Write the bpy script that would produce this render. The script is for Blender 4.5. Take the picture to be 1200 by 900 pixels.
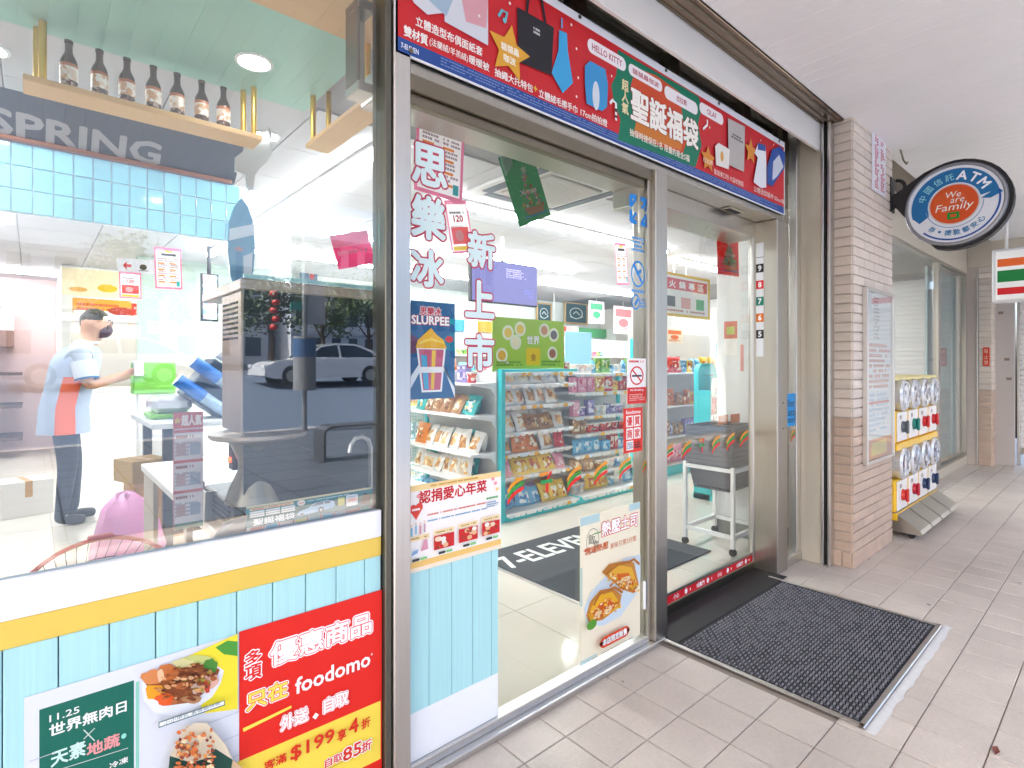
import bpy, math, random
import numpy as np
from mathutils import Matrix, Vector
random.seed(7)
R = math.radians
SC = bpy.context.scene
COL = SC.collection
for o in list(bpy.data.objects):
    bpy.data.objects.remove(o)

# ------------------------------------------------------------------ camera
CAM_H, CAM_D, FPX, YAW, HOR = 1.30, 1.508, 642.78, R(41.2), 427.17
cam = bpy.data.cameras.new('camera')
cam.sensor_width = 36.0
cam.lens = FPX / 1200 * 36.0
cam.shift_y = -(450 - HOR) / 1200
cam.clip_start, cam.clip_end = 0.05, 1500
cam_o = bpy.data.objects.new('camera', cam)
COL.objects.link(cam_o)
cam_o.location = (0, -CAM_D, CAM_H)
cam_o.rotation_euler = (R(90), 0, -YAW)
SC.camera = cam_o

# ------------------------------------------------------------------ sky, sun, exposure
SUN_EL, SUN_AZ = R(52), R(256)          # azimuth: compass style, 0 = from +y, 180 = from the street side
world = bpy.data.worlds.new('World')
SC.world = world
world.use_nodes = True
wn = world.node_tree.nodes
sky = wn.new('ShaderNodeTexSky')
sky.sky_type = 'NISHITA'
sky.sun_disc = False
sky.sun_elevation = SUN_EL
sky.sun_rotation = SUN_AZ
sky.air_density, sky.dust_density, sky.ozone_density = 0.8, 6.0, 0.8
wn['Background'].inputs[1].default_value = 0.15
world.node_tree.links.new(sky.outputs[0], wn['Background'].inputs[0])
sun = bpy.data.lights.new('sun', 'SUN')
sun.energy = 4.0
sun.angle = R(3)
sun.color = (1.0, 0.98, 0.93)
sun_o = bpy.data.objects.new('sun', sun)
COL.objects.link(sun_o)
sd = Vector((math.sin(SUN_AZ) * math.cos(SUN_EL), math.cos(SUN_AZ) * math.cos(SUN_EL), math.sin(SUN_EL)))
sun_o.rotation_euler = sd.to_track_quat('Z', 'Y').to_euler()
sun_o.location = (0, -8, 12)
vs = SC.view_settings
SC.display_settings.display_device = 'sRGB'
vs.view_transform, vs.look, vs.gamma = 'Standard', 'None', 1.0
vs.use_curve_mapping = False
vs.exposure = 2.36
cy = SC.cycles
cy.use_denoising = True
cy.max_bounces, cy.diffuse_bounces, cy.glossy_bounces = 10, 4, 4
cy.transmission_bounces, cy.transparent_max_bounces = 6, 24
cy.sample_clamp_indirect = 8.0
cy.caustics_reflective = cy.caustics_refractive = False
LED_W = 14.5                               # emission of the ceiling light strips

# ------------------------------------------------------------------ measuring: a picture point on a known plane -> metres
_s, _c = math.sin(YAW), math.cos(YAW)
def _ray(px, py):
    u, v = (px - 600) / FPX, (py - HOR) / FPX
    return Vector((_s + u * _c, _c - u * _s, -v))
_C = Vector((0, -CAM_D, CAM_H))
def atY(px, py, y=0.0):
    r = _ray(px, py); return _C + r * ((y + CAM_D) / r.y)
def atZ(px, py, z=0.0):
    r = _ray(px, py); return _C + r * ((z - CAM_H) / r.z)
def atX(px, py, x):
    r = _ray(px, py); return _C + r * (x / r.x)

# ------------------------------------------------------------------ colours and materials
def lin(h):
    if not isinstance(h, str):
        return tuple(h)[:3] + (1.0,)
    h = h.lstrip('#')
    v = [int(h[i:i + 2], 16) / 255 for i in (0, 2, 4)]
    return tuple((x / 12.92 if x <= 0.04045 else ((x + 0.055) / 1.055) ** 2.4) for x in v) + (1.0,)
_M = {}
def pmat(key, col, rough=0.5, metal=0.0, spec=0.5, noise=0.0, nscale=8.0, bump=0.0, bscale=60.0, stretch=None, trans=0.0, alpha=1.0, sheen=0.0, vary=0.0, coat=0.0, world=False, stain=0.0):
    """principled material with a little mottling, relief and per-piece variation"""
    if key in _M:
        return _M[key]
    m = bpy.data.materials.new(key)
    m.use_nodes = True
    nt = m.node_tree
    b = nt.nodes['Principled BSDF']
    c = lin(col)
    b.inputs['Base Color'].default_value = c
    b.inputs['Roughness'].default_value = rough
    b.inputs['Metallic'].default_value = metal
    b.inputs['Specular IOR Level'].default_value = spec
    b.inputs['Coat Weight'].default_value = coat
    if trans: b.inputs['Transmission Weight'].default_value = trans
    if alpha < 1: b.inputs['Alpha'].default_value = alpha
    tc = mp = None
    if noise or bump or vary:
        tc = nt.nodes.new('ShaderNodeTexCoord'); mp = nt.nodes.new('ShaderNodeMapping')
        if world:
            ge = nt.nodes.new('ShaderNodeNewGeometry'); nt.links.new(ge.outputs['Position'], mp.inputs[0])
        else: nt.links.new(tc.outputs['Object'], mp.inputs[0])
        if stretch: mp.inputs['Scale'].default_value = stretch
    if noise or vary:
        n = nt.nodes.new('ShaderNodeTexNoise')
        n.inputs['Scale'].default_value = nscale; n.inputs['Detail'].default_value = 6
        nt.links.new(mp.outputs[0], n.inputs['Vector'])
        mr = nt.nodes.new('ShaderNodeMapRange')
        mr.inputs[3].default_value = 1 - noise; mr.inputs[4].default_value = 1 + noise * 0.8
        nt.links.new(n.outputs[0], mr.inputs[0])
        mix = nt.nodes.new('ShaderNodeMix'); mix.data_type = 'RGBA'; mix.blend_type = 'MULTIPLY'
        mix.inputs[0].default_value = 1
        mix.inputs[6].default_value = c
        nt.links.new(mr.outputs[0], mix.inputs[7])
        out = mix.outputs[2]
        if vary:
            oi = nt.nodes.new('ShaderNodeObjectInfo')
            m2 = nt.nodes.new('ShaderNodeMapRange')
            m2.inputs[3].default_value = 1 - vary; m2.inputs[4].default_value = 1 + vary
            nt.links.new(oi.outputs['Random'], m2.inputs[0])
            mx = nt.nodes.new('ShaderNodeMix'); mx.data_type = 'RGBA'; mx.blend_type = 'MULTIPLY'; mx.inputs[0].default_value = 1
            nt.links.new(out, mx.inputs[6]); nt.links.new(m2.outputs[0], mx.inputs[7]); out = mx.outputs[2]
        if stain:
            ns = nt.nodes.new('ShaderNodeTexNoise'); ns.inputs['Scale'].default_value = 1.6; ns.inputs['Detail'].default_value = 9; ns.inputs['Roughness'].default_value = .68
            nt.links.new(mp.outputs[0], ns.inputs['Vector'])
            ms_ = nt.nodes.new('ShaderNodeMapRange'); ms_.inputs[1].default_value = .36; ms_.inputs[2].default_value = .62; ms_.inputs[3].default_value = 1 - stain; ms_.inputs[4].default_value = 1 + stain * .3
            nt.links.new(ns.outputs[0], ms_.inputs[0])
            mz = nt.nodes.new('ShaderNodeMix'); mz.data_type = 'RGBA'; mz.blend_type = 'MULTIPLY'; mz.inputs[0].default_value = 1
            nt.links.new(out, mz.inputs[6]); nt.links.new(ms_.outputs[0], mz.inputs[7]); out = mz.outputs[2]
        nt.links.new(out, b.inputs['Base Color'])
        if noise:
            rr = nt.nodes.new('ShaderNodeMapRange')
            rr.inputs[3].default_value = max(0.02, rough * (1 - noise)); rr.inputs[4].default_value = min(1, rough * (1 + noise))
            nt.links.new(n.outputs[0], rr.inputs[0]); nt.links.new(rr.outputs[0], b.inputs['Roughness'])
    if bump:
        n2 = nt.nodes.new('ShaderNodeTexNoise'); n2.inputs['Scale'].default_value = bscale; n2.inputs['Detail'].default_value = 4
        nt.links.new(mp.outputs[0], n2.inputs['Vector'])
        bp = nt.nodes.new('ShaderNodeBump'); bp.inputs['Strength'].default_value = bump; bp.inputs['Distance'].default_value = 0.01
        nt.links.new(n2.outputs[0], bp.inputs['Height']); nt.links.new(bp.outputs[0], b.inputs['Normal'])
    _M[key] = m
    return m
def emat(key, col, strength):
    if key in _M: return _M[key]
    m = bpy.data.materials.new(key); m.use_nodes = True
    nt = m.node_tree; nt.nodes.clear()
    e = nt.nodes.new('ShaderNodeEmission'); e.inputs[0].default_value = lin(col); e.inputs[1].default_value = strength
    o = nt.nodes.new('ShaderNodeOutputMaterial'); nt.links.new(e.outputs[0], o.inputs[0])
    _M[key] = m
    return m
def glassmat(key, ior=1.5, tint='fcfefd', rough=0.0):
    """sheet glass: light passes, reflection grows towards grazing angles"""
    if key in _M: return _M[key]
    m = bpy.data.materials.new(key); m.use_nodes = True
    nt = m.node_tree; nt.nodes.clear()
    t = nt.nodes.new('ShaderNodeBsdfTransparent'); t.inputs[0].default_value = lin(tint)
    g = nt.nodes.new('ShaderNodeBsdfGlossy'); g.inputs['Roughness'].default_value = rough
    lw = nt.nodes.new('ShaderNodeLayerWeight'); lw.inputs[0].default_value = 0.5
    pw_ = nt.nodes.new('ShaderNodeMath'); pw_.operation = 'POWER'; pw_.inputs[1].default_value = 5.0
    r0 = ((ior - 1) / (ior + 1)) ** 2
    mr = nt.nodes.new('ShaderNodeMapRange'); mr.inputs[3].default_value = r0; mr.inputs[4].default_value = 1.0
    nt.links.new(lw.outputs['Facing'], pw_.inputs[0]); nt.links.new(pw_.outputs[0], mr.inputs[0])
    x = nt.nodes.new('ShaderNodeMixShader'); o = nt.nodes.new('ShaderNodeOutputMaterial')
    nt.links.new(mr.outputs[0], x.inputs[0]); nt.links.new(t.outputs[0], x.inputs[1]); nt.links.new(g.outputs[0], x.inputs[2])
    nt.links.new(x.outputs[0], o.inputs[0])
    _M[key] = m
    return m
def ink(col):
    """matt printed or painted colour"""
    return pmat('ink_' + col, col, 0.45, spec=0.35)
def ink_thin(col):
    """print on thin paper that lets lamplight through"""
    key = 'thin_' + col
    if key in _M: return _M[key]
    m = pmat(key, col, 0.5, spec=0.3); nt = m.node_tree
    tr = nt.nodes.new('ShaderNodeBsdfTranslucent'); tr.inputs[0].default_value = lin(col)
    x = nt.nodes.new('ShaderNodeMixShader'); x.inputs[0].default_value = 0.6
    nt.links.new(nt.nodes['Principled BSDF'].outputs[0], x.inputs[1]); nt.links.new(tr.outputs[0], x.inputs[2]); nt.links.new(x.outputs[0], nt.nodes['Material Output'].inputs[0])
    return m
def printmat(key, cols, scale=9.0, rough=0.35):
    """printed packaging: patches of a few colours"""
    if key in _M: return _M[key]
    m = bpy.data.materials.new(key); m.use_nodes = True
    nt = m.node_tree; b = nt.nodes['Principled BSDF']
    b.inputs['Roughness'].default_value = rough
    tc = nt.nodes.new('ShaderNodeTexCoord'); oi = nt.nodes.new('ShaderNodeObjectInfo')
    ad = nt.nodes.new('ShaderNodeVectorMath'); ad.operation = 'ADD'
    sc = nt.nodes.new('ShaderNodeVectorMath'); sc.operation = 'SCALE'; sc.inputs[3].default_value = 17.0
    nt.links.new(oi.outputs['Random'], sc.inputs[0])
    nt.links.new(tc.outputs['Object'], ad.inputs[0]); nt.links.new(sc.outputs[0], ad.inputs[1])
    v = nt.nodes.new('ShaderNodeTexVoronoi'); v.inputs['Scale'].default_value = scale
    nt.links.new(ad.outputs[0], v.inputs['Vector'])
    cr = nt.nodes.new('ShaderNodeValToRGB'); cr.color_ramp.interpolation = 'CONSTANT'
    sx = nt.nodes.new('ShaderNodeSeparateColor'); nt.links.new(v.outputs['Color'], sx.inputs[0])
    el = cr.color_ramp.elements
    while len(el) < len(cols): el.new(0.5)
    for i, c in enumerate(cols):
        el[i].position = i / len(cols); el[i].color = lin(c)
    nt.links.new(sx.outputs[0], cr.inputs[0]); nt.links.new(cr.outputs[0], b.inputs['Base Color'])
    _M[key] = m
    return m

# ------------------------------------------------------------------ mesh building
class MB:
    def __init__(s): s.v = []; s.f = []; s.m = []; s.M = Matrix.Identity(4); s.mi = 0
    def add(s, vs, fs, mi=None):
        b = len(s.v)
        s.v += [tuple(s.M @ Vector(p)) for p in vs]
        s.f += [tuple(b + i for i in f) for f in fs]
        s.m += [s.mi if mi is None else mi] * len(fs)
        return s
    def box(s, a, b, mi=None):
        x0, y0, z0 = (min(a[i], b[i]) for i in range(3)); x1, y1, z1 = (max(a[i], b[i]) for i in range(3))
        return s.add([(x0, y0, z0), (x1, y0, z0), (x1, y1, z0), (x0, y1, z0), (x0, y0, z1), (x1, y0, z1), (x1, y1, z1), (x0, y1, z1)],
                     [(0, 3, 2, 1), (4, 5, 6, 7), (0, 1, 5, 4), (1, 2, 6, 5), (2, 3, 7, 6), (3, 0, 4, 7)], mi)
    def bbox(s, a, b, r=0.004, mi=None):
        """box with its edges chamfered"""
        a = Vector(a); b = Vector(b)
        lo = [min(a[i], b[i]) for i in range(3)]; hi = [max(a[i], b[i]) for i in range(3)]
        r = min([r] + [(hi[i] - lo[i]) * 0.45 for i in range(3)])
        vs, idx = [], {}
        for cx in (0, 1):
            for cyy in (0, 1):
                for cz in (0, 1):
                    c = (cx, cyy, cz)
                    for ax in range(3):
                        p = [(hi[i] - r if c[i] else lo[i] + r) for i in range(3)]
                        p[ax] = hi[ax] if c[ax] else lo[ax]
                        idx[(c, ax)] = len(vs); vs.append(tuple(p))
        fs = []
        for ax in range(3):
            o1, o2 = (ax + 1) % 3, (ax + 2) % 3
            for sd_ in (0, 1):
                q = []
                for (i, j) in ((0, 0), (1, 0), (1, 1), (0, 1)):
                    c = [0, 0, 0]; c[ax] = sd_; c[o1] = i; c[o2] = j; q.append(idx[(tuple(c), ax)])
                fs.append(tuple(q) if sd_ else tuple(reversed(q)))
            for i in (0, 1):
                for j in (0, 1):
                    c0 = [0, 0, 0]; c1 = [0, 0, 0]; c0[o1] = c1[o1] = i; c0[o2] = c1[o2] = j; c1[ax] = 1
                    c0, c1 = tuple(c0), tuple(c1)
                    q = (idx[(c0, o1)], idx[(c1, o1)], idx[(c1, o2)], idx[(c0, o2)])
                    fs.append(q if (i + j) % 2 == 0 else tuple(reversed(q)))
        for cx in (0, 1):
            for cyy in (0, 1):
                for cz in (0, 1):
                    c = (cx, cyy, cz); q = (idx[(c, 0)], idx[(c, 1)], idx[(c, 2)])
                    fs.append(q if (cx + cyy + cz) % 2 else tuple(reversed(q)))
        return s.add(vs, fs, mi)
    def cyl(s, p0, p1, r0, r1=None, n=14, mi=None, caps=True):
        r1 = r0 if r1 is None else r1
        p0, p1 = Vector(p0), Vector(p1); d = (p1 - p0).normalized()
        a = d.orthogonal().normalized(); b = d.cross(a)
        vs = []
        for p, r in ((p0, r0), (p1, r1)):
            for i in range(n):
                t = 2 * math.pi * i / n; vs.append(p + a * (r * math.cos(t)) + b * (r * math.sin(t)))
        fs = [(i, (i + 1) % n, n + (i + 1) % n, n + i) for i in range(n)]
        if caps: fs += [tuple(range(n - 1, -1, -1)), tuple(range(n, 2 * n))]
        return s.add(vs, fs, mi)
    def lathe(s, prof, c=(0, 0, 0), n=20, mi=None, axis='Z', mis=None, caps=True):
        vs, fs = [], []
        for (r, z) in prof:
            for i in range(n):
                t = 2 * math.pi * i / n
                p = (r * math.cos(t), r * math.sin(t), z)
                if axis == 'Y': p = (p[0], p[2], p[1])
                if axis == 'X': p = (p[2], p[0], p[1])
                vs.append((c[0] + p[0], c[1] + p[1], c[2] + p[2]))
        base = len(s.m)
        for k in range(len(prof) - 1):
            for i in range(n):
                fs.append((k * n + i, k * n + (i + 1) % n, (k + 1) * n + (i + 1) % n, (k + 1) * n + i))
        if caps and prof[0][0] > 1e-4: fs.append(tuple(range(n - 1, -1, -1)))
        if caps and prof[-1][0] > 1e-4: fs.append(tuple((len(prof) - 1) * n + i for i in range(n)))
        s.add(vs, fs, mi)
        if mis:
            for k in range(len(prof) - 1):
                for i in range(n): s.m[base + k * n + i] = mis[k]
        return s
    def tube(s, pts, r, n=8, mi=None, closed=False):
        pts = [Vector(p) for p in pts]; N = len(pts); vs, fs = [], []
        a = None
        for i, p in enumerate(pts):
            if closed: d = pts[(i + 1) % N] - pts[i - 1]
            else: d = pts[min(i + 1, N - 1)] - pts[max(i - 1, 0)]
            d = d.normalized()
            a = d.orthogonal().normalized() if a is None else (a - d * a.dot(d)).normalized()
            b = d.cross(a)
            rr = r[i] if isinstance(r, (list, tuple)) else r
            for k in range(n):
                t = 2 * math.pi * k / n; vs.append(p + a * (rr * math.cos(t)) + b * (rr * math.sin(t)))
        for i in range(N if closed else N - 1):
            for k in range(n):
                j = (i + 1) % N
                fs.append((i * n + k, i * n + (k + 1) % n, j * n + (k + 1) % n, j * n + k))
        if not closed: fs += [tuple(range(n - 1, -1, -1)), tuple((N - 1) * n + k for k in range(n))]
        return s.add(vs, fs, mi)
    def prism(s, pts, d, mi=None):
        """flat outline pts (3d) pushed along vector d"""
        n = len(pts); pts = [Vector(p) for p in pts]; d = Vector(d)
        return s.add(pts + [p + d for p in pts], [tuple(range(n)), tuple(range(2 * n - 1, n - 1, -1))] + [((i + 1) % n, i, n + i, n + (i + 1) % n) for i in range(n)], mi)
    def build(s, name, mats, parent=None, smooth=False, mesh_only=False):
        me = bpy.data.meshes.new(name)
        me.from_pydata(s.v, [], s.f)
        for m in (mats if isinstance(mats, (list, tuple)) else [mats]): me.materials.append(m)
        me.polygons.foreach_set('material_index', s.m)
        if smooth:
            me.polygons.foreach_set('use_smooth', [True] * len(me.polygons))
            try: me.set_sharp_from_angle(angle=R(38))
            except Exception: pass
        me.update()
        if mesh_only: return me
        return link(name, me, parent)
def link(name, me, parent=None, loc=None, rot=None, scl=None):
    o = bpy.data.objects.new(name, me)
    COL.objects.link(o)
    if loc is not None: o.location = loc
    if rot is not None: o.rotation_euler = rot
    if scl is not None: o.scale = scl
    if parent is not None:
        o.parent = parent
        o.matrix_parent_inverse = MPI.get(parent.name, Matrix.Identity(4))
    return o
MPI = {}
def thing(name, label, cat, base=(0, 0, 0), group=None):
    """an Empty at the base of a thing; its parts are given in world metres"""
    o = bpy.data.objects.new(name, None)
    COL.objects.link(o)
    o.location = base; o.empty_display_size = 0.05
    MPI[o.name] = Matrix.Translation(-Vector(base))
    return tag(o, label, cat, group)
def tag(o, label, cat, group=None):
    o['label'] = label; o['category'] = cat
    if group: o['group'] = group
    return o
def struct(o):
    o['kind'] = 'structure'; return o
def B(name, a, b, mat, parent=None, r=0.0):
    mb = MB(); (mb.bbox(a, b, r) if r else mb.box(a, b)); return mb.build(name, mat, parent)

# ------------------------------------------------------------------ lettering and flat print
_TX = {}
def text_mesh(t):
    if t in _TX: return _TX[t]
    c = bpy.data.curves.new('lettering', 'FONT'); c.body = t; c.size = 1.0; c.resolution_u = 2; c.fill_mode = 'FRONT'
    o = bpy.data.objects.new('lettering', c); COL.objects.link(o)
    bpy.context.view_layer.update()
    me = bpy.data.meshes.new_from_object(o.evaluated_get(bpy.context.evaluated_depsgraph_get()))
    v = np.array([x.co[:2] for x in me.vertices]) if len(me.vertices) else np.zeros((0, 2))
    f = [tuple(p.vertices) for p in me.polygons]
    bpy.data.objects.remove(o); bpy.data.curves.remove(c); bpy.data.meshes.remove(me)
    if len(v):
        mn, mx = v.min(0), v.max(0)
        v = v - mn; w, h = (mx - mn)
    else: w = h = 1
    _TX[t] = (v, f, w, h)
    return _TX[t]
class Art:
    """flat print on a sheet: layers laid one on another in a frame O + u*U + v*V, facing N"""
    def __init__(s, O, U, V, W, H, step=0.00015, bend=None):
        s.O, s.U, s.V = Vector(O), Vector(U).normalized(), Vector(V).normalized()
        s.N = s.U.cross(s.V).normalized(); s.W, s.H = W, H; s.k = 1; s.step = step; s.bend = bend
        s.pr, s.le = MB(), MB(); s.cols = []; s.ink = ink
    def ci(s, c):
        if c not in s.cols: s.cols.append(c)
        return s.cols.index(c)
    def P(s, u, v, e=0):
        p = s.O + s.U * (u * s.W) + s.V * (v * s.H) + s.N * ((s.k + e) * s.step)
        if s.bend: p = p + s.N * s.bend(u, v)
        return p
    def poly(s, pts, col):
        s.pr.add([s.P(*p) for p in pts], [tuple(range(len(pts)))], s.ci(col)); s.k += 1; return s
    def r(s, x0, y0, x1, y1, col, rad=0):
        if not rad: return s.poly([(x0, y0), (x1, y0), (x1, y1), (x0, y1)], col)
        rx, ry = rad / s.W, rad / s.H; pts = []
        for (cx, cyy, a0) in ((x1 - rx, y0 + ry, -90), (x1 - rx, y1 - ry, 0), (x0 + rx, y1 - ry, 90), (x0 + rx, y0 + ry, 180)):
            for k in range(5):
                a = R(a0 + k * 22.5); pts.append((cx + rx * math.cos(a), cyy + ry * math.sin(a)))
        return s.poly(pts, col)
    def e(s, cx, cyy, rx, ry, col, n=20, a0=0, a1=360):
        pts = [(cx + rx * math.cos(R(a0 + (a1 - a0) * i / n)), cyy + ry * math.sin(R(a0 + (a1 - a0) * i / n))) for i in range(n if a1 - a0 >= 360 else n + 1)]
        return s.poly(pts, col)
    def ring(s, cx, cyy, rx, ry, t, col, a0=0, a1=360, n=28):
        vs, fs = [], []
        for i in range(n + 1):
            a = R(a0 + (a1 - a0) * i / n)
            vs += [s.P(cx + rx * math.cos(a), cyy + ry * math.sin(a)), s.P(cx + rx * (1 - t) * math.cos(a), cyy + ry * (1 - t) * math.sin(a))]
        fs = [(2 * i, 2 * i + 2, 2 * i + 3, 2 * i + 1) for i in range(n)]
        s.pr.add(vs, [tuple(reversed(f)) for f in fs], s.ci(col)); s.k += 1; return s
    def line(s, pts, w, col):
        """stroke of width w metres along pts (0..1)"""
        q = [Vector((p[0] * s.W, p[1] * s.H)) for p in pts]; vs = []
        for i, p in enumerate(q):
            d = (q[min(i + 1, len(q) - 1)] - q[max(i - 1, 0)]).normalized(); n = Vector((-d.y, d.x)) * (w / 2)
            for t in (p + n, p - n): vs.append(s.P(t.x / s.W, t.y / s.H))
        s.pr.add(vs, [(2 * i, 2 * i + 1, 2 * i + 3, 2 * i + 2) for i in range(len(q) - 1)], s.ci(col)); s.k += 1; return s
    def star(s, cx, cyy, r, col, n=5, rot=90, inner=0.5):
        return s.poly([(cx + r * (1 if i % 2 == 0 else inner) * math.cos(R(rot + i * 180 / n)) / s.W, cyy + r * (1 if i % 2 == 0 else inner) * math.sin(R(rot + i * 180 / n)) / s.H) for i in range(2 * n)], col)
    def dashes(s, x0, y0, x1, y1, rows, col, fill=0.6, cols=22, seed=1):
        """print too small to read: rows of short strokes"""
        rnd = random.Random(seed); vs, fs = [], []
        rh = (y1 - y0) / rows; cw = (x1 - x0) / cols
        for j in range(rows):
            x = x0; end = x1 - (x1 - x0) * rnd.random() * 0.25
            while x < end:
                w = cw * rnd.uniform(0.5, 1.0)
                if rnd.random() < 0.9:
                    b = len(vs); ya = y0 + rh * (j + 0.5 - fill / 2); yb = y0 + rh * (j + 0.5 + fill / 2)
                    vs += [s.P(x, ya), s.P(x + w * 0.8, ya), s.P(x + w * 0.8, yb), s.P(x, yb)]; fs.append((b, b + 1, b + 2, b + 3))
                x += w
        s.le.add(vs, fs, s.ci(col)); s.k += 1; return s
    def t(s, x, y, h, txt, col, w=None, bold=0.0, out=None, ow=0.05, al='l', rot=0.0, slant=0.0):
        """text: left/centre at x, bottom at y, height h and width w as shares of the sheet; out = outline colour"""
        v, f, tw, th = text_mesh(txt)
        if not len(v): return s
        sy = h * s.H / th; sx = sy if w is None else w * s.W / tw
        wid = tw * sx; ox = x * s.W - (wid / 2 if al == 'c' else 0); oy = y * s.H
        ca, sa = math.cos(R(rot)), math.sin(R(rot))
        def put(dx, dy, c, e):
            pts = []
            for p in v:
                lx = p[0] * sx + slant * p[1] * sy + dx; ly = p[1] * sy + dy
                pts.append(s.P((ox + lx * ca - ly * sa) / s.W, (oy + lx * sa + ly * ca) / s.H, e))
            s.le.add(pts, f, s.ci(c))
        g = sy * th
        if out:
            n = 12
            for i in range(n): put(g * ow * math.cos(2 * math.pi * i / n), g * ow * math.sin(2 * math.pi * i / n), out, i * 0.06)
            for i in range(6): put(g * ow * .55 * math.cos(2 * math.pi * i / 6), g * ow * .55 * math.sin(2 * math.pi * i / 6), out, .8 + i * 0.03)
            s.k += 2
        if bold:
            for i in range(8): put(g * bold * math.cos(2 * math.pi * i / 8), g * bold * math.sin(2 * math.pi * i / 8), col, i * 0.06)
        put(0, 0, col, 0.6); s.k += 1; return s
    def q(s, px, py, y=None):
        p = atY(px, py, s.O.y if y is None else y) - s.O
        return (p.dot(s.U) / s.W, p.dot(s.V) / s.H)
    def T(s, bl, tr, txt, col, **k):
        """text filling the upright box between two measured corners"""
        (x0, y0), (x1, y1) = s.q(*bl), s.q(*tr)
        return s.t(x0, y0, y1 - y0, txt, col, w=x1 - x0, **k)
    def L(s, x0, top, bot, x1, txt, col, **k):
        """text from its measured first-letter edge (top, bottom) to its right end"""
        (u0, v1), (_, v0), (u1, _2) = s.q(x0, top), s.q(x0, bot), s.q(x1, (top + bot) / 2)
        return s.t(u0, v0, v1 - v0, txt, col, w=u1 - u0, **k)
    def Rq(s, bl, tr, col, rad=0):
        (x0, y0), (x1, y1) = s.q(*bl), s.q(*tr)
        return s.r(x0, y0, x1, y1, col, rad)
    def Dq(s, bl, tr, rows, col, **k):
        (x0, y0), (x1, y1) = s.q(*bl), s.q(*tr)
        return s.dashes(x0, y0, x1, y1, rows, col, **k)
    def Pq(s, pts, col): return s.poly([s.q(*p) for p in pts], col)
    def done(s, parent, prename='print', lename='lettering'):
        ms = [s.ink(c) for c in s.cols]
        if s.pr.v: s.pr.build(prename, ms, parent)['kind'] = 'stuff'
        if s.le.v: s.le.build(lename, ms, parent)['kind'] = 'stuff'
def sheet(name, label, cat, O, U, V, W, H, col, group=None, th=0.002, part='sheet', mat=None, bend=None):
    """a flat printed thing: sheet of paper, card or film with print on its face"""
    O, U, V = Vector(O), Vector(U).normalized(), Vector(V).normalized(); N = U.cross(V)
    t = thing(name, label, cat, O + U * (W / 2), group)
    mb = MB()
    if bend is None:
        mb.prism([O, O + U * W, O + U * W + V * H, O + V * H], -N * th)
    else:
        n = 8; vs = []; fs = []
        for j in range(n + 1):
            for i in range(n + 1):
                u, v = i / n, j / n; vs.append(O + U * (u * W) + V * (v * H) + N * bend(u, v))
        m = len(vs); vs += [p - N * th for p in vs]
        for j in range(n):
            for i in range(n):
                a = j * (n + 1) + i; q = (a, a + 1, a + n + 2, a + n + 1); fs.append(q); fs.append(tuple(m + k for k in reversed(q)))
        mb.add(vs, fs)
    mb.build(part, mat or ink(col), t)
    return t, Art(O, U, V, W, H, bend=bend)
XP, ZP = (1, 0, 0), (0, 0, 1)
def wall_sheet(name, label, cat, tl, br, y, col, group=None, th=0.002, mat=None):
    """a sheet on a plane parallel to the shop front, given by two measured corners"""
    a, b = atY(*tl, y), atY(*br, y)
    return sheet(name, label, cat, (a.x, y, b.z), XP, ZP, b.x - a.x, a.z - b.z, col, group, th, mat=mat)
# ================================================================== materials of the place
STEEL = pmat('brushed_steel', 'b6b2aa', 0.32, 1.0, noise=0.12, nscale=3, stretch=(40, 40, 1))
STEEL_L = pmat('pale_steel', 'd2d0cd', 0.3, 1.0, noise=0.1, nscale=3, stretch=(40, 40, 1))
STEEL_D = pmat('bronze_steel', '857e70', 0.3, 1.0, noise=0.2, nscale=4)
BEAMST = pmat('beam_steel', '8d7a69', 0.25, 1.0, noise=0.25, nscale=5, stretch=(1, 12, 12))
BLACK = pmat('black_rubber', '17171a', 0.6)
CREAM = pmat('cream_steel', 'cfc7b6', 0.38, 0.25, noise=0.06, nscale=5)
WHITEP = pmat('white_paint', 'e6e4e2', 0.55, noise=0.05, nscale=3)
GLASS = glassmat('door_glass', 1.45)
WGLASS = glassmat('window_glass', 1.92, 'fbfdfd')
GROUT = pmat('grout', '95897f', 0.9, noise=0.35, nscale=14, world=True)
TILE = pmat('paving_tile', 'cdc2b8', 0.36, noise=0.13, nscale=70, bump=0.35, bscale=130, vary=0.05, world=True, stain=.13)
AQUA = pmat('aqua_board', 'b3e6ea', 0.5, noise=0.08, nscale=4, stretch=(60, 60, 1.2), vary=0.02, world=True, stain=.06)
TEAL = pmat('teal_enamel', '2cc4c8', 0.35)
WOOD = pmat('pale_wood', 'd9b07a', 0.5, noise=0.12, nscale=4, stretch=(1, 14, 14))
BRASS = pmat('brass_rod', 'efbe4c', 0.28, .8)
WHITE = pmat('white_enamel', 'f0f0ee', 0.35)
CARD = pmat('brown_card', 'c39a68', 0.7, noise=0.08, nscale=10)
LEDM = emat('lamp_diffuser', 'fdfeff', LED_W)
STREAK = pmat('ceiling_strip', 'ebebed', 0.35, noise=0.04, nscale=2, spec=0.5, world=True, stain=.03)

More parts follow.
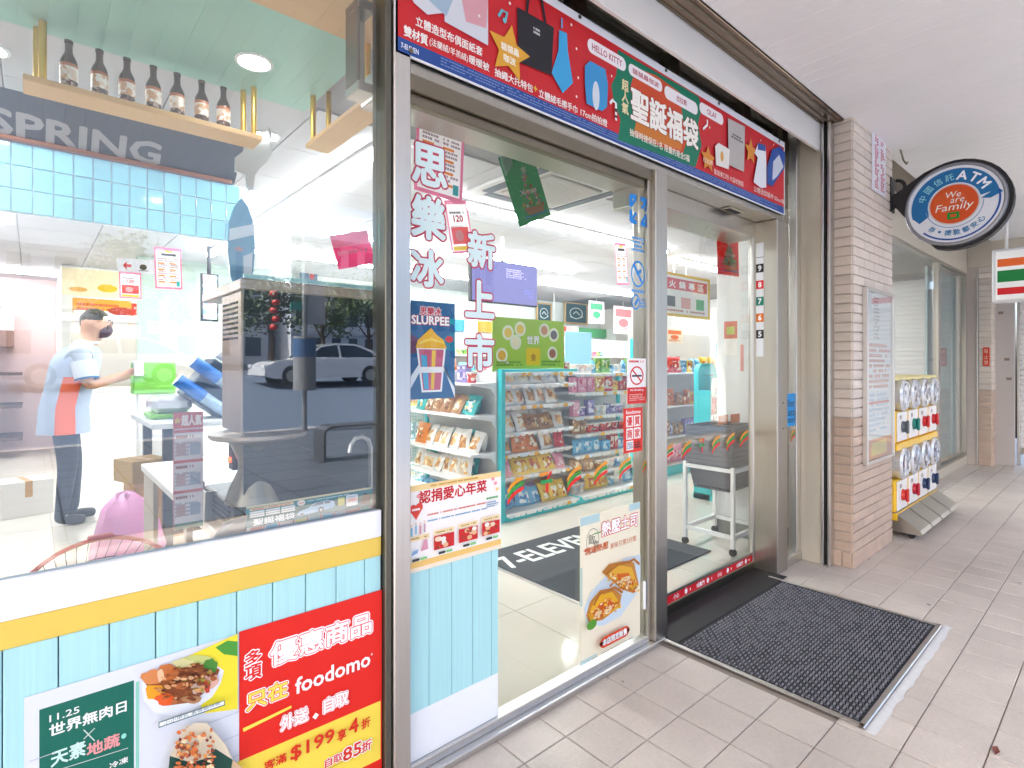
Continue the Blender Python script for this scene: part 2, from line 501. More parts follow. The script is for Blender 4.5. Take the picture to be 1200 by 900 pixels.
# ================================================================== setting: arcade floor
TS, TX0, TY0 = 0.1977, 1.208, 0.0091
def proj(x, y, z):
    d = x * _s + (y + CAM_D) * _c
    r = x * _c - (y + CAM_D) * _s
    return (600 + FPX * r / d, HOR - FPX * (z - CAM_H) / d, d)
floor = struct(B('arcade_floor', (-4, -3.6, -0.30), (13, 0.2, -0.006), GROUT))
tb = MB().bbox((-TS / 2 + .0022, -TS / 2 + .0022, -.012), (TS / 2 - .0022, TS / 2 - .0022, 0), .0018).build('tile', TILE, mesh_only=True)
cells = []
for i in range(-26, 60):
    for j in range(0, 17):
        cx, cyy = TX0 + (i + .5) * TS, TY0 - (j + .5) * TS
        if cx > 3.87 and cyy > -.02: continue
        if 2.25 < cx < 3.36 and -.84 < cyy: continue
        u, v, d = proj(cx, cyy, 0)
        vis = d > .3 and -40 < u < 1240 and v < 960
        cells.append((-(1 / d if vis else -d - 10), cx, cyy))
cells.sort()
rest = MB()
for k, (_, cx, cyy) in enumerate(cells):
    if k < 285:
        link('tile', tb, floor, loc=(cx, cyy, random.uniform(-.0006, .0004)), rot=(random.uniform(-.002, .002), random.uniform(-.002, .002), 0))
    else:
        rest.box((cx - TS / 2 + .0025, cyy - TS / 2 + .0025, -.012), (cx + TS / 2 - .0025, cyy + TS / 2 - .0025, 0))
ro = rest.build('far_tiles', TILE, floor); ro['kind'] = 'stuff'

# setting: arcade ceiling of white metal strips that run out from the shop front
ceil = struct(B('arcade_ceiling', (-4, -3.7, 2.892), (13, -.26, 3.05), WHITEP))
sm = MB().bbox((-.051, -1.72, -.012), (.051, 1.72, .008), .002).build('ceiling_strip', STREAK, mesh_only=True)
for i in range(150):
    link('ceiling_strip', sm, ceil, loc=(-3.0 + i * .1035, -1.985, 2.884))
# building above the arcade: keeps the sky out
tag(B('upper_storey', (-4, -3.7, 3.05), (13, 11.5, 5.6), pmat('plain_render', 'b9b4ad', .8, noise=.1)), 'pale rendered upper storey above the arcade and shop', 'building')

# ================================================================== big window beside the entrance
LX0, LX1 = -1.35, .787
w = thing('shop_window', 'large fixed shop window over yellow band and pale aqua boards', 'window', (-.2, 0, 0))
B('glass_pane', (LX0, -.004, .864), (LX1, .004, 2.86), WGLASS, w)
B('backing_panel', (LX0, .0, .0), (LX1, .03, .862), pmat('groove_blue', '8fabc6', .7), w)
B('white_band', (LX0, -.017, .786), (LX1, .0, .866), pmat('white_film', 'f2f6fa', .3, coat=.3), w, .002)
B('yellow_band', (LX0, -.016, .729), (LX1, .0, .7855), pmat('yellow_film', 'eac957', .32, coat=.3, noise=.04), w, .002)
px0 = atY(3, 757, 0).x; pw = .08652
for i in range(-14, 10):
    a, b = px0 + pw * i, px0 + pw * (i + 1)
    a, b = max(a, LX0), min(b, LX1)
    if b - a > .01: B('plank', (a + .0012, -.014, .0), (b - .0012, .0, .7286), AQUA, w, .0015)
B('head_frame', (LX0, -.05, 2.86), (LX1, .05, 3.04), STEEL, w)

# ------------------------------------------------------------------ entrance: steel frame, fixed side pane, transoms
e = thing('entrance_frame', 'stainless steel shop entrance frame with fixed pane and transom lights', 'door frame', (2.2, 0, 0))
mb = MB().bbox((.790, -.035, 0), (.812, .05, 3.04), .003); mb.build('gasket_post', pmat('dark_post', '6b6960', .35, .8), e)
mb = MB().bbox((.814, -.045, 0), (.872, .055, 3.04), .004); mb.build('mullion', STEEL_L, e)
B('fixed_pane', (.874, -.004, .05), (2.137, .004, 2.115), GLASS, e)
mb = MB().bbox((.872, -.05, 0), (2.235, .05, .022), .003).bbox((.872, -.022, .022), (2.137, .03, .05), .003); mb.build('bottom_track', STEEL_L, e)
mb = MB().bbox((2.137, -.02, .022), (2.16, .035, 2.2), .003).bbox((2.16, -.045, .022), (2.235, .05, 2.2), .004); mb.build('mullion', STEEL, e)
mb = MB().bbox((2.235, -.03, 0), (2.28, .14, 2.2), .004); mb.build('door_post', STEEL, e)
mb = MB().bbox((.872, -.03, 2.15), (2.235, .05, 2.2), .003); mb.build('head_rail', STEEL_D, e)
mb = MB().bbox((.872, -.012, 2.115), (2.12, .02, 2.15), .003); mb.build('glazing_bead', STEEL_D, e)
mb = MB().bbox((.872, -.03, 2.2), (3.60, .3, 2.30), .003); mb.build('transom_beam', STEEL, e)
mb = MB().bbox((2.28, .09, 2.105), (3.50, .3, 2.2), .003); mb.build('operator_cover', STEEL, e)
mb = MB().bbox((2.98, .02, 2.193), (3.16, .075, 2.2005), .002); mb.build('sensor_plate', pmat('sensor_cream', 'c8c2a8', .5), e)
mb = MB().bbox((3.0, .03, 2.190), (3.14, .066, 2.194), .001); mb.build('sensor_lens', BLACK, e)
mb = MB().bbox((3.455, -.045, 0), (3.60, .14, 2.2), .005); mb.build('door_post', STEEL, e)
mb = MB().bbox((3.60, -.03, 0), (3.86, .03, .06), .003).bbox((3.60, -.018, .06), (3.62, .02, 2.80), .002).bbox((3.80, -.022, .06), (3.86, .03, 2.80), .003).bbox((3.60, -.02, 2.80), (3.86, .03, 2.86), .002); mb.build('side_light_frame', STEEL_L, e)
B('side_pane', (3.62, -.004, .06), (3.80, .004, 2.80), GLASS, e)
for (a, b) in ((.9, 1.62), (1.70, 2.30), (2.38, 3.05), (3.12, 3.56)):
    B('transom_pane', (a, -.003, 2.36), (b, .003, 2.80), GLASS, e)
mb = MB()
for a in (.872, 1.62, 2.30, 3.05, 3.56): mb.bbox((a, -.03, 2.3), (a + (.08 if a > .9 else .028), .03, 2.80), .003)
mb.bbox((.872, -.032, 2.80), (3.64, .03, 2.86), .003).bbox((.872, -.028, 2.3), (3.64, .028, 2.36), .003); mb.build('transom_frame', STEEL_D, e)
B('fascia', (.3, -.145, 2.69), (3.868, -.125, 2.88), pmat('fascia_white', 'dedbd6', .45, noise=.03), e, .002)
tag(B('shutter_beam', (-2, -.262, 2.864), (3.93, -.128, 2.90), BEAMST, None, .003), 'brown steel soffit of the roller shutter above the entrance', 'beam')
mb = MB()
for yv in (-.155, -.19, -.235): mb.box((-2, yv - .004, 2.858), (3.9, yv + .004, 2.8645))
mb.build('slot_rib', STEEL_D, bpy.data.objects['shutter_beam'])
# return wall with shutter guide
r_ = thing('shutter_guide', 'upright steel return with black shutter slot beside the tiled pillar', 'shutter guide', (3.88, -.1, 0))
B('return_panel', (3.862, -.150, 0), (3.90, .05, 2.862), CREAM, r_, .002)
B('guide_rail', (3.85, -.166, 0), (3.915, -.151, 2.862), STEEL_L, r_, .003)
B('slot', (3.885, -.187, 0), (3.92, -.166, 2.862), BLACK, r_)
B('guide_rail', (3.85, -.206, 0), (3.925, -.188, 2.862), STEEL_L, r_, .003)

# ------------------------------------------------------------------ sliding door leaf (closed)
d = thing('sliding_door', 'closed glass sliding door with printed red strip on its bottom rail', 'door', (2.87, .115, 0))
B('glass_pane', (2.285, .108, .07), (3.452, .114, 2.11), GLASS, d)
B('bottom_rail', (2.282, .098, .004), (3.455, .124, .052), STEEL_D, d, .003)
B('glazing_bead', (2.282, .102, .095), (3.455, .120, .112), STEEL, d, .002)
B('stile', (2.282, .1, .05), (2.30, .122, 2.11), STEEL, d, .003)
B('stile', (3.44, .1, .05), (3.455, .122, 2.11), STEEL_L, d, .003)
a = Art((2.302, .1055, .053), XP, ZP, 1.138, .042)
a.r(0, 0, 1, 1, 'd8232c')
for k, t_ in enumerate(('!自動門', '小心', '!自動門', '小心', '!自動門')):
    a.t(.012 + k * .2, .22, .58, t_, 'ffffff', bold=.03)
    a.e(.118 + k * .2, .5, .012, .36, 'ffffff'); a.e(.155 + k * .2, .5, .004, .2, 'ffffff')
a.done(d, 'warning_strip')

# door mats
m = thing('door_mat', 'dark grey woven ribbed doormat set in a bright metal frame outside', 'doormat', (2.8, -.42, 0))
MX0, MX1, MY0, MY1 = 2.250, 3.372, -.845, -.02
matm = bpy.data.materials.new('woven_mat'); matm.use_nodes = True
nt = matm.node_tree; bs = nt.nodes['Principled BSDF']; bs.inputs['Roughness'].default_value = .85
tc = nt.nodes.new('ShaderNodeTexCoord'); vo = nt.nodes.new('ShaderNodeTexNoise'); vo.inputs['Scale'].default_value = 26
cr = nt.nodes.new('ShaderNodeValToRGB'); cr.color_ramp.elements[0].position = .4; cr.color_ramp.elements[1].position = .62
cr.color_ramp.elements[0].color = lin('3d3e44'); cr.color_ramp.elements[1].color = lin('6a6a70')
nt.links.new(tc.outputs['Object'], vo.inputs['Vector']); nt.links.new(vo.outputs[0], cr.inputs[0]); nt.links.new(cr.outputs[0], bs.inputs['Base Color'])
B('backing', (MX0, MY0, .001), (MX1, MY1, .006), pmat('mat_back', '232429', .9), m)
g = MB(); st = .0168
n1, n2 = int((MX1 - MX0 - .02) / st), int((MY1 - MY0 - .1) / st)
for i in range(n1):
    for j in range(n2):
        cx, cyy = MX0 + .016 + i * st, MY0 + .016 + j * st; h = .011 + .0015 * ((i * 7 + j * 13) % 5) / 5
        p = [(-.0075, -.0035), (.0075, -.0035), (.0075, .0035), (-.0075, .0035)] if (i + j) % 2 else [(-.0035, -.0075), (.0035, -.0075), (.0035, .0075), (-.0035, .0075)]
        g.add([(cx + x, cyy + y, .006) for x, y in p] + [(cx + x * .75, cyy + y * .75, h) for x, y in p], [(4, 5, 6, 7), (0, 1, 5, 4), (1, 2, 6, 5), (2, 3, 7, 6), (3, 0, 4, 7)], (i + j) % 2)
gw = g.build('weave', [matm, pmat('weave_light', '7d7d83', .85, noise=.2, nscale=30)], m); gw['kind'] = 'stuff'
B('rubber_strip', (MX0 + .005, -.098, .006), (3.46, .095, .009), BLACK, m)
mb = MB().bbox((MX0 - .022, MY0 - .02, .0), (MX0, MY1 + .02, .010), .003).bbox((MX1, MY0 - .02, .0), (MX1 + .02, MY1 + .0, .010), .003).bbox((MX0 - .022, MY0 - .022, .0), (MX1 + .02, MY0, .010), .003)
mb.build('edge_frame', STEEL_L, m)
mb = MB(); rr = random.Random(3); n = 26; vs = []
for i in range(n + 1):
    x = MX0 - .03 + (MX1 - MX0 + .08) * i / n
    vs += [(x, MY0 - .024, .0016), (x, MY0 - .052 - .012 * rr.random(), .0012)]
mb.add(vs, [(2 * i, 2 * i + 1, 2 * i + 3, 2 * i + 2) for i in range(n)]); mb.build('cement_bed', pmat('cement_bed', 'd6d6d6', .8, noise=.15, nscale=40), m)
m = thing('floor_mat', 'charcoal carpet mat with white lettering inside the entrance', 'doormat', (2.87, .94, 0))
B('carpet', (2.245, .445, .001), (3.55, 1.44, .010), pmat('charcoal_carpet', '474b50', .95, noise=.1, nscale=20, bump=.3, bscale=400), m, .003)
a = Art((2.245, .445, .0105), (1, 0, 0), (0, 1, 0), 1.305, .995)
a.t(.03, .66, .20, '7-ELEVEN', 'e8e8e4', w=.70, bold=.03)
a.done(m)
mb = MB().bbox((2.225, .44, .0), (2.245, 1.44, .008), .002); mb.build('edge_strip', STEEL_L, m)

# ------------------------------------------------------------------ tiled pillar between the shop fronts
pil = thing('tiled_pillar', 'square pillar clad in beige brick tiles beside the entrance', 'pillar', (4.33, -.25, 0))
PX0, PX1, PY0 = 3.925, 4.76, -.312
B('core', (PX0 + .006, PY0 + .006, 0), (PX1 - .004, .0, 2.885), pmat('pillar_grout', 'c9bdb4', .9, noise=.1, nscale=40), pil)
BR_L = pmat('brick_tile_pale', 'dfd2c5', .5, noise=.12, nscale=9, stretch=(1, 1, 6), bump=.25, bscale=90, vary=.06, world=True, stain=.08)
BR_D = pmat('brick_tile_tan', 'c9b09c', .5, noise=.13, nscale=9, stretch=(1, 1, 6), bump=.25, bscale=90, vary=.06, world=True, stain=.10)
def tilebox(lx, ly, lz, mat, key, _c={}):
    if (key, mat.name) not in _c: _c[(key, mat.name)] = MB().bbox((-lx / 2, -ly / 2, -lz / 2), (lx / 2, ly / 2, lz / 2), .0025).build('brick_tile', mat, mesh_only=True)
    return _c[(key, mat.name)]
rows = [0.0, .105]
while rows[-1] + .061 < 2.86: rows.append(rows[-1] + .061)
FW = PX1 - PX0
for k in range(1, len(rows)):
    z = rows[k] + .0305; mt = BR_D if z < .93 else BR_L
    link('brick_tile', tilebox(.012, .108, .054, mt, 's'), pil, loc=(PX0 + .002, PY0 + .06, z))
    bl = .2085
    off = 0 if k % 2 else bl / 2
    x = PX0
    edges = [PX0] + [PX0 + off + bl * i for i in range(0 if off else 1, 6) if PX0 + .02 < PX0 + off + bl * i < PX1 - .02] + [PX1]
    for q in range(len(edges) - 1):
        l = edges[q + 1] - edges[q] - .005
        link('brick_tile', tilebox(l, .012, .054, mt, 'f%.3f' % l), pil, loc=((edges[q] + edges[q + 1]) / 2, PY0 + .002, z))
for i in range(14):
    link('brick_tile', tilebox(FW / 14 - .005, .014, .098, BR_D, 'base'), pil, loc=(PX0 + (i + .5) * FW / 14, PY0 + .001, .05))
for i in range(2):
    link('brick_tile', tilebox(.014, .05, .098, BR_D, 'bases'), pil, loc=(PX0 + .001, PY0 + .034 + .055 * i, .05))
# framed notice on the pillar
yf = PY0 - .035
a_, b_ = atY(1017, 336, yf), atY(1045, 530, yf)
fx0, fx1, fz1, fz0 = a_.x, 4.70, a_.z, .64
t_ = thing('framed_notice', 'tall framed notice behind clear cover on the tiled pillar', 'notice board', (fx0 + .2, PY0, fz0))
mb = MB()
for (x0, z0, x1, z1) in ((fx0, fz0, fx0 + .022, fz1), (fx1 - .022, fz0, fx1, fz1), (fx0 + .022, fz0, fx1 - .022, fz0 + .022), (fx0 + .022, fz1 - .022, fx1 - .022, fz1)):
    mb.bbox((x0, yf, z0), (x1, PY0 - .002, z1), .003)
mb.build('frame', STEEL_L, t_)
B('poster', (fx0 + .02, yf + .018, fz0 + .02), (fx1 - .02, yf + .022, fz1 - .02), ink('d9dde2'), t_)
a = Art((fx0 + .02, yf + .0178, fz0 + .02), XP, ZP, fx1 - fx0 - .04, fz1 - fz0 - .04)
a.r(0, 0, 1, .12, 'd98a5a'); a.r(.2, .02, .8, .10, 'e8c85a'); a.dashes(.3, .72, .5, .98, 12, '9aa0a0', cols=3)
a.dashes(.12, .42, .9, .7, 9, 'c07a72', cols=9, seed=4); a.dashes(.12, .16, .9, .40, 8, '9db7d2', cols=8, seed=5); a.r(.1, .33, .9, .345, 'c9463c')
a.done(t_)
B('cover', (fx0 + .02, yf + .006, fz0 + .02), (fx1 - .02, yf + .009, fz1 - .02), GLASS, t_)
ta, A = wall_sheet('notice_strip', 'narrow white notice with red lines high on the tiled pillar', 'notice', (1022, 140), (1038, 232), PY0 - .008, 'e4e4ea')
A.dashes(.2, .05, .38, .95, 24, 'c24a66', cols=1, fill=.7); A.dashes(.62, .05, .8, .8, 20, 'c24a66', cols=1, fill=.7, seed=3); A.done(ta)

MB().bbox((2.118, -.012, .17), (2.136, .0, .30), .004).build('lock_guard', WHITE, e)
for zz in (.9, 1.06): MB().cyl((3.53, -.0455, zz), (3.53, -.048, zz), .006, n=10).build('screw', STEEL_D, e)

# dry leaf, gum spots and a hook
p = atZ(1166, 880); t = MB(); t.add([(p.x - .03, p.y - .004, .003), (p.x - .005, p.y - .014, .006), (p.x + .03, p.y - .002, .004), (p.x, p.y + .01, .010)], [(0, 1, 2, 3)])
tag(t.build('dry_leaf', ink('7a3a2c')), 'small dry red-brown leaf lying on the pavement tiles', 'leaf')
rn = random.Random(11); gs = MB()
for k in range(14):
    x, y = rn.uniform(1.3, 6.5), rn.uniform(-1.6, -.1)
    if 2.2 < x < 3.42 and y > -.9: continue
    r0_ = rn.uniform(.004, .011); gs.add([(x + r0_ * rn.uniform(.7, 1.2) * math.cos(R(a)), y + r0_ * math.sin(R(a)), .0012) for a in range(0, 360, 45)], [tuple(range(8))])
gs.build('gum_spots', pmat('gum_grey', '77706a', .8), floor)['kind'] = 'stuff'
tag(MB().tube([(4.78, -.36, 2.875), (4.82, -.37, 2.80), (4.86, -.38, 2.78), (4.88, -.38, 2.80)], .006, 6).build('ceiling_hook', STEEL_D, None, True), 'small bent metal hook hanging from the ceiling beside the pillar', 'hook')

pr = thing('wall_pier', 'plain tiled wall pier at the far side of the shop window', 'wall', (-2.6, 0, 0))
B('pier', (-4, -.02, 0), (-1.36, .06, 3.05), BR_L, pr)
# ================================================================== projecting round bank sign on the pillar
def arc_text(a, cx, cyy, r, txt, a0, a1, h, col, inward=False, bold=0.0):
    """letters set round a circle; angles in degrees, sheet units are metres here (W = H = 1)"""
    n = len(txt)
    for i, ch in enumerate(txt):
        if ch == ' ': continue
        ang = a0 + (a1 - a0) * (i / (n - 1) if n > 1 else .5)
        rot = ang - 90 if not inward else ang + 90
        v, f, tw, th = text_mesh(ch)
        sy = h / max(th, .25); w_ = tw * sy; hh = th * sy
        ca, sa = math.cos(R(rot)), math.sin(R(rot))
        X, Y_ = cx + r * math.cos(R(ang)), cyy + r * math.sin(R(ang))
        a.t(X - (w_ / 2 * ca - hh / 2 * sa), Y_ - (w_ / 2 * sa + hh / 2 * ca), hh, ch, col, rot=rot, bold=bold)
SX, SY, SZ, SR = 4.70, -.685, 2.385, .268
s_ = thing('bank_sign', 'round blue white and orange projecting sign on black bracket at the tiled pillar', 'sign', (SX, PY0, 2.2))
hull = [(SY + .302 * math.cos(R(t)), SZ + .302 * math.sin(R(t))) for t in range(70, 291, 10)]   # the street side and round
top, bot = (SY + .302 * math.cos(R(70)), SZ + .302 * math.sin(R(70))), (SY + .302 * math.cos(R(290)), SZ + .302 * math.sin(R(290)))
hull += [(SY + .17, SZ - .20), (PY0 - .03, SZ + .06), (PY0 - .012, SZ + .065), (PY0 - .012, SZ + .15), (PY0 - .04, SZ + .155), (SY + .17, SZ + .26)]
mb = MB().prism([(SX + .012, y, z) for (y, z) in hull], (.075, 0, 0)); mb.build('bracket', BLACK, s_)
mb = MB().tube([(SX + .04, PY0 - .03 - .055 * math.sin(R(t)), SZ + .20 - .055 * math.cos(R(t))) for t in range(0, 181, 20)], .012, 8); mb.build('bracket_loop', BLACK, s_)
mb = MB().box((SX, PY0 - .012, SZ + .03), (SX + .09, PY0 + .004, SZ + .28)); mb.build('wall_plate', BLACK, s_)
mb = MB().lathe([(SR + .012, .10), (SR + .012, .0), (SR + .006, -.012), (SR - .006, -.014), (SR - .012, -.010)], (SX, SY, SZ), 48, axis='X', caps=False); mb.build('rim', pmat('sign_rim', '8d9098', .3, .7), s_, True)
mb = MB().cyl((SX - .009, SY, SZ), (SX + .08, SY, SZ), SR - .008, n=48); mb.build('face', ink('dfe4ec'), s_)
a = Art((SX - .0095, SY, SZ), (0, -1, 0), ZP, 1, 1)
a.ring(0, 0, .238, .238, .40, '1f6fa8', 12, 196); a.poly([(.224, .06), (.252, .03), (.19, .0), (.14, .01)], '1f6fa8')
a.poly([(-.228, -.06), (-.19, -.10), (-.137, -.06), (-.14, -.02)], '1f6fa8')
a.ring(0, 0, .242, .242, .045, '1a4f9c', 225, 372); a.ring(0, 0, .158, .158, .03, '6f93bd', 190, 360)
a.e(0, 0, .137, .137, 'c9c4c4', 40); a.e(0, 0, .130, .130, 'd4521f', 40); a.e(-.02, .02, .09, .08, 'd85a26', 30)
arc_text(a, 0, 0, .186, '中國信託', 158, 97, .046, '9fe6ee'); arc_text(a, 0, 0, .190, 'ATM', 76, 34, .056, 'f4f8ff', bold=.04)
arc_text(a, 0, 0, .192, '存·提款都安心', 232, 318, .036, '1f78ad', inward=True, bold=.02)
a.t(-.05, .045, .04, 'We', 'f3efe8', slant=.2); a.t(-.02, .008, .028, 'are', 'f3efe8', slant=.2); a.t(-.105, -.055, .062, 'Family', 'f3efe8', w=.2, slant=.25)
a.r(-.035, -.10, .03, -.055, '1e8a35'); a.r(-.018, -.087, .014, -.068, 'd4521f')
a.done(s_)

# ================================================================== capsule toy machines, two tiers of four
YEL = pmat('yellow_plastic', 'f3c22b', .35, coat=.2)
DRUM = pmat('clear_drum', 'e2e5e8', .12, .45, noise=.25, nscale=22)
kn = (('grey', '5d666b'), ('teal', '12796e'), ('red', 'c8242c'), ('red', 'c8242c'), ('red', 'd0342f'), ('crimson', 'b81e33'), ('navy', '263a5e'), ('navy', '263a5e'))
ordw = ('beside the pillar', 'second from the pillar', 'third from the pillar', 'farthest from the pillar')
GP, GX0, GY = .315, 4.90, -.30
for tier in range(2):
    for c_ in range(4):
        x0 = GX0 + c_ * GP; zb = (.70, .175)[tier]; nm, kc = kn[tier * 4 + c_]
        g = thing('capsule_machine', 'yellow capsule toy machine with %s knob, %s tier, %s' % (nm, ('upper', 'lower')[tier], ordw[c_]), 'toy machine', (x0 + .15, -.16, zb), 'capsule toy machines by the window')
        B('body', (x0 + .004, GY, zb), (x0 + GP - .004, -.03, zb + .245), YEL, g, .012)
        B('shelf', (x0, GY - .012, zb - .055), (x0 + GP - .001, -.03, zb - .001), YEL, g, .005)
        cz = zb + .245 + .118
        mb = MB().lathe([(.108, GY - .035), (.122, GY - .02), (.122, -.05), (.10, -.04)], (x0 + GP / 2, 0, cz), 24, axis='Y'); mb.build('drum', DRUM, g, True)
        mb = MB().lathe([(.0, GY - .039), (.1, GY - .039), (.1, GY - .03)], (x0 + GP / 2, 0, cz), 24, axis='Y'); mb.build('drum_window', printmat('capsules%d' % (c_ % 2), ['8a8f96', 'c9ced4', '6d5a5a', 'e6e8ea', 'a8b4c0'], 28, .15), g)
        if tier == 0: B('lid', (x0 + .002, GY, cz + .112), (x0 + GP - .002, -.03, cz + .142), pmat('pale_lid', 'efdf9a', .4), g, .008)
        B('front_plate', (x0 + .028, GY - .008, zb + .012), (x0 + GP - .022, GY + .002, zb + .235), ink('ece9e4'), g, .004)
        mb = MB().cyl((x0 + .16, GY - .008, zb + .12), (x0 + .16, GY - .03, zb + .12), .045, .04, 16); mb.bbox((x0 + .145, GY - .05, zb + .07), (x0 + .175, GY - .03, zb + .17), .006)
        mb.build('knob', pmat('knob_' + kc, kc, .35), g)
        B('coin_slot', (x0 + .085, GY - .014, zb + .18), (x0 + .12, GY - .007, zb + .21), STEEL, g, .002)
        if tier == 1:
            mb = MB().prism([(x0 + .01, GY + .02, .19), (x0 + .01, GY - .15, .075), (x0 + .01, GY - .165, .05), (x0 + .01, GY - .15, .04), (x0 + .01, GY + .02, .04)], (GP - .02, 0, 0)); mb.build('chute', STEEL, g)
            mb = MB()
            for xx in (x0 + .06, x0 + GP - .06): MB().cyl((xx - .012, GY - .09, .022), (xx + .012, GY - .09, .022), .022, n=12).box((xx - .008, GY - .1, .02), (xx + .008, GY - .08, .045)).build('caster', BLACK, g)

# ================================================================== second shop window further along, and the end of the arcade
w2 = thing('side_window', 'tall fixed window with steel frame behind the capsule machines', 'window', (7, 0, 0))
X2a, X2m, X2b, Z2 = 4.765, 7.73, 9.22, 2.48
B('sill', (X2a, -.03, 0), (X2b, .05, .11), CREAM, w2, .004)
for a_, b_ in ((X2a + .03, X2m - .05), (X2m + .06, X2b - .04)): B('glass_pane', (a_, -.004, .14), (b_, .004, Z2 - .03), GLASS, w2)
mb = MB()
for a_, b_ in ((X2a, X2a + .03), (X2m - .05, X2m + .06), (X2b - .04, X2b)): mb.bbox((a_, -.025, .11), (b_, .03, Z2), .003)
mb.bbox((X2a, -.024, Z2 - .03), (X2b, .03, Z2), .003).bbox((X2a, -.024, .11), (X2b, .03, .14), .003); mb.build('frame', STEEL, w2)
tag(B('fascia_board', (X2a, -.03, Z2 + .002), (13, .06, 2.90), CREAM, None, .004), 'cream fascia board over the tall side window', 'fascia')
cu = MB(); n = 40
vs = []
for i in range(n + 1):
    x = X2m + .06 + (X2b - X2m - .1) * i / n; yy = .10 + .03 * math.sin(i * 1.9)
    vs += [(x, yy, .14), (x, yy, Z2 - .04)]
cu.add(vs, [(2 * i, 2 * i + 2, 2 * i + 3, 2 * i + 1) for i in range(n)]); tag(cu.build('curtain', pmat('pale_blue_curtain', 'a9c3c8', .8), None, True), 'pale blue curtain hanging inside the tall side window', 'curtain')
g2 = thing('shutter_guide', 'narrow steel return with black slot at the far end of the side window', 'shutter guide', (9.24, -.08, 0))
B('return_panel', (9.225, -.10, 0), (9.27, .05, Z2), CREAM, g2, .003); B('slot', (9.22, -.125, 0), (9.27, -.101, Z2), BLACK, g2); B('guide_rail', (9.20, -.14, 0), (9.27, -.126, Z2), STEEL_L, g2, .002)
p2 = thing('far_pillar', 'far square pillar in tan and beige brick tiles with small red plate', 'pillar', (9.35, -.2, 0))
B('core', (9.215, -.275, 0), (9.75, .02, 2.89), pmat('pillar_grout', 'c9bdb4', .9), p2)
k = 0; z = .0
while z < 2.8:
    mt = BR_D if z < .9 else BR_L
    link('brick_tile', tilebox(.012, .125, .068, mt, 'fs'), p2, loc=(9.212, -.21, z + .037)); link('brick_tile', tilebox(.26, .012, .068, mt, 'ff'), p2, loc=(9.35, -.277, z + .037)); link('brick_tile', tilebox(.26, .012, .068, mt, 'ff'), p2, loc=(9.615, -.277, z + .037))
    z += .075
a_ = atX(1156, 412, 9.2)
mb = MB().bbox((9.196, -.255, 1.28), (9.206, -.19, 1.52), .002); mb.build('red_plate', ink('d8452a'), p2)
A = Art((9.1955, -.19, 1.28), (0, -1, 0), ZP, .065, .24)
for i in range(3): A.t(.2, .08 + .3 * i, .22, '禁止吸'[i], 'f2d8c8', w=.6)
A.done(p2)
tag(B('grey_door', (9.42, -.47, 0), (9.46, -.28, 2.35), pmat('grey_door_paint', 'b9b3af', .5, noise=.12, nscale=3), None, .003), 'plain grey metal door leaf beyond the far pillar', 'door')
for q in ((1.95, -.36), (1.1, -.44), (1.35, -.42)): MB().bbox((9.412, q[1], q[0]), (9.421, q[1] + .05, q[0] + .035), .002).build('patch', ink('8b7a6d'), bpy.data.objects['grey_door'])
sh_ = thing('roller_shutter', 'white slatted roller shutter closing the end of the arcade', 'shutter', (9.7, -1.4, 0))
B('side_rail', (9.60, -.50, 0), (9.7, -.471, 2.6), STEEL_L, sh_, .003)
slm = MB().prism([(9.655, -3.6, .0), (9.645, -3.6, .02), (9.645, -3.6, .055), (9.665, -3.6, .066), (9.69, -3.6, .066), (9.69, -3.6, .0)], (0, 3.1, 0)).build('slat', WHITE, mesh_only=True)
for i in range(36): link('slat', slm, sh_, loc=(0, 0, .22 + .067 * i))
B('bottom_bar', (9.63, -3.6, .14), (9.7, -.5, .218), STEEL, sh_, .004)
tag(B('end_beam', (9.2, -3.7, 2.56), (9.8, -.03, 2.885), CREAM, None, .004), 'cream beam across the end of the arcade', 'beam')
# striped hanging light box
LX, LYa = 7.2, -.545
sg = thing('striped_sign', 'hanging white light box sign with orange green and red stripes', 'sign', (LX + .08, LYa - .32, 1.92))
B('case', (LX, LYa - .66, 1.915), (LX + .16, LYa, 2.44), pmat('sign_case', 'd5d6da', .4), sg, .01)
B('face', (LX - .006, LYa - .63, 1.94), (LX, LYa - .03, 2.415), ink('f1f1f1'), sg, .002)
A = Art((LX - .0062, LYa - .03, 1.94), (0, -1, 0), ZP, .60, .475)
A.r(0.02, .68, 1, .84, 'e2662a'); A.r(.02, .36, 1, .60, '157a3c'); A.r(.02, .10, 1, .24, 'cf2027')
A.done(sg)
for yy in (LYa - .1, LYa - .56): MB().cyl((LX + .08, yy, 2.43), (LX + .08, yy, 2.89), .014, n=10).build('hanger', WHITE, sg)
# ================================================================== banner over the entrance
BX0, BX1, BZ0, BZ1, BY = .815, 3.555, 2.236, 2.692, -.045
t, A = sheet('banner', 'long red festive promotional banner with blue foot above the entrance', 'banner', (BX0, BY, BZ0), XP, ZP, BX1 - BX0, BZ1 - BZ0, 'e8eaee', th=.004)
W_, H_ = BX1 - BX0, BZ1 - BZ0
A.r(.004, .015, .996, .108, '2a4f96'); A.r(.004, .108, .996, .925, 'c9262e')
A.dashes(.06, .035, .99, .10, 3, '7d97c8', cols=150, fill=.35)
A.L(470, 49.6, 55.6, 490.4, '7-ELEVEN', 'e8eef8', bold=.03)
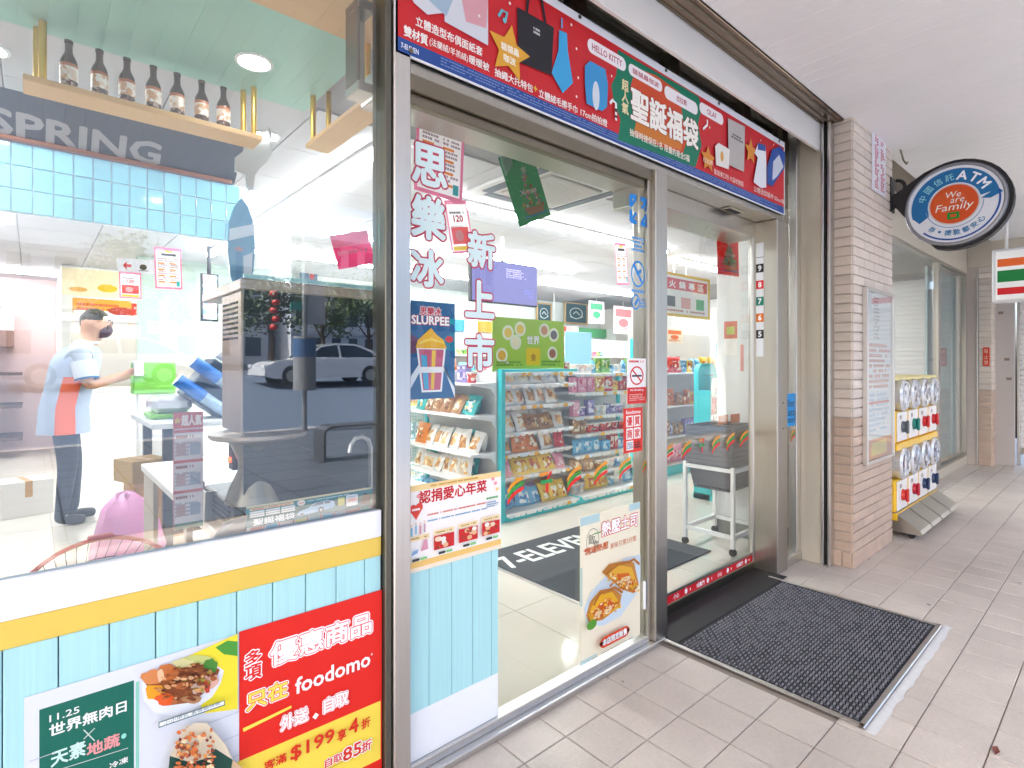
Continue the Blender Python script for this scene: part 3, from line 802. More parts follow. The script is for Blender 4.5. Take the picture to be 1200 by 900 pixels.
# green and orange backdrop of the title, lettering and pictured goods, measured on the banner
def bp(pts, c): A.Pq(pts, c)
bp([(724, 164), (727, 140), (719, 118), (716, 100), (722, 88), (724, 58), (740, 68), (800, 102), (819, 114), (822, 128), (818, 145), (822, 170), (815, 196), (800, 191), (770, 180)], '0f7a5c')
bp([(745, 160), (748, 128), (738, 104), (745, 80), (768, 88), (796, 108), (800, 140), (806, 160), (800, 180), (775, 172)], 'cf4a26')
bp([(742, 158), (746, 140), (800, 162), (798, 176)], 'd07a2e')
W0 = 'f6f2ee'
A.L(487, 18.4, 30, 565, '立體造型布偶面紙套', W0, bold=.02); A.L(473, 29, 41.6, 501, '雙材質', W0, bold=.03); A.L(503, 43.5, 54, 548, '(法蘭絨/羊羔絨)', W0, bold=.01); A.L(549.5, 64, 74, 573, '暖暖被', W0, bold=.02)
A.L(579.4, 79, 89, 624, '抽繩大托特包', W0, bold=.02); A.star(*A.q(627, 104), .012, 'e8b23a', n=4, rot=0); A.L(631, 104, 113.6, 676, '立體絨毛擦手巾', W0, bold=.02); A.L(680, 126.7, 135.5, 711, '17cm拍拍燈', W0, bold=.02)
for x_, t_, b_, r_2, s1 in ((688, 43, 60, 733, 'HELLO KITTY'), (736, 73, 87, 775.5, '貓貓蟲咖波'), (778, 99, 114.4, 817, '拉拉熊'), (819, 118.4, 132, 847, 'OLAF')):
    (u0, v1), (_, v0), (u1, _2) = A.q(x_, t_), A.q(x_, b_), A.q(r_2, b_); A.r(u0, v0, u1, v1, 'f3eef0', rad=(v1 - v0) * A.H * .47); A.t((u0 + u1) / 2, v0 + (v1 - v0) * .27, (v1 - v0) * .46, s1, 'b03a50', al='c', w=(u1 - u0) * .78 if len(s1) > 4 else None, bold=.02)
A.L(739, 102, 139, 817, '聖誕福袋', 'fbf7ee', bold=.035, out='8a2a1c', ow=.05)
for k_, ch in enumerate('超人氣'): A.L(728, 92 + 13.5 * k_, 105 + 13.5 * k_, 735.5, ch, 'f0e2b0', bold=.03)
A.L(737, 150, 159, 807, '抽保時捷保庇1名 限量的是全5福', 'f6efe0', bold=.015)
bp([(482, 0), (484, 4), (500, 18), (520, 16), (520, 26), (571, 54), (571, 0)], 'd4d8e0'); bp([(540, 0), (545, 26), (569, 34), (571, 0)], 'd9a0aa'); bp([(500, 0), (522, 20), (530, 0)], '9fb8cc')
bp([(605, 9), (606, 73), (645, 89), (648, 33)], '23242a'); A.line([A.q(616, 18), A.q(618, -4)], .012, '23242a'); A.line([A.q(638, 28), A.q(634, 2), A.q(628, -4)], .012, '23242a'); A.dashes(*A.q(624, 40), *A.q(631, 35), 2, 'd8d8d8', cols=4)
A.star(*A.q(596, 62), .10, 'e0a437', rot=84); A.L(586, 49, 58, 607, '貓貓蟲', 'f8f2e0', bold=.03); A.L(589, 63, 72, 603, '咖波', 'f8f2e0', bold=.03)
A.line([A.q(583, 20), A.q(587, 13), A.q(593, 16), A.q(591, 25)], .010, '5fb6c4'); A.e(*A.q(590, 25), .003, .02, '5fb6c4')
bp([(654, 36), (663, 40), (664, 60), (670, 98), (658, 110), (645, 86), (653, 60)], '3ea6dd'); A.line([A.q(657, 34), A.q(657, 22)], .008, '3ea6dd')
bp([(684, 78), (690, 72), (708, 82), (711, 100), (710, 126), (704, 131), (686, 122), (684, 100)], '3a95d0'); A.e(*A.q(697, 113), .008, .13, 'd2dde6')
for (px_, py_) in ((596, 5), (668, 30), (674, 58), (676, 92), (674, 114), (560, 20), (715, 90), (830, 150), (866, 150), (890, 165), (905, 170)): A.e(*A.q(px_, py_), .0018, .012, 'f0e4dc')
A.line([A.q(713, 122), A.q(716, 118), A.q(720, 122), A.q(720, 142)], .013, 'f0f0f0'); A.line([A.q(720, 128), A.q(720, 132)], .014, '27323a'); A.line([A.q(720, 136), A.q(720, 139)], .014, '27323a'); A.line([A.q(822, 152), A.q(827, 147), A.q(827, 141)], .012, 'f0f0f0')
A.star(*A.q(828, 187), .07, 'd98b32'); A.L(822, 184, 190, 834, '拉拉熊', 'f8e8d0'); A.star(*A.q(878, 178), .075, 'd98b32')
bp([(851, 139), (852, 194), (870, 202), (871, 149)], 'b9b4b0'); A.dashes(*A.q(855, 162), *A.q(869, 163), 2, '55504e', cols=5); bp([(836, 172), (837, 194), (852, 199), (853, 176), (840, 168)], 'e6e2dc'); A.e(*A.q(844, 184), .006, .06, 'd8a24a')
bp([(881, 214), (886, 185), (882, 180), (886, 170), (895, 172), (896, 190), (896, 220), (890, 221)], 'e6e8ee'); bp([(886, 168), (895, 171), (895, 178), (886, 176)], '27509c'); bp([(897, 216), (897, 196), (903, 176), (912, 172), (918, 180), (917, 198), (903, 219)], '234f9e'); bp([(903, 212), (904, 190), (911, 182), (916, 196), (908, 208)], 'cdd3e0')
A.L(834.4, 197.8, 204.4, 869, '聖誕束口包·大童枕抱毯', 'f0e2dc'); A.L(881, 217.8, 224.4, 916.7, '立體造型暖杯·50cm傘', 'f0e2dc')
A.done(t)
for u in (.02, .30, .52, .70, .97):
    mb = MB().cyl((BX0 + u * W_, BY - .001, BZ1 - .012 if u > .1 else BZ0 + .02), (BX0 + u * W_, BY - .004, BZ1 - .012 if u > .1 else BZ0 + .02), .008, n=10); mb.build('eyelet', STEEL_D, t)

# ================================================================== posters on the aqua boards
x0, x1 = .393, .787
t, A = sheet('sale_poster', 'red and yellow sale poster on the aqua boards under the window', 'poster', (x0, -.0185, .05), XP, ZP, x1 - x0, .577, 'e5261d')
A.Pq([(278, 893), (446, 821), (446, 889), (278, 973)], 'f8dc52')
K = dict(bold=.018)
RD = 'e5261d'
def duo(x0, t_, b_, x1, txt, fill, ow=.13):
    A.L(x0, t_, b_, x1, txt, RD, out='ffffff', ow=ow); A.L(x0, t_, b_, x1, txt, fill, bold=.035, out=RD, ow=.07)
duo(317.3, 754.7, 781, 434.7, '優惠商品', 'ffffff')
for (t_, b_, ch) in ((765, 781, '多'), (782, 798.7, '項')): A.L(287, t_, b_, 306, ch, 'ffffff', out='ffffff', ow=.11); A.L(287, t_, b_, 306, ch, RD, bold=.03)
duo(288.8, 813, 833, 336, '只在', 'ffe05a')
A.Pq([(284, 853), (341, 826), (341, 829), (285, 857)], 'ffe05a')
A.L(346, 794.7, 813, 433, 'foodomo', 'ffffff', bold=.03); A.e(*A.q(435, 766), .008, .006, 'f8c8c0')
duo(329, 840, 856, 360, '外送', 'ffffff'); duo(379, 818.7, 834.7, 406.7, '自取', 'ffffff'); A.star(*A.q(369, 838), .009, 'ffffff', n=4, rot=0, inner=.7)
for (x0_, t_, b_, x1_, ch) in ((309, 892, 902.7, 334.7, '客滿'), (340, 874.7, 892.5, 390.7, '$199'), (394.7, 856, 868.5, 404.5, '享'), (408, 844, 860, 418.7, '4'), (422.7, 842.7, 854, 432.5, '折')): A.L(x0_, t_, b_, x1_, ch, 'd8321c', bold=.03)
for (x0_, t_, b_, x1_, ch) in ((380, 889, 898.7, 400, '自取'), (401, 876.5, 891.5, 422, '85'), (422.7, 869, 881, 434, '折')): A.L(x0_, t_, b_, x1_, ch, 'd8321c', bold=.03, out='ffffff', ow=.10)
A.r(0, 0, 1, .08, 'e5261d'); A.r(.12, .22, .9, .222, '9c5a2a')
A.done(t)
t, A = sheet('vegan_poster', 'pale poster with green panel, rice bowl and rice ball on aqua boards', 'poster', (-.012, -.0178, .05), XP, ZP, .404, .573, 'e3e8f0', mat=pmat('marble_print', 'dfe5ee', .4, noise=.07, nscale=9))
A.Rq((46, 1000), (157, 797), '146a5a')
A.Rq((54, 835), (150, 833), '9fc9bb') if False else None
A.Rq((159, 985), (163, 798), '8fd3c0')
A.L(58, 838.5, 846.4, 93, '11.25', 'eef4f0', bold=.02); A.L(58, 850, 864, 148, '世界無肉日', 'f4f8f4', bold=.03)
A.line([A.q(98, 855), A.q(111, 868)], .002, 'cfe0d8'); A.line([A.q(98, 866), A.q(111, 853)], .002, 'cfe0d8')
A.L(60, 881, 899, 100, '天素', 'cdeee6', bold=.03); A.L(102, 872, 887, 140, '地蔬', 'f0a0a0', bold=.03, out='ffffff', ow=.03); A.e(*A.q(145, 862), .012, .010, '8fe0d0')
A.line([A.q(58, 905), A.q(150, 876)], .0015, 'cfe0d8'); A.L(128, 894, 901, 150, '冷凍', 'f4f8f4', bold=.02)
for yy in (0.30, .38, .47, .56, .66, .8): A.r(0.73, yy, 1.0, yy + .003, 'b9c3d0'); A.r(0.02, yy - .03, .12, yy - .027, 'b9c3d0')
# yellow napkin, bowl of braised food, caption, rice ball
A.Pq([(205, 775), (278, 742), (278, 830), (240, 835)], 'f2e23a')
A.Pq([(252, 758), (266, 750), (278, 751), (278, 768), (262, 766)], '4f9e3c')
def blob(cx, cyy, rx, ry, col, n=14, j=.18, seed=0):
    rn = random.Random(seed + int(cx * 31 + cyy * 17)); pts = []
    for i in range(n):
        a = 2 * math.pi * i / n; k = 1 + rn.uniform(-j, j); pts.append((cx + rx * k * math.cos(a), cyy - ry * k * math.sin(a)))
    A.Pq(pts, col)
A.Pq([(165, 800), (168, 820), (180, 834), (200, 838), (225, 832), (248, 816), (258, 800), (262, 785), (240, 770), (190, 783)], 'e9edf4')
A.Pq([(170, 798), (175, 815), (195, 826), (225, 822), (250, 802), (257, 784), (240, 772), (195, 782)], '9a5a32')
for (cx, cyy, rx, ry, c) in ((178, 793, 12, 9, 'd98a52'), (196, 787, 13, 10, 'c9743c'), (188, 790, 4, 8, 'f0c8a0'), (205, 808, 12, 8, '8a4a28'), (220, 796, 13, 9, '7a4226'), (212, 802, 8, 5, 'b5683a'), (232, 806, 9, 7, 'd8c0b0'), (181, 810, 12, 9, 'f0a428'), (193, 818, 11, 7, 'ea6228'), (224, 818, 11, 5, 'b88a60'), (232, 772, 16, 6, 'c8cf7e'), (214, 776, 12, 5, 'd8d49a'), (246, 780, 8, 9, '4e8f3a'), (247, 796, 8, 10, 'e6b8a4'), (242, 803, 4, 8, 'd04a3a'), (228, 790, 5, 4, '5e3018'), (206, 797, 5, 3, '60321c')): blob(cx, cyy, rx, ry, c)
for i in range(90):
    rn = random.Random(500 + i); a_ = rn.uniform(0, 6.28); r_q = math.sqrt(rn.random()); cx_, cy_ = 214 + 36 * r_q * math.cos(a_), 798 + 20 * r_q * math.sin(a_) - 8 * r_q * math.cos(a_)
    blob(cx_, cy_, rn.uniform(1.5, 4.5), rn.uniform(1, 2.6), rn.choice(['8a4a28', 'b5683a', '7a4226', 'c98a52', 'd9a06a', 'a05a30', '9a8a3a', 'e0b080', '60321c']), 7, .3)
A.Pq([(184, 841), (261, 816), (261, 822), (184, 848)], '3f6b72'); A.Pq([(185, 842), (260, 817), (260, 821), (185, 846.5)], 'f2f4f4'); A.L(190, 840.5, 845, 256, '小小甲乳 素香鹵味飯', '5a7a80')
A.Pq([(198, 900), (190, 925), (275, 925), (282, 895), (250, 868), (236, 842), (216, 846)], 'cdb08c')
A.Pq([(197, 880), (192, 930), (262, 930), (270, 885), (262, 868), (240, 842), (225, 842), (212, 852)], 'ddd2b8')
A.Pq([(197, 880), (192, 930), (262, 930), (270, 885), (250, 872), (236, 884), (222, 888)], '1f4a40')
for i in range(120):
    rn = random.Random(i); blob(203 + rn.random() * 44, 897 - rn.random() * 50 * (1 - .2 * rn.random()), rn.uniform(1.4, 3.6), rn.uniform(1.2, 2.8), rn.choice(['d9824a', 'e09a5a', 'c9683a', '8a4a3a', 'efd9b0', 'd8753e']), 8)
A.done(t)

# ================================================================== aqua film at the foot of the fixed pane
fxr = atY(582, 760, 0).x
t = thing('board_film', 'pale aqua board panel with white foot at the fixed pane', 'panel', (1.05, -.006, .05))
B('white_foot', (.874, -.007, .051), (fxr, -.0045, .205), pmat('white_film', 'e9f0f6', .3), t)
B('backing', (.874, -.0058, .2055), (fxr, -.0045, .70), pmat('groove_blue', '6f8fb0', .7), t)
px0 = [atY(p, 800, 0).x for p in (474, 501, 527.5, 552, 574)] + [fxr]
for i in range(5): B('plank', (px0[i] + .0012, -.009, .2056), (px0[i + 1] - .0012, -.006, .70), AQUA, t)

# charity dinner poster
G = 'posters stuck on the shop glass'
t, A = wall_sheet('charity_poster', 'white landscape poster with red heading and yellow borders on the fixed pane', 'poster', (473, 571), (587, 642), -.0125, 'fbf7f2')
A.r(0, .93, 1, 1, 'f5d99a'); A.r(0, .0, 1, .05, 'f8e6cf'); A.r(0, .05, 1, .12, 'f3c977'); A.dashes(.25, .945, .75, .985, 1, 'c99a4a', cols=50, fill=.5)
A.L(491, 576, 591, 570, '認捐愛心年菜', 'c8202c', bold=.03)
A.e(.085, .73, .035, .05, 'e0483c'); A.e(.14, .74, .035, .05, 'e0483c'); A.poly([(.055, .715), (.17, .72), (.112, .60)], 'e0483c'); A.dashes(.075, .70, .15, .74, 1, 'ffffff', cols=5)
A.dashes(.22, .615, .85, .645, 1, 'd8705a', cols=34); A.dashes(.22, .545, .85, .572, 1, '5f9fc8', cols=38); A.dashes(.83, .66, .97, .70, 1, '58b06a', cols=6); A.dashes(.83, .56, .97, .64, 3, '7a9fc0', cols=8)
for (u, v, c) in ((.06, .42, '7ab8d8'), (.10, .44, '9fc8e0'), (.14, .43, 'd89aa8'), (.18, .44, 'c8a8b8')): A.r(u, v, u + .018, v + .10, c); A.e(u + .009, v + .12, .010, .016, 'f0d8c8')
for (u, v, c) in ((.13, .87, 'eda0a8'), (.90, .92, 'eda0a8'), (.93, .86, 'eda0a8'), (.02, .85, 'f0b8b8'), (.95, .78, 'f3cf82')): A.e(u, v, .018, .022, c)
for k in range(4):
    u0 = .03 + k * .245; v0 = .13 + k * .012
    A.r(u0, .365 + v0 - .13, u0 + .2, .42 + v0 - .13, 'f6dfae'); A.dashes(u0 + .02, .38 + v0 - .13, u0 + .18, .405 + v0 - .13, 1, '9a7a4a', cols=10)
    if k:
        A.r(u0, v0 + .06, u0 + .2, v0 + .225, 'cf2a2c')
        rn = random.Random(k)
        for q in range(5): A.e(u0 + rn.uniform(.03, .17), v0 + rn.uniform(.085, .2), .026, .028, rn.choice(['f3ece4', 'e8b890', 'f0d8b8'])); A.e(u0 + rn.uniform(.03, .17), v0 + rn.uniform(.085, .2), .014, .016, rn.choice(['a8402a', 'c8703a', '8a3a2a']))
    else:
        A.poly([(u0 + .12, v0 + .1), (u0 + .19, v0 + .11), (u0 + .18, v0 + .23), (u0 + .15, v0 + .22)], 'dc9ab0'); A.poly([(u0 + .03, v0 + .07), (u0 + .09, v0 + .09), (u0 + .10, v0 + .13), (u0 + .05, v0 + .12)], '8fb4dc')
    A.r(u0 + .04, v0, u0 + .11, v0 + .03, '3a4044', rad=.004); A.r(u0 + .115, v0, u0 + .18, v0 + .03, '8fd08a', rad=.004)
A.done(t)
# toasted sandwich poster
t, A = wall_sheet('toast_poster', 'cream portrait poster picturing toasted sandwiches low on the fixed pane', 'poster', (680, 607), (750, 743), -.010, 'f4ecd2')
A.r(0, .94, .3, 1, 'b9d6d8'); A.r(.8, .95, 1, 1, 'b9d6d8'); A.r(0, .0, .25, .03, 'c4dcd8'); A.r(.0, .40, .03, .66, 'b9d2c8')
A.ring(.19, .82, .10, .085, .06, '8c8f7c'); A.t(.12, .80, .07, '飯', '6a6c5c'); A.t(.19, .76, .06, '食', '6a6c5c'); A.r(.22, .86, .34, .868, '4ea04a'); A.r(.05, .765, .16, .773, 'd9503c')
A.L(705, 612.5, 628.7, 746.5, '熱壓土司', 'ffffff', bold=.03, out='d9481f', ow=.09)
A.L(685, 643, 651.7, 712.5, '現場熱壓', 'cf6a3c', bold=.02); A.L(714.5, 637, 644, 745, '美味只需3分鐘', 'd88a6a')
A.poly([(.05, .38), (.10, .26), (.35, .20), (.65, .21), (.93, .32), (1.0, .42), (1.0, .60), (.7, .62), (.45, .56), (.15, .47)], 'cfe0ea')
def tri(pts, c): A.poly(pts, c)
tri([(.33, .58), (.45, .62), (.70, .60), (.88, .56), (.97, .38), (.88, .33), (.66, .40)], 'c98a3e'); tri([(.40, .57), (.60, .59), (.84, .53), (.93, .40), (.86, .36), (.70, .43), (.52, .50)], 'e8b03a'); tri([(.55, .53), (.78, .50), (.88, .40), (.80, .38), (.66, .44)], 'd96a22'); A.e(.72, .46, .10, .022, 'f0dcb0'); A.e(.78, .42, .06, .018, 'f0d4a4')
tri([(.08, .33), (.14, .41), (.30, .46), (.50, .44), (.66, .36), (.62, .28), (.34, .245), (.12, .27)], 'c8873c'); tri([(.12, .33), (.2, .40), (.33, .43), (.5, .41), (.6, .33), (.52, .27), (.3, .26), (.14, .28)], 'f0b82e'); tri([(.16, .31), (.3, .37), (.5, .35), (.56, .29), (.3, .262)], 'd8641f'); A.e(.27, .30, .06, .028, 'f3dcae'); A.e(.43, .30, .065, .03, 'f3dcae')
for i in range(150):
    rn = random.Random(900 + i); up = i % 2
    u_, v_ = (.40 + .48 * rn.random(), .0) if up else (.14 + .46 * rn.random(), .0)
    v_ = (.575 - (u_ - .40) * .30 - .10 * rn.random()) if up else (.275 + .13 * rn.random() * (1 - abs(u_ - .36) * 2.4))
    A.e(u_, v_, rn.uniform(.008, .026), rn.uniform(.004, .010), rn.choice(['f2c23c', 'e8952a', 'd8641f', 'f6dc8a', 'c9762c', 'f0b030', 'f6e6c0', 'b8601f']), 7)
for (x0_, y0_, x1_, y1_) in ((.33, .58, .70, .605), (.70, .60, .90, .555), (.13, .40, .32, .455), (.32, .455, .6, .40)): A.line([(x0_, y0_), ((x0_ + x1_) / 2, max(y0_, y1_) + .008), (x1_, y1_)], .012, 'b5702c')
A.e(.10, .275, .075, .032, '5a9a34')
A.r(.22, .075, .72, .15, 'd9481f', rad=.03); A.t(.27, .09, .045, '本店限定販售', 'ffffff', w=.4, bold=.03)
A.dashes(.1, .035, .8, .05, 1, 'a8a890', cols=40)
A.done(t)
# slush drink poster behind the glass
t, A = wall_sheet('slush_poster', 'dark blue poster with frozen yellow drink cup behind the fixed pane', 'poster', (474, 351), (533, 466), .012, '2f6597')
A.poly([(0, .0), (0, .14), (.35, .42), (.35, .34)], 'e8ecf4'); A.poly([(1, .0), (1, .1), (.7, .36), (.7, .42)], 'e8ecf4'); A.poly([(.0, .45), (.3, .48), (.3, .6), (0, .7)], '7a4a6a'); A.poly([(1, .5), (.72, .5), (.72, .62), (1, .72)], '1d7f9c'); A.r(.78, .78, .98, .84, '17a0b0'); A.e(.88, .62, .08, .035, 'd8343a')
A.t(.50, .86, .085, '思樂冰', 'c8324a', al='c', w=.42, bold=.03, out='f6e9ee', ow=.1); A.t(.50, .765, .085, 'SLURPEE', 'ffffff', al='c', w=.74, bold=.05, out='c8324a', ow=.12)
A.poly([(.22, .52), (.80, .52), (.72, .07), (.32, .07)], 'f4f4f8'); A.poly([(.26, .51), (.76, .51), (.69, .09), (.35, .09)], 'c8607c'); A.poly([(.30, .45), (.42, .45), (.46, .10), (.37, .10)], '4aa6d0'); A.poly([(.52, .5), (.6, .5), (.56, .10), (.5, .10)], 'f0c23a'); A.r(.27, .27, .74, .33, 'f0eef2')
A.poly([(.2, .52), (.24, .6), (.36, .66), (.5, .73), (.62, .66), (.76, .61), (.82, .52)], 'f2b62c'); A.poly([(.26, .56), (.5, .60), (.76, .57), (.76, .59), (.5, .63), (.26, .58)], 'f8d25a')
A.done(t)
# cut-out letters on the glass, white with crimson edge
GL = 'cut-out letters on the fixed pane'
for (ch, x0_, t_, b_, x1_) in (('思', 484, 166, 212, 523), ('樂', 483, 227, 276, 521), ('冰', 482, 290, 333, 519), ('新', 549, 270, 311, 579), ('上', 546, 328, 370, 578), ('市', 546, 392, 433, 578)):
    p, q = atY(x0_, b_, -.0065), Vector((atY(x1_, b_, -.0065).x, 0, atY(x0_, t_, -.0065).z))
    t = thing('glass_letter', 'pale %s with crimson outline stuck on the fixed pane' % {'思': 'first letter of the longer column', '樂': 'middle letter of the longer column', '冰': 'last letter above the drink poster', '新': 'top letter of the shorter column', '上': 'middle letter over the purple screen', '市': 'lowest letter of the shorter column'}[ch], 'letter', (p.x, -.0065, p.z), GL)
    A = Art((p.x, -.0066, p.z), XP, ZP, q.x - p.x, q.z - p.z, step=.0003)
    A.t(0, 0, 1, ch, 'd8edee', w=1, bold=.04, out='b83a58', ow=.085); A.done(t, lename='letter_face')
# blue symbols
t = thing('recycling_decal', 'bright blue recycling symbol printed on the fixed pane', 'decal', (2.06, -.006, 1.98))
p, q = atY(738, 261, -.006), atY(758, 233, -.006)
A = Art((p.x, -.006, p.z), XP, ZP, q.x - p.x, q.z - p.z)
for (x0, y0, x1, y1) in ((.05, .55, .38, .95), (.62, .55, .95, .95), (.05, .05, .38, .45), (.62, .05, .95, .45)):
    A.line([(x0, y1) if x0 < .5 else (x1, y1), (x0, y0) if x0 < .5 else (x1, y0)], .02, '1f86d8'); A.line([(x0, (y0 + y1) / 2 + (.18 if y0 > .3 else -.18)), (x1, (y0 + y1) / 2 + (.18 if y0 > .3 else -.18))], .02, '1f86d8')
    A.line([(x0 + .05, y0 + .05), (x1 - .02, y1 - .05)], .014, '1f86d8')
A.done(t)
t = thing('service_decal', 'column of small blue service symbols with crossed circle on fixed pane', 'decal', (2.06, -.006, 1.4))
p, q = atY(738, 366, -.006), atY(757, 278, -.006)
A = Art((p.x, -.006, p.z), XP, ZP, q.x - p.x, q.z - p.z)
A.dashes(.1, .78, .9, .98, 4, '4a9be0', cols=5); A.ring(.5, .50, .42, .17, .14, '1f86d8'); A.line([(.22, .62), (.8, .38)], .014, '1f86d8'); A.line([(.4, .5), (.7, .55)], .014, '1f86d8'); A.dashes(.1, .25, .9, .31, 1, '4a9be0', cols=5); A.ring(.35, .14, .26, .10, .2, '1f86d8'); A.line([(.3, .1), (.5, .18)], .012, '1f86d8'); A.dashes(.62, .07, .95, .2, 3, '4a9be0', cols=3)
A.done(t)
# no smoking sign and red shop sticker
t, A = wall_sheet('no_smoking_sign', 'white and red no smoking notice on the fixed pane', 'sign', (735, 420), (757, 472), -.010, 'f6f4f2')
A.r(0, 0, 1, .36, 'd92a26'); A.ring(.5, .62, .36, .21, .16, 'd92a26'); A.line([(.27, .75), (.73, .49)], .008, 'd92a26'); A.r(.24, .595, .76, .635, '3a3a3a'); A.dashes(.1, .9, .9, .97, 1, 'd92a26', cols=9); A.t(.5, .27, .055, 'No Smoking', 'ffffff', al='c', w=.7, bold=.03); A.dashes(.1, .06, .9, .22, 4, 'f0b0a8', cols=12); A.done(t)
t, A = wall_sheet('shop_sticker', 'red rectangular sticker with white character squares on fixed pane', 'sticker', (731, 479), (753, 528), -.010, 'e0352a')
A.t(.5, .87, .08, 'foodomo', 'ffffff', al='c', w=.78, bold=.03)
for i, ch in enumerate('優質商家'):
    u, v = .12 + .40 * (i % 2), .58 - .28 * (i // 2); A.r(u, v, u + .36, v + .25, 'f6f0ec'); A.t(u + .05, v + .03, .19, ch, 'd92a26', w=.26, bold=.03)
A.r(.12, .06, .48, .27, 'f6f0ec'); A.dashes(.16, .09, .44, .24, 4, '5a6a90', cols=4); A.dashes(.55, .08, .88, .24, 3, '2a2a2a', cols=3); A.done(t)
# tri-colour stripe decals
def stripes(bl, tr, y, label, seven=False, grp='stripe decals on the glass'):
    p, q = atY(*bl, y), atY(*tr, y)
    t = thing('stripe_decal', label, 'decal', (p.x, y, p.z), grp)
    A = Art((p.x, y, p.z), XP, ZP, q.x - p.x, q.z - p.z)
    if seven:
        A.r(.05, .42, .95, .60, '2a9a55'); A.poly([(.42, .0), (.65, .0), (.66, .42), (.44, .42)], 'e02a20'); A.poly([(.48, .60), (.66, .60), (.95, .95), (.75, .98)], 'e02a20'); A.poly([(.05, .78), (.6, .85), (.7, 1.0), (.05, .95)], 'f0952a')
    else:
        for k, c in enumerate(('f0a02a', '3a9a3a', 'e8301f')):
            o = -k * .24; pts = [(.02 + k * .0, .42 + o), (.25, .68 + o), (.6, .86 + o), (.98, .97 + o), (.98, .80 + o), (.6, .68 + o), (.28, .50 + o), (.06, .24 + o)]
            A.poly(list(reversed(pts)), c)
    A.done(t)
L1 = 'tricolour stripe decal on the fixed pane, '
for (bl, tr), w_ in zip((((594, 586), (614, 556)), ((664, 572), (681, 544)), ((696, 564), (712, 539)), ((725, 557), (740, 534)), ((753, 552), (758, 538))), ('beside the charity poster', 'just past the numeral seven', 'second past the numeral seven', 'below the red sticker', 'at the edge of the steel mullion')): stripes(bl, tr, -.006, L1 + w_)
stripes((633, 578), (648, 551), -.006, 'orange green and red numeral seven decal on the fixed pane', True)
L2 = 'tricolour stripe decal on the sliding door, '
for (bl, tr), w_ in zip((((777, 540), (789, 519)), ((799, 535), (810, 515)), ((834, 528), (844, 509)), ((851, 525), (861, 506)), ((867, 521), (877, 503))), ('next to the fixed pane', 'just before the numeral seven', 'just past the numeral seven', 'second past the numeral seven', 'nearest to the height ruler')): stripes(bl, tr, .1, L2 + w_.replace('nearest to', 'next to'))
stripes((819, 531), (826, 513), .1, 'orange green and red numeral seven decal on the sliding door', True)
stripes((915, 519), (921, 501), -.006, 'small numeral seven decal on the narrow side pane', True); stripes((927, 515), (933, 500), -.006, 'small stripe decal on the narrow side pane')
t, A = wall_sheet('delivery_sticker', 'bright blue delivery service sticker on the narrow side pane', 'sticker', (919, 462), (934, 498), -.008, '2a9be0')
A.t(.1, .60, .22, 'Uber', '12304a', w=.7, bold=.02); A.t(.1, .32, .22, 'Eats', '12304a', w=.7, bold=.02); A.dashes(.1, .1, .9, .24, 2, '12304a', cols=7); A.done(t)
zt_, zb_ = atX(889, 285, 3.4545).z, atX(889, 418, 3.4545).z
t, A = sheet('height_ruler', 'white height ruler strip with coloured number tags on the door post', 'ruler', (3.4525, .088, zb_), (0, -1, 0), ZP, .048, zt_ - zb_, 'eceef2')
for k, (c, ch) in enumerate((('1c1c20', '5'), ('e0762a', '6'), ('14806a', '7'), ('d8232c', '8'), ('1c1c20', '9'))): A.r(0, .16 + k * .145, 1, .16 + k * .145 + .075, c); A.t(.3, .175 + k * .145, .045, ch, 'ffffff', w=.4, bold=.05)
A.r(0, .87, 1, .875, '3a3a3a'); A.done(t)
# ================================================================== inside the shop: floor, ceiling, walls, lamps
FT = pmat('shop_floor_tile', 'dfd8cc', .09, noise=.05, nscale=3, vary=.02, world=True)
CT = pmat('ceiling_panel', 'c2c1c5', .7, noise=.02, vary=.01)
sf = struct(B('shop_floor', (-4, 0.06, -.2), (10.5, 11, -.006), pmat('shop_grout', 'a89c8c', .8)))
fm = MB().bbox((-.2985, -.2985, -.012), (.2985, .2985, 0), .0015).build('tile', FT, mesh_only=True)
for i in range(17):
    for j in range(17):
        link('tile', fm, sf, loc=(-.48 + .6 * i - 1.2 + .3, .36 + .6 * j, 0))
scl = struct(B('shop_ceiling', (-4, .06, 2.612), (10.5, 11, 2.8), pmat('ceiling_grid', '8f8f93', .7)))
cm_ = MB().bbox((-.297, -.297, -.010), (.297, .297, .01), .002).build('panel', CT, mesh_only=True)
for i in range(17):
    for j in range(16):
        link('panel', cm_, scl, loc=(-1.6 + .6 * i, 1.55 + .6 * j, 2.61))
SW = pmat('shop_wall', 'e9e7e4', .6, noise=.02)
tag(B('back_wall', (-4, 10.2, 0), (10.5, 10.4, 2.61), SW), 'plain white back wall of the shop behind the drinks counter', 'wall')
tag(B('end_wall', (-4.1, .06, 0), (-4, 10.4, 2.61), SW), 'plain white shop wall at the counter end', 'wall')
tag(B('partition', (10.3, .06, 0), (10.45, 10.3, 2.61), SW), 'plain white partition at the side window end of the shop', 'wall')
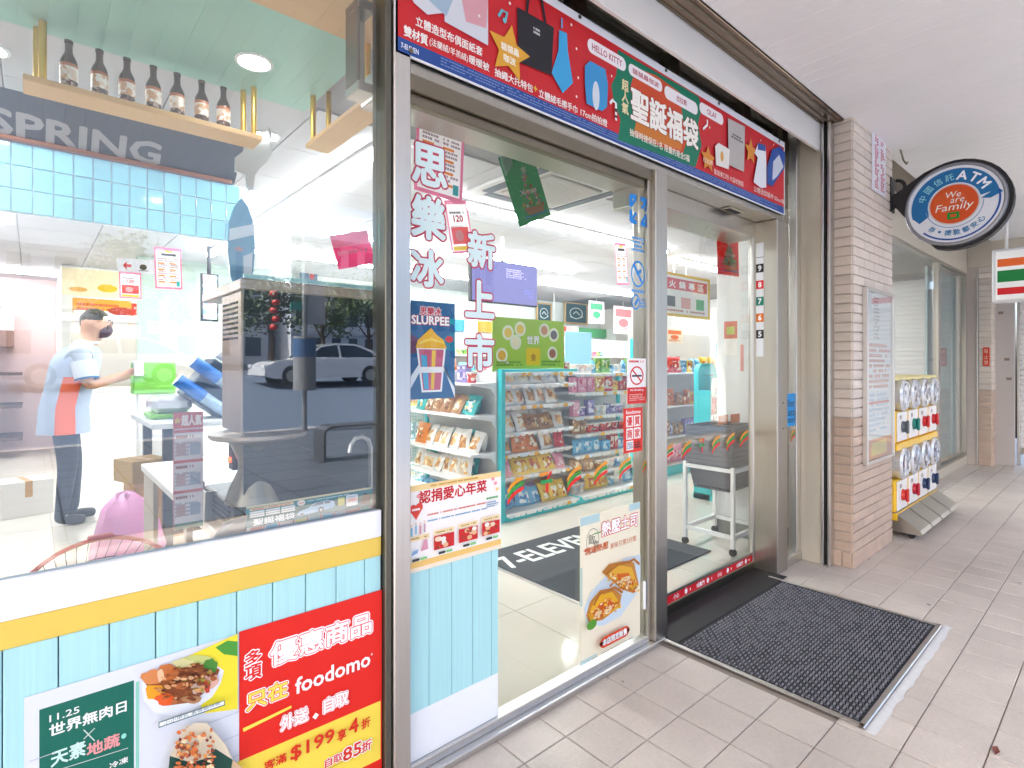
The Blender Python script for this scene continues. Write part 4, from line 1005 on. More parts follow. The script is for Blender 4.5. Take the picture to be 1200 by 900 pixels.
# lamps
def led(x0, y0, x1, y1, label, z=2.598):
    t = thing('strip_light', label, 'ceiling light', ((x0 + x1) / 2, (y0 + y1) / 2, z), 'strip lights on the shop ceiling')
    ax = abs(x1 - x0) > abs(y1 - y0); h = .05
    a, b = ((x0, y0 - h), (x1, y0 + h)) if ax else ((x0 - h, y0), (x0 + h, y1))
    B('housing', (a[0], a[1], z - .02), (b[0], b[1], z + .002), WHITE, t)
    k = .032
    a, b = ((x0 + .01, y0 - k), (x1 - .01, y0 + k)) if ax else ((x0 - k, y0 + .01), (x0 + k, y1 - .01))
    B('diffuser', (a[0], a[1], z - .048), (b[0], b[1], z - .021), LEDM, t)
led(1.55, 1.45, 1.55, 5.6, 'long strip light running into the shop from the window')
led(-1.7, 5.9, -1.7, 9.2, 'strip light running into the pink bay')  # added lamp: lifts the dark pink bay behind the clerk
led(-.4, 1.6, -.4, 5.5, 'strip light running into the shop over the clerk')
for (xa, xb, yy, w_) in ((2.45, 5.4, 2.02, 'just behind the air conditioner'), (1.75, 5.6, 3.6, 'second row behind the air conditioner'), (1.7, 5.6, 5.0, 'over the middle aisle'), (1.2, 6.0, 6.7, 'over the far aisle'), (-2.5, 1.6, 8.6, 'over the service bar'), (2.2, 7.5, 8.6, 'along the back wall'), (5.9, 9.6, 2.2, 'behind the side window'), (5.9, 9.6, 4.6, 'deep behind the side window')):
    led(xa, yy, xb, yy, 'strip light running crosswise ' + w_)
def downlight(x, y, z, label, r=.062):
    t = thing('downlight', label, 'ceiling light', (x, y, z), 'round downlights over the window counter')
    MB().lathe([(r + .012, .0), (r + .012, -.006), (r, -.008), (r, .0)], (x, y, z), 24).build('ring', WHITE, t, True)
    MB().cyl((x, y, z - .004), (x, y, z + .001), r, n=24).build('diffuser', emat('downlight_glow', 'fdfdff', 12), t)
# air conditioner
ac = thing('air_conditioner', 'square white cassette air conditioner in the shop ceiling', 'air conditioner', (2.9, 1.35, 2.6))
ax0, ax1, ay0, ay1 = 2.43, 3.33, .9, 1.78
B('panel', (ax0, ay0, 2.575), (ax1, ay1, 2.60), pmat('ac_white', 'd3d2d2', .5), ac, .006)
B('grille', (ax0 + .18, ay0 + .18, 2.562), (ax1 - .18, ay1 - .18, 2.575), pmat('ac_grille', 'b9b6b2', .6), ac, .004)
for q in range(22): B('slat', (ax0 + .2 + q * .0237, ay0 + .19, 2.558), (ax0 + .208 + q * .0237, ay1 - .19, 2.562), pmat('ac_slat', 'cfcdca', .6), ac)
for (a, b) in (((ax0 + .12, ay0 + .05), (ax1 - .12, ay0 + .13)), ((ax0 + .12, ay1 - .13), (ax1 - .12, ay1 - .05)), ((ax0 + .05, ay0 + .12), (ax0 + .13, ay1 - .12)), ((ax1 - .13, ay0 + .12), (ax1 - .05, ay1 - .12))):
    B('vent', (*a, 2.570), (*b, 2.5755), pmat('vent_dark', '4f5a63', .5), ac)

# ------------------------------------------------------------------ window corner: green ceiling board, hanging shelves, bottles
gb = thing('ceiling_board', 'mint green board with wooden edge fixed to the ceiling inside the window', 'ceiling board', (.0, .8, 2.57))
B('green_board', (-1.3, .53, 2.568), (1.03, 1.25, 2.585), pmat('mint_board', '8fc3b4', .35, noise=.05, nscale=2), gb)
B('wood_edge', (-1.3, .08, 2.566), (1.03, .53, 2.586), WOOD, gb, .002)
downlight(.70, .93, 2.568, 'round downlight in the mint green board'); downlight(1.0, 1.75, 2.60, 'round downlight in the white ceiling near the wooden shelf'); downlight(-.14, 1.6, 2.6, 'round downlight over the bottle shelf end')
BOT = pmat('brown_glass', '2b1712', .12, coat=.5); LAB = printmat('bottle_label', ['f3e8de', 'e8d2c0', 'f6efe8', 'd8a880'], 60, .4); LAB2 = printmat('bottle_label_foot', ['4a2a20', '3a201a', '8a6a58', '4a2a20', 'c8b4a4'], 90, .4)
h1 = thing('bottle_shelf', 'long pale wooden shelf hung on brass rods holding dark bottles', 'shelf', (.38, 1.2, 2.33))
B('board', (-.025, 1.115, 2.318), (.79, 1.255, 2.342), WOOD, h1, .003)
for (x, y) in ((.015, 1.225), (.030, 1.16), (.738, 1.225), (.765, 1.16)): MB().cyl((x, y, 2.335), (x, y, 2.585), .0125, n=12).build('rod', BRASS, h1, True)
bot = MB().lathe([(.0, 0), (.0265, 0), (.028, .004), (.028, .040), (.0284, .042), (.0284, .092), (.028, .104), (.027, .117), (.016, .143), (.0125, .152), (.0122, .185), (.0142, .187), (.0142, .197), (.0, .198)], n=18, mis=[0, 0, 2, 1, 1, 3, 0, 0, 0, 0, 0, 0, 0]).build('bottle', [BOT, LAB, LAB2, pmat('bottle_neck_label', 'b8683a', .4)], None, True, mesh_only=True)
for k, px in enumerate((79, 115, 147, 178, 206, 235, 261)):
    p = atZ(px + 2, (106, 116, 125, 133, 140, 147, 153)[k], 2.342)
    tag(link('bottle', bot, None, loc=(p.x, 1.19, 2.342)), 'small dark brown bottle with pale label on the hung wooden shelf', 'bottle', 'bottles on the hung wooden shelf')
h2 = thing('short_shelf', 'short empty wooden shelf hung on brass rods near the steel mullion', 'shelf', (1.04, .8, 2.34))
B('board', (.985, .42, 2.335), (1.10, 1.12, 2.358), WOOD, h2, .003)
for (x, y) in ((1.0, 1.06), (1.075, 1.06), (1.0, .5), (1.075, .5)): MB().cyl((x, y, 2.35), (x, y, 2.61), .0125, n=12).build('rod', BRASS, h2, True)
t = thing('steel_box', 'small open steel box at the head of the shop window', 'bracket', (.75, .06, 2.1))
p, q = atY(418, 105, .06), atY(440, 18, .06)
B('plate', (p.x, .06, p.z + .03), (p.x + .012, .14, q.z), STEEL_D, t, .002); B('back', (p.x + .012, .12, p.z + .03), (.80, .14, q.z), CREAM, t); B('floor_plate', (p.x, .05, p.z), (.80, .14, p.z + .028), STEEL, t, .002); B('top_plate', (p.x, .05, q.z), (.80, .14, q.z + .03), STEEL_D, t, .002)

# awning sign with tiled frieze above the service counter
aw = thing('awning_sign', 'dark blue awning sign with pale raised letters over turquoise tile frieze', 'sign', (.1, 2.2, 2.05))
FY, FZ0, FZ1 = 2.2, 2.065, 2.415
MB().prism([(-1.6, 2.0, 2.60), (-1.6, 2.2, 2.43), (-1.6, 2.26, 2.43), (-1.6, 2.26, 2.60)], (2.55, 0, 0)).build('awning', pmat('awning_blue', '2c4258', .55, noise=.2, nscale=25), aw)
B('brown_trim', (-1.6, 2.17, FZ1), (.93, 2.26, FZ1 + .022), pmat('brown_trim', '8d5136', .5), aw, .004)
B('frieze_back', (-1.6, FY + .012, FZ0), (1.06, FY + .04, FZ1), pmat('frieze_grout', 'e6eef0', .5), aw)
ft = pmat('turquoise_tile', '9bdfea', .08, noise=.1, nscale=3, vary=.12, coat=.6)
xa = atY(13, 200, FY).x
fw = .0815
tm = MB().bbox((-fw / 2 + .003, 0, -.0555), (fw / 2 - .003, .012, .0555), .002).build('frieze_tile', ft, mesh_only=True)
for i in range(-14, 14):
    for j in range(3):
        x = xa + (i + .5) * fw
        if -1.5 < x < 1.02: link('frieze_tile', tm, aw, loc=(x, FY, FZ0 + .0585 + .117 * j))
a = Art((-.15, 2.196, 2.432), (1, 0, 0), (0, -.762, .648), 1.0, .262, step=.0006); a.k = 4
xl_, xr_ = atY(-14, 165, 2.14).x, atY(187, 190, 2.14).x
a.t(xl_ + .15, .06, .50, 'SPRING', '9b9ca2', w=xr_ - xl_, bold=.05)
a.done(aw)
# acrylic crest and surfboard ornament
t = thing('wave_ornament', 'white wave-shaped acrylic ornament at the end of the bottle shelf', 'ornament', (.82, 1.35, 2.1))
p = [(291, 225), (289, 205), (276, 200), (276, 184), (292, 172), (300, 163), (306, 154), (316, 149), (319, 158), (317, 170), (319, 180), (313, 190), (306, 196), (299, 205), (297, 222)]
MB().prism([atY(a_, b_, 1.35) for a_, b_ in p], (0, .02, 0)).build('crest', pmat('frosted_acrylic', 'e8ecea', .25, trans=.3), t)
t = thing('surfboard_ornament', 'blue surfboard-shaped decoration hung behind the window counter', 'ornament', (.9, 1.7, 1.6))
o_ = [(283, 232), (291, 243), (297, 262), (299, 290), (297, 318), (292, 338), (278, 340), (270, 322), (267, 295), (268, 262), (274, 243)]
MB().prism([atY(a_, b_, 1.7) for a_, b_ in o_], (0, .02, 0)).build('board', pmat('surf_blue', '5b9fbd', .25, noise=.25, nscale=12), t)
A = Art((0, 1.698, 0), XP, ZP, 1, 1)
A.poly([A.q(269, 268), A.q(299, 262), A.q(299, 275), A.q(268, 282)], 'dfeef2'); A.poly([A.q(276, 295), A.q(284, 295), A.q(282, 335), A.q(276, 335)], '3a83ae'); A.e(*A.q(280, 292), .02, .012, 'b98a7a'); A.poly([A.q(285, 300), A.q(296, 296), A.q(295, 322), A.q(286, 334)], 'cfdbe2')
A.done(t)

# ------------------------------------------------------------------ the machine by the window, its counter and price strip
MX, MYf, MYb, MZ0, MZ1 = .485, .30, .80, .79, 1.53
MST = pmat('machine_steel', 'a79a8c', .38, .55, noise=.1, nscale=3, stretch=(30, 30, 1))
mc = thing('drinks_machine', 'tall stainless drinks machine with black back panel beside the window', 'machine', (.75, .5, .76))
B('back_panel', (MX + .004, MYf, MZ0), (1.02, MYf + .012, MZ1), pmat('black_gloss', '0a0d12', .3), mc)
B('cap', (MX - .006, MYf - .004, MZ1), (1.02, MYb, MZ1 + .035), MST, mc, .004)
B('edge_strip', (MX + .004, MYf - .003, MZ1 + .036), (1.02, MYf + .01, MZ1 + .05), pmat('clear_edge', 'a8d8da', .1), mc)
B('column', (MX, MYf + .013, 1.085), (MX + .06, MYb - .26, MZ1), MST, mc, .004)
B('inner_body', (MX + .061, MYf + .013, 1.1), (1.015, MYb - .02, MZ1), pmat('machine_dark', '2e2d2c', .4, .6), mc)
for q in range(8): B('vent_slot', (MX - .002, MYf + .05, 1.38 + q * .016), (MX + .001, MYf + .22, 1.387 + q * .016), BLACK, mc)
MB().lathe([(.0, .0), (.138, .0), (.145, .006), (.145, .016), (.0, .02)], (MX + .065, MYf + .05, 1.068), 36).build('drip_tray', MST, mc, True)
MB().lathe([(.085, 0), (.07, .05), (.046, .10), (.046, .13), (.066, .18), (.09, .205)], (MX + .05, MYf + .06, .865), 28).build('flared_stand', STEEL_D, mc, True)
B('switch_box', (MX - .002, MYf + .10, .96), (MX + .03, MYf + .15, 1.06), BLACK, mc, .003); B('switch', (MX - .008, MYf + .115, .985), (MX - .001, MYf + .135, 1.0), emat('red_switch', 'ff3a18', 2.0), mc)
B('base', (MX - .02, MYf + .02, .775), (1.0, MYb - .1, .868), pmat('machine_base', '4a4742', .4, .7), mc, .006)
for q in range(4): B('vent_slot', (MX - .023, MYf + .06, .80 + q * .017), (MX - .019, MYf + .30, .808 + q * .017), BLACK, mc)
MB().tube([(.86, .2, .88), (.86, .2, 1.02), (.852, .2, 1.045), (.83, .2, 1.06), (.805, .2, 1.055), (.79, .2, 1.035), (.785, .2, 1.01)], .0075, 8).build('spout', STEEL_L, mc, True)
ct = thing('window_counter', 'white topped counter with wooden ends standing below the window', 'counter', (.75, 1.2, 0))
B('top', (.445, .10, .725), (1.35, 2.05, .762), pmat('counter_white', 'e5e3df', .35), ct, .004)
B('end_panel', (.455, .14, 0), (.475, .30, .725), pmat('grey_oak', 'b7ab98', .55, noise=.15, nscale=4, stretch=(10, 10, 1)), ct); B('end_panel', (.455, 1.72, 0), (.475, 2.03, .725), pmat('grey_oak', 'b7ab98', .55), ct)
B('leg', (.46, .98, 0), (.485, 1.03, .725), STEEL, ct, .003)
B('back_board', (1.30, .12, 0), (1.33, 2.03, .725), pmat('grey_oak', 'b7ab98', .55), ct); B('stretcher', (.475, 1.05, .12), (1.3, 1.08, .2), pmat('grey_oak', 'b7ab98', .55), ct)
# curved clear price strip standing on the sill
ps = thing('price_strip', 'low clear acrylic display strip with teal car promotion against the window', 'display strip', (.6, .06, .84))
xl, xr = atY(286, 580, .06).x, .785
B('shelf_edge', (.40, .015, .838), (.785, .10, .846), pmat('sill_ledge', 'cfd6dc', .3), ps)
t0 = Vector((xl, .04, .858)); 
MB().prism([(xl, .03, .905), (xl, .055, .846), (atY(247, 603, .05).x, .05, .846), (atY(252, 596, .05).x, .05, .862), (atY(262, 583, .05).x, .045, .893)], (0, .004, 0)).build('end_cheek', pmat('cheek_steel', 'b9bcc0', .3, .6), ps)
B('card', (xl, .040, .848), (xr, .042, .925), ink('137a82'), ps)
A = Art((xl, .0398, .848), XP, ZP, xr - xl, .077)
A.r(0, .93, 1, 1, 'd8c89a'); A.r(0, 0, 1, .27, 'd9d2d0')
for k, c in enumerate(('e09a92', '5fb8d8', 'e6d8d0', 'd8dc8a', '9fc4c8', '5fb8d8', 'c8d0d8', 'd8a8a0', '8fc8b8')): A.poly([(.02 + k * .108, .02), (.10 + k * .108, .02), (.115 + k * .108, .25), (.03 + k * .108, .25)], c); A.line([(.115 + k * .108, .0), (.125 + k * .108, .27)], .002, 'c8453c')
A.r(.02, .84, .34, .92, 'e8c89a', rad=.003); A.dashes(.04, .85, .32, .91, 1, 'c8623a', cols=20)
for i in range(3):
    for j in range(3): A.r(.02 + i * .112, .60 + j * .075, .125 + i * .112, .66 + j * .075, 'eef4f4', rad=.002)
A.t(.045, .32, .23, '聖誕福袋', 'f4fafa', w=.30, bold=.03); A.e(.395, .84, .032, .10, 'f0e8dc'); A.dashes(.375, .81, .415, .87, 1, 'd8503c', cols=4)
A.poly([(.36, .42), (.38, .55), (.45, .62), (.50, .76), (.60, .80), (.66, .70), (.67, .52), (.64, .46), (.40, .38)], 'a8cfe6'); A.poly([(.47, .64), (.51, .74), (.57, .76), (.57, .66)], '2f5f80'); A.poly([(.58, .66), (.58, .76), (.62, .74), (.63, .66)], '2f5f80'); A.e(.55, .47, .022, .11, '22343e'); A.e(.55, .47, .012, .06, 'c4d4dc'); A.e(.40, .43, .016, .03, '22343e')
A.r(.69, .50, .745, .80, 'd8d88a'); A.r(.76, .42, .86, .84, 'eef2f4', rad=.003); A.t(.77, .58, .12, 'OPEN', 'd83a3c', w=.08, bold=.04); A.dashes(.77, .70, .85, .80, 2, '4a90b8', cols=6); A.dashes(.44, .85, .80, .90, 1, 'cfe6e4', cols=40); A.poly([(.88, .4), (.97, .42), (.98, .7), (.92, .85)], '14323c')
A.done(ps)
# menu card and steel caddy on the counter
p, q = atY(203, 566, .55), atY(238, 482, .55)
t, A = sheet('menu_card', 'tall red bordered menu card standing on the window counter', 'menu card', (p.x, .55, .763), XP, ZP, q.x - p.x, q.z - .763, 'f4ece8')
A.r(0, .86, 1, 1, 'd0605a'); A.t(.28, .885, .09, '超人氣', 'f8eadc', w=.66, bold=.04); A.star(.14, .93, .012, 'e8c05a')
for k in range(3):
    v = .08 + k * .26; A.r(0, v + .225, 1, v + .25, 'd0605a'); A.dashes(.08, v + .17, .7, v + .21, 1, 'a05a52', cols=9); A.dashes(.06, v + .02, .94, v + .15, 4, 'b9b4be', cols=10, seed=k); A.r(.1, v + .03, .4, v + .13, 'c8a8a4'); A.r(.55, v + .03, .9, v + .13, 'a9b4c0')
A.r(0, 0, 1, .05, '7aa79a'); A.r(0, 0, .025, 1, 'd0605a'); A.done(t)
t = thing('steel_caddy', 'small open brushed steel caddy on the window counter beside the machine', 'caddy', (.47, .62, .76))
MB().prism([(.44, .58, .763), (.44, .74, .763), (.44, .76, .87), (.44, .56, .87)], (.004, 0, 0)).prism([(.444, .58, .763), (.475, .58, .763), (.479, .56, .87), (.444, .56, .87)], (0, .004, 0)).prism([(.444, .74, .763), (.475, .74, .763), (.479, .756, .87), (.444, .756, .87)], (0, .004, 0)).box((.444, .584, .763), (.476, .74, .768)).build('bin', STEEL, t)
# fan below the sill
fc = atY(118, 652, .42) ; fr = .205; fz = atY(125, 630, .42).z - fr
fn = thing('desk_fan', 'round fan with red rim and black wire guard below the window', 'fan', (fc.x, .45, 0))
MB().tube([(fc.x + fr * math.cos(R(t)), .42, fz + fr * math.sin(R(t))) for t in range(0, 360, 9)], .006, 8, closed=True).build('rim', pmat('red_plastic', 'd0402f', .4), fn, True)
wires = MB()
for k in range(48):
    a_ = R(k * 7.5); wires.tube([(fc.x + r_q * math.cos(a_ + tw), .42 - dy, fz + r_q * math.sin(a_ + tw)) for r_q, dy, tw in ((.03, .055, .5), (.09, .06, .3), (.15, .045, .12), (fr, 0, 0))], .0012, 4)
for rr_ in (.07, .12, .165): wires.tube([(fc.x + rr_ * math.cos(R(t)), .42 - .05, fz + rr_ * math.sin(R(t))) for t in range(0, 360, 12)], .0015, 4, closed=True)
wires.build('wire_guard', BLACK, fn)
MB().bbox((fc.x - .03, .405, fz + fr - .002), (fc.x + .03, .43, fz + fr + .012), .004).build('clip', pmat('red_plastic', 'd0402f', .4), fn)
MB().cyl((fc.x, .36, fz), (fc.x, .52, fz), .05, n=16).cyl((fc.x, .47, 0), (fc.x, .47, fz), .018, n=10).lathe([(.0, .0), (.16, 0), (.15, .02), (.03, .045), (.0, .05)], (fc.x, .47, 0), 24).build('stand', WHITE, fn, True)
bl = MB()
for k in range(3):
    a_ = R(k * 120 + 20); c0, s0 = math.cos(a_), math.sin(a_)
    bl.add([(fc.x + c0 * .04, .41, fz + s0 * .04), (fc.x + c0 * .18 - s0 * .07, .40, fz + s0 * .18 + c0 * .07), (fc.x + c0 * .19 + s0 * .02, .425, fz + s0 * .19 - c0 * .02), (fc.x + c0 * .05 + s0 * .03, .42, fz + s0 * .05 - c0 * .03)], [(0, 1, 2, 3)])
bl.build('blades', pmat('fan_blade', 'd88a7a', .3), fn)
# things on the floor by the counter
t = thing('plastic_sack', 'pink and lilac plastic sack heaped beside the work table', 'sack', (.45, 2.72, 0))
c0 = atZ(140, 632, .0); cx, cyy = .45, 2.72
vs, fs = [], []; n = 16
for j, (r_q, z_) in enumerate(((.17, 0), (.19, .12), (.17, .28), (.13, .40), (.05, .47), (.0, .48))):
    for i in range(n):
        a_ = 2 * math.pi * i / n; k_ = 1 + .12 * math.sin(3 * a_ + j) + .06 * math.sin(7 * a_ + 2 * j); vs.append((cx + r_q * k_ * math.cos(a_), cyy + r_q * k_ * .9 * math.sin(a_), z_ * (1 + .05 * math.sin(5 * a_))))
for j in range(5):
    for i in range(n): fs.append((j * n + i, j * n + (i + 1) % n, (j + 1) * n + (i + 1) % n, (j + 1) * n + i))
MB().add(vs, fs).build('sack', pmat('pink_plastic', 'd892bd', .3, noise=.15, nscale=9), t, True)
def carton(x0, y0, z0, sx, sy, sz, rz, label, col=None):
    t = thing('carton', label, 'box', (x0, y0, z0), 'cartons around the counter')
    mb = MB(); mb.M = Matrix.Translation((x0, y0, z0)) @ Matrix.Rotation(R(rz), 4, 'Z')
    mb.bbox((-sx / 2, -sy / 2, 0), (sx / 2, sy / 2, sz), .004); mb.build('box', col or CARD, t)
    m2 = MB(); m2.M = mb.M; m2.box((-.025, -sy / 2 - .001, sz * .55), (.025, sy / 2 + .001, sz + .001)); m2.build('tape', pmat('parcel_tape', 'b98f52', .3), t)
    return t
carton(.60, 1.35, 0, .30, .34, .30, 8, 'brown carton under the window counter behind the steel leg'); carton(.62, .62, 0, .26, .3, .42, -4, 'tall brown carton under the window counter by the oak end')
carton(.70, 3.45, 0, .32, .34, .44, 5, 'brown carton standing under the work table beside the clerk'); carton(.62, 3.4, .44, .26, .28, .16, 18, 'small open carton on top of the carton beside the clerk', pmat('old_card', 'a9894f', .7)); carton(-.05, 4.9, 0, .34, .3, .30, 12, 'white carton on the floor behind the clerk', pmat('white_card', 'd9d4cb', .6))
t = thing('cup_sleeve', 'sleeve of stacked clear plastic cups lying below the window', 'cup stack', (.3, .75, .0))
mb = MB(); mb.M = Matrix.Translation((.30, .95, .42)) @ Matrix.Rotation(R(-25), 4, 'Z') @ Matrix.Rotation(R(80), 4, 'Y')
for k in range(12): mb.lathe([(.034, 0 + k * .022), (.046, .018 + k * .022), (.046, .022 + k * .022)], n=16)
mb.build('cups', pmat('clear_plastic', 'e6e6e8', .1, trans=.6), t, True)
B('stool', (.2, .85, 0), (.42, 1.05, .375), pmat('grey_crate', 'b5b0b0', .5), t, .01)
# work table beside the clerk with slanted cup rack
wt = thing('work_table', 'pale work table with dark legs in front of the clerk', 'table', (1.0, 3.3, 0))
B('top', (.62, 2.95, .85), (1.5, 4.0, .89), pmat('table_pale', 'cfd4d4', .35), wt, .004)
for (x, y) in ((.72, 3.0), (1.42, 3.0), (.72, 3.9), (1.42, 3.9)): B('leg', (x - .03, y - .03, 0), (x + .03, y + .03, .85), pmat('table_dark', '3a4048', .4, .5), wt, .004)
B('rail', (.72, 2.98, .10), (1.42, 3.02, .16), pmat('table_dark', '3a4048', .4, .5), wt)
cr_ = thing('cup_rack', 'dark slanted cup dispenser with blue paper cup sleeves on the work table', 'cup rack', (1.1, 3.2, .89))
M0 = Matrix.Translation((1.10, 3.15, .93)) @ Matrix.Rotation(R(38), 4, 'Y')
mb = MB(); mb.M = M0; mb.bbox((-.30, -.02, -.04), (.24, .26, .30), .01); mb.build('rack_body', pmat('rack_navy', '22394f', .4), cr_)
for (yy, zz) in ((-.03, .02), (-.03, .19)):
    mb = MB(); mb.M = M0 @ Matrix.Translation((-.40, yy, zz)) @ Matrix.Rotation(R(90), 4, 'Y')
    mb.lathe([(.0, .0), (.048, .0), (.048, .2), (.044, .22), (.041, .50), (.0, .50)], n=18, mis=[1, 0, 0, 2, 2]); mb.build('cup_stack', [pmat('cup_blue', '2a78d0', .4), WHITE, pmat('cup_ribbed', 'a9c4dc', .35)], cr_, True)
mb = MB(); mb.M = M0 @ Matrix.Translation((-.30, -.0, .36)) @ Matrix.Rotation(R(90), 4, 'Y'); mb.lathe([(.0, .0), (.05, .0), (.042, .3), (.0, .3)], n=18); mb.build('paper_cups', WHITE, cr_, True)
MB().bbox((1.30, 3.05, .893), (1.55, 3.35, 1.25), .006).build('display_back', pmat('teal_panel', '43b9b4', .4), thing('display_divider', 'plain teal display panel at the end of the work table', 'panel', (1.42, 3.2, .89)))
bags = thing('packed_cups', 'clear wrapped packs with green base on the work table', 'pack', (.78, 3.4, .89), None)
MB().bbox((.66, 3.3, .891), (.95, 3.65, .93), .01).build('tray', pmat('green_pack', '7fbf4a', .4), bags); MB().bbox((.67, 3.31, .931), (.94, 3.64, 1.06), .04).build('wrap', pmat('clear_wrap', 'e6e4ee', .15, trans=.5), bags)
gbx = thing('green_box', 'bright green box at the hand of the clerk', 'box', (.75, 4.3, 1.1)); MB().bbox((.66, 4.22, 1.04), (.98, 4.4, 1.32), .01).build('box', pmat('bright_green', '86cf5a', .45), gbx)
B('stand', (.7, 4.24, .0), (.94, 4.38, 1.038), WHITE, gbx)

# ------------------------------------------------------------------ service bar wall far behind
bw = thing('service_bar', 'white service bar wall with orange and red menu boards', 'service counter', (1.2, 7.6, 0))
bx0, bx1 = atY(72, 380, 7.6).x, 3.4
B('upper_wall', (bx0, 7.6, 1.95), (bx1, 7.7, 2.57), ink('f2efe8'), bw); B('counter_front', (bx0, 7.2, 0), (bx1, 7.55, .95), SW, bw); B('counter_top', (bx0 - .02, 7.15, .951), (bx1, 7.6, 1.0), WHITE, bw, .004); B('canopy', (bx0, 7.3, 1.86), (bx1, 7.6, 1.948), WHITE, bw, .006)
B('side_wall', (bx0, 7.7, 0), (bx0 + .1, 10.2, 2.61), SW, bw); B('back', (bx0 + .1, 9.0, 0), (bx1, 9.1, 2.6), pmat('bar_back', 'c9c2b8', .6), bw)
A = Art((bx0, 7.598, 1.95), XP, ZP, bx1 - bx0, .62)
def bq(x0, y0, x1, y1, c): A.Rq((x0, y1), (x1, y0), c)
bq(72, 326, 215, 345, 'fbe9c4'); A.e(*A.q(92, 339), .03, .05, 'f0b060'); A.e(*A.q(126, 338), .035, .09, 'f2c21f'); A.e(*A.q(170, 345), .05, .06, 'e87a3a'); A.e(*A.q(170, 345), .03, .03, 'fbf0e0')
bq(85, 353, 154, 378, 'f0a63a'); bq(86, 366, 150, 378, 'f6f0ee'); A.dashes(*A.q(90, 364), *A.q(150, 357), 2, 'd8603a', cols=14); A.dashes(*A.q(90, 377), *A.q(140, 368), 2, 'd04a6a', cols=10); A.e(*A.q(143, 365), .05, .09, 'b8402e')
bq(154, 357, 181, 380, 'd5332c'); A.dashes(*A.q(157, 377), *A.q(178, 360), 4, 'f0c8b8', cols=6); bq(186, 360, 216, 382, 'f4c02e'); A.e(*A.q(196, 372), .03, .09, 'd05a4a'); A.e(*A.q(208, 372), .03, .09, '8a9aa0')
A.done(bw)
pk = thing('pink_bay', 'pale pink tiled bay with shelf of boxes at the shop end', 'wall bay', (-.6, 9.2, 0))
B('pink_wall', (-3.9, 9.6, 0), (bx0, 9.7, 2.6), pmat('pink_wall', 'f0d2ce', .4, noise=.04), pk); B('dark_shelf', (-2.2, 8.9, 1.55), (-.2, 9.55, 1.78), pmat('dark_shelf', '8a6a60', .5), pk)
for k in range(3): B('shelf', (-2.2, 8.7, .25 + .45 * k), (-.1, 9.5, .29 + .45 * k), pmat('dark_wood', '55392c', .5), pk)
t, A = sheet('end_poster', 'white poster with red print on the pink bay', 'poster', (-1.55, 9.3, 1.80), XP, ZP, 1.35, .42, 'f4f0f2')
A.dashes(.05, .7, .95, .85, 1, 'd8485a', cols=14); A.dashes(.2, .5, .8, .6, 1, 'e0788a', cols=12); A.e(.6, .35, .1, .15, 'e8a0a0'); A.r(.05, .05, .6, .14, 'd8485a'); A.done(t)

# ------------------------------------------------------------------ hanging price posters
def hang(name, label, tl, tr, bl, y, col, cat='poster', grp='posters hung from the shop ceiling', yaw=0.0):
    a_, b_, c_ = atY(*tl, y), atY(*tr, y), atY(*bl, y)
    Wd = (b_ - a_).length; Hh = (a_ - c_).length
    U = (b_ - a_).normalized(); V = (a_ - c_); V = (V - U * V.dot(U)).normalized()
    t, A = sheet(name, label, cat, c_, U, V, Wd, Hh, col, grp, th=.0006, mat=ink_thin(col)); A.ink = ink_thin
    return t, A
def price(A, big=None):
    for q_ in ((0, 0, 1, .05), (0, .93, 1, 1), (0, .05, .06, .93), (.94, .05, 1, .93)): A.r(*q_, 'f08ab0')
    A.k += 1; A.t(.1, .94, .04, 'Sweet', 'ffffff')
    if big:
        A.dashes(.15, .74, .85, .8, 1, '6a5a62', cols=8); A.t(.5, .60, .12, big, 'd8304a', al='c', bold=.04); A.r(.12, .18, .88, .5, 'e8605a'); A.e(.45, .34, .18, .1, 'f8e8e0'); A.r(.1, .06, .9, .14, 'f4d23a')
    else:
        A.r(.25, .80, .8, .86, '4a4448', rad=A.W * .03); A.r(.38, .88, .66, .93, 'f6d62a', rad=A.W * .02)
        for i in range(2):
            for j in range(4): A.dashes(.12 + .42 * i, .20 + .15 * j, .46 + .42 * i, .30 + .15 * j, 2, 'a8949c', cols=5, seed=i * 5 + j); A.r(.12 + .42 * i, .15 + .15 * j, .36 + .42 * i, .185 + .15 * j, 'f0903a', rad=A.W * .015)
        A.r(.78, .07, .9, .2, '3ab4b8')
    A.dashes(.12, .5, .9, .53, 1, 'c8b8c0', cols=8)
t, A = hang('price_poster', 'large pink edged price poster hung behind the first cut-out letter', (487, 124), (543, 147), (485, 222), .35, 'fbf7f8'); price(A); A.done(t)
t, A = hang('price_poster', 'pink price poster reading 120 hung beside the purple screen', (541, 240), (566, 240), (530, 298), .9, 'fbf7f8'); price(A, '120'); A.done(t)
t, A = hang('price_poster', 'pink edged price poster hung beside the blue service symbols', (722, 284), (736, 285), (723, 334), 1.3, 'fbf7f8'); price(A); A.done(t)
t, A = hang('price_poster', 'pink edged price poster hung over the service bar', (181, 289), (213, 292), (182, 338), 3.2, 'fbf7f8'); price(A); A.done(t)
t, A = hang('price_poster', 'small pink price card reading 120 hung below the arrow sign', (139, 318), (165, 320), (140, 349), 4.0, 'fbf7f8'); price(A, '120'); A.done(t)
t, A = hang('arrow_sign', 'pale hanging sign with red arrow and cup symbol', (137, 302), (181, 305), (138, 319), 4.0, 'd9d8dc', 'sign'); A.poly([(.14, .5), (.24, .8), (.24, .6), (.36, .6), (.36, .4), (.24, .4), (.24, .2)], 'd83a3a'); A.e(.68, .45, .1, .2, '5a4a44'); A.line([(.56, .2), (.82, .2)], .006, '5a4a44'); A.done(t)
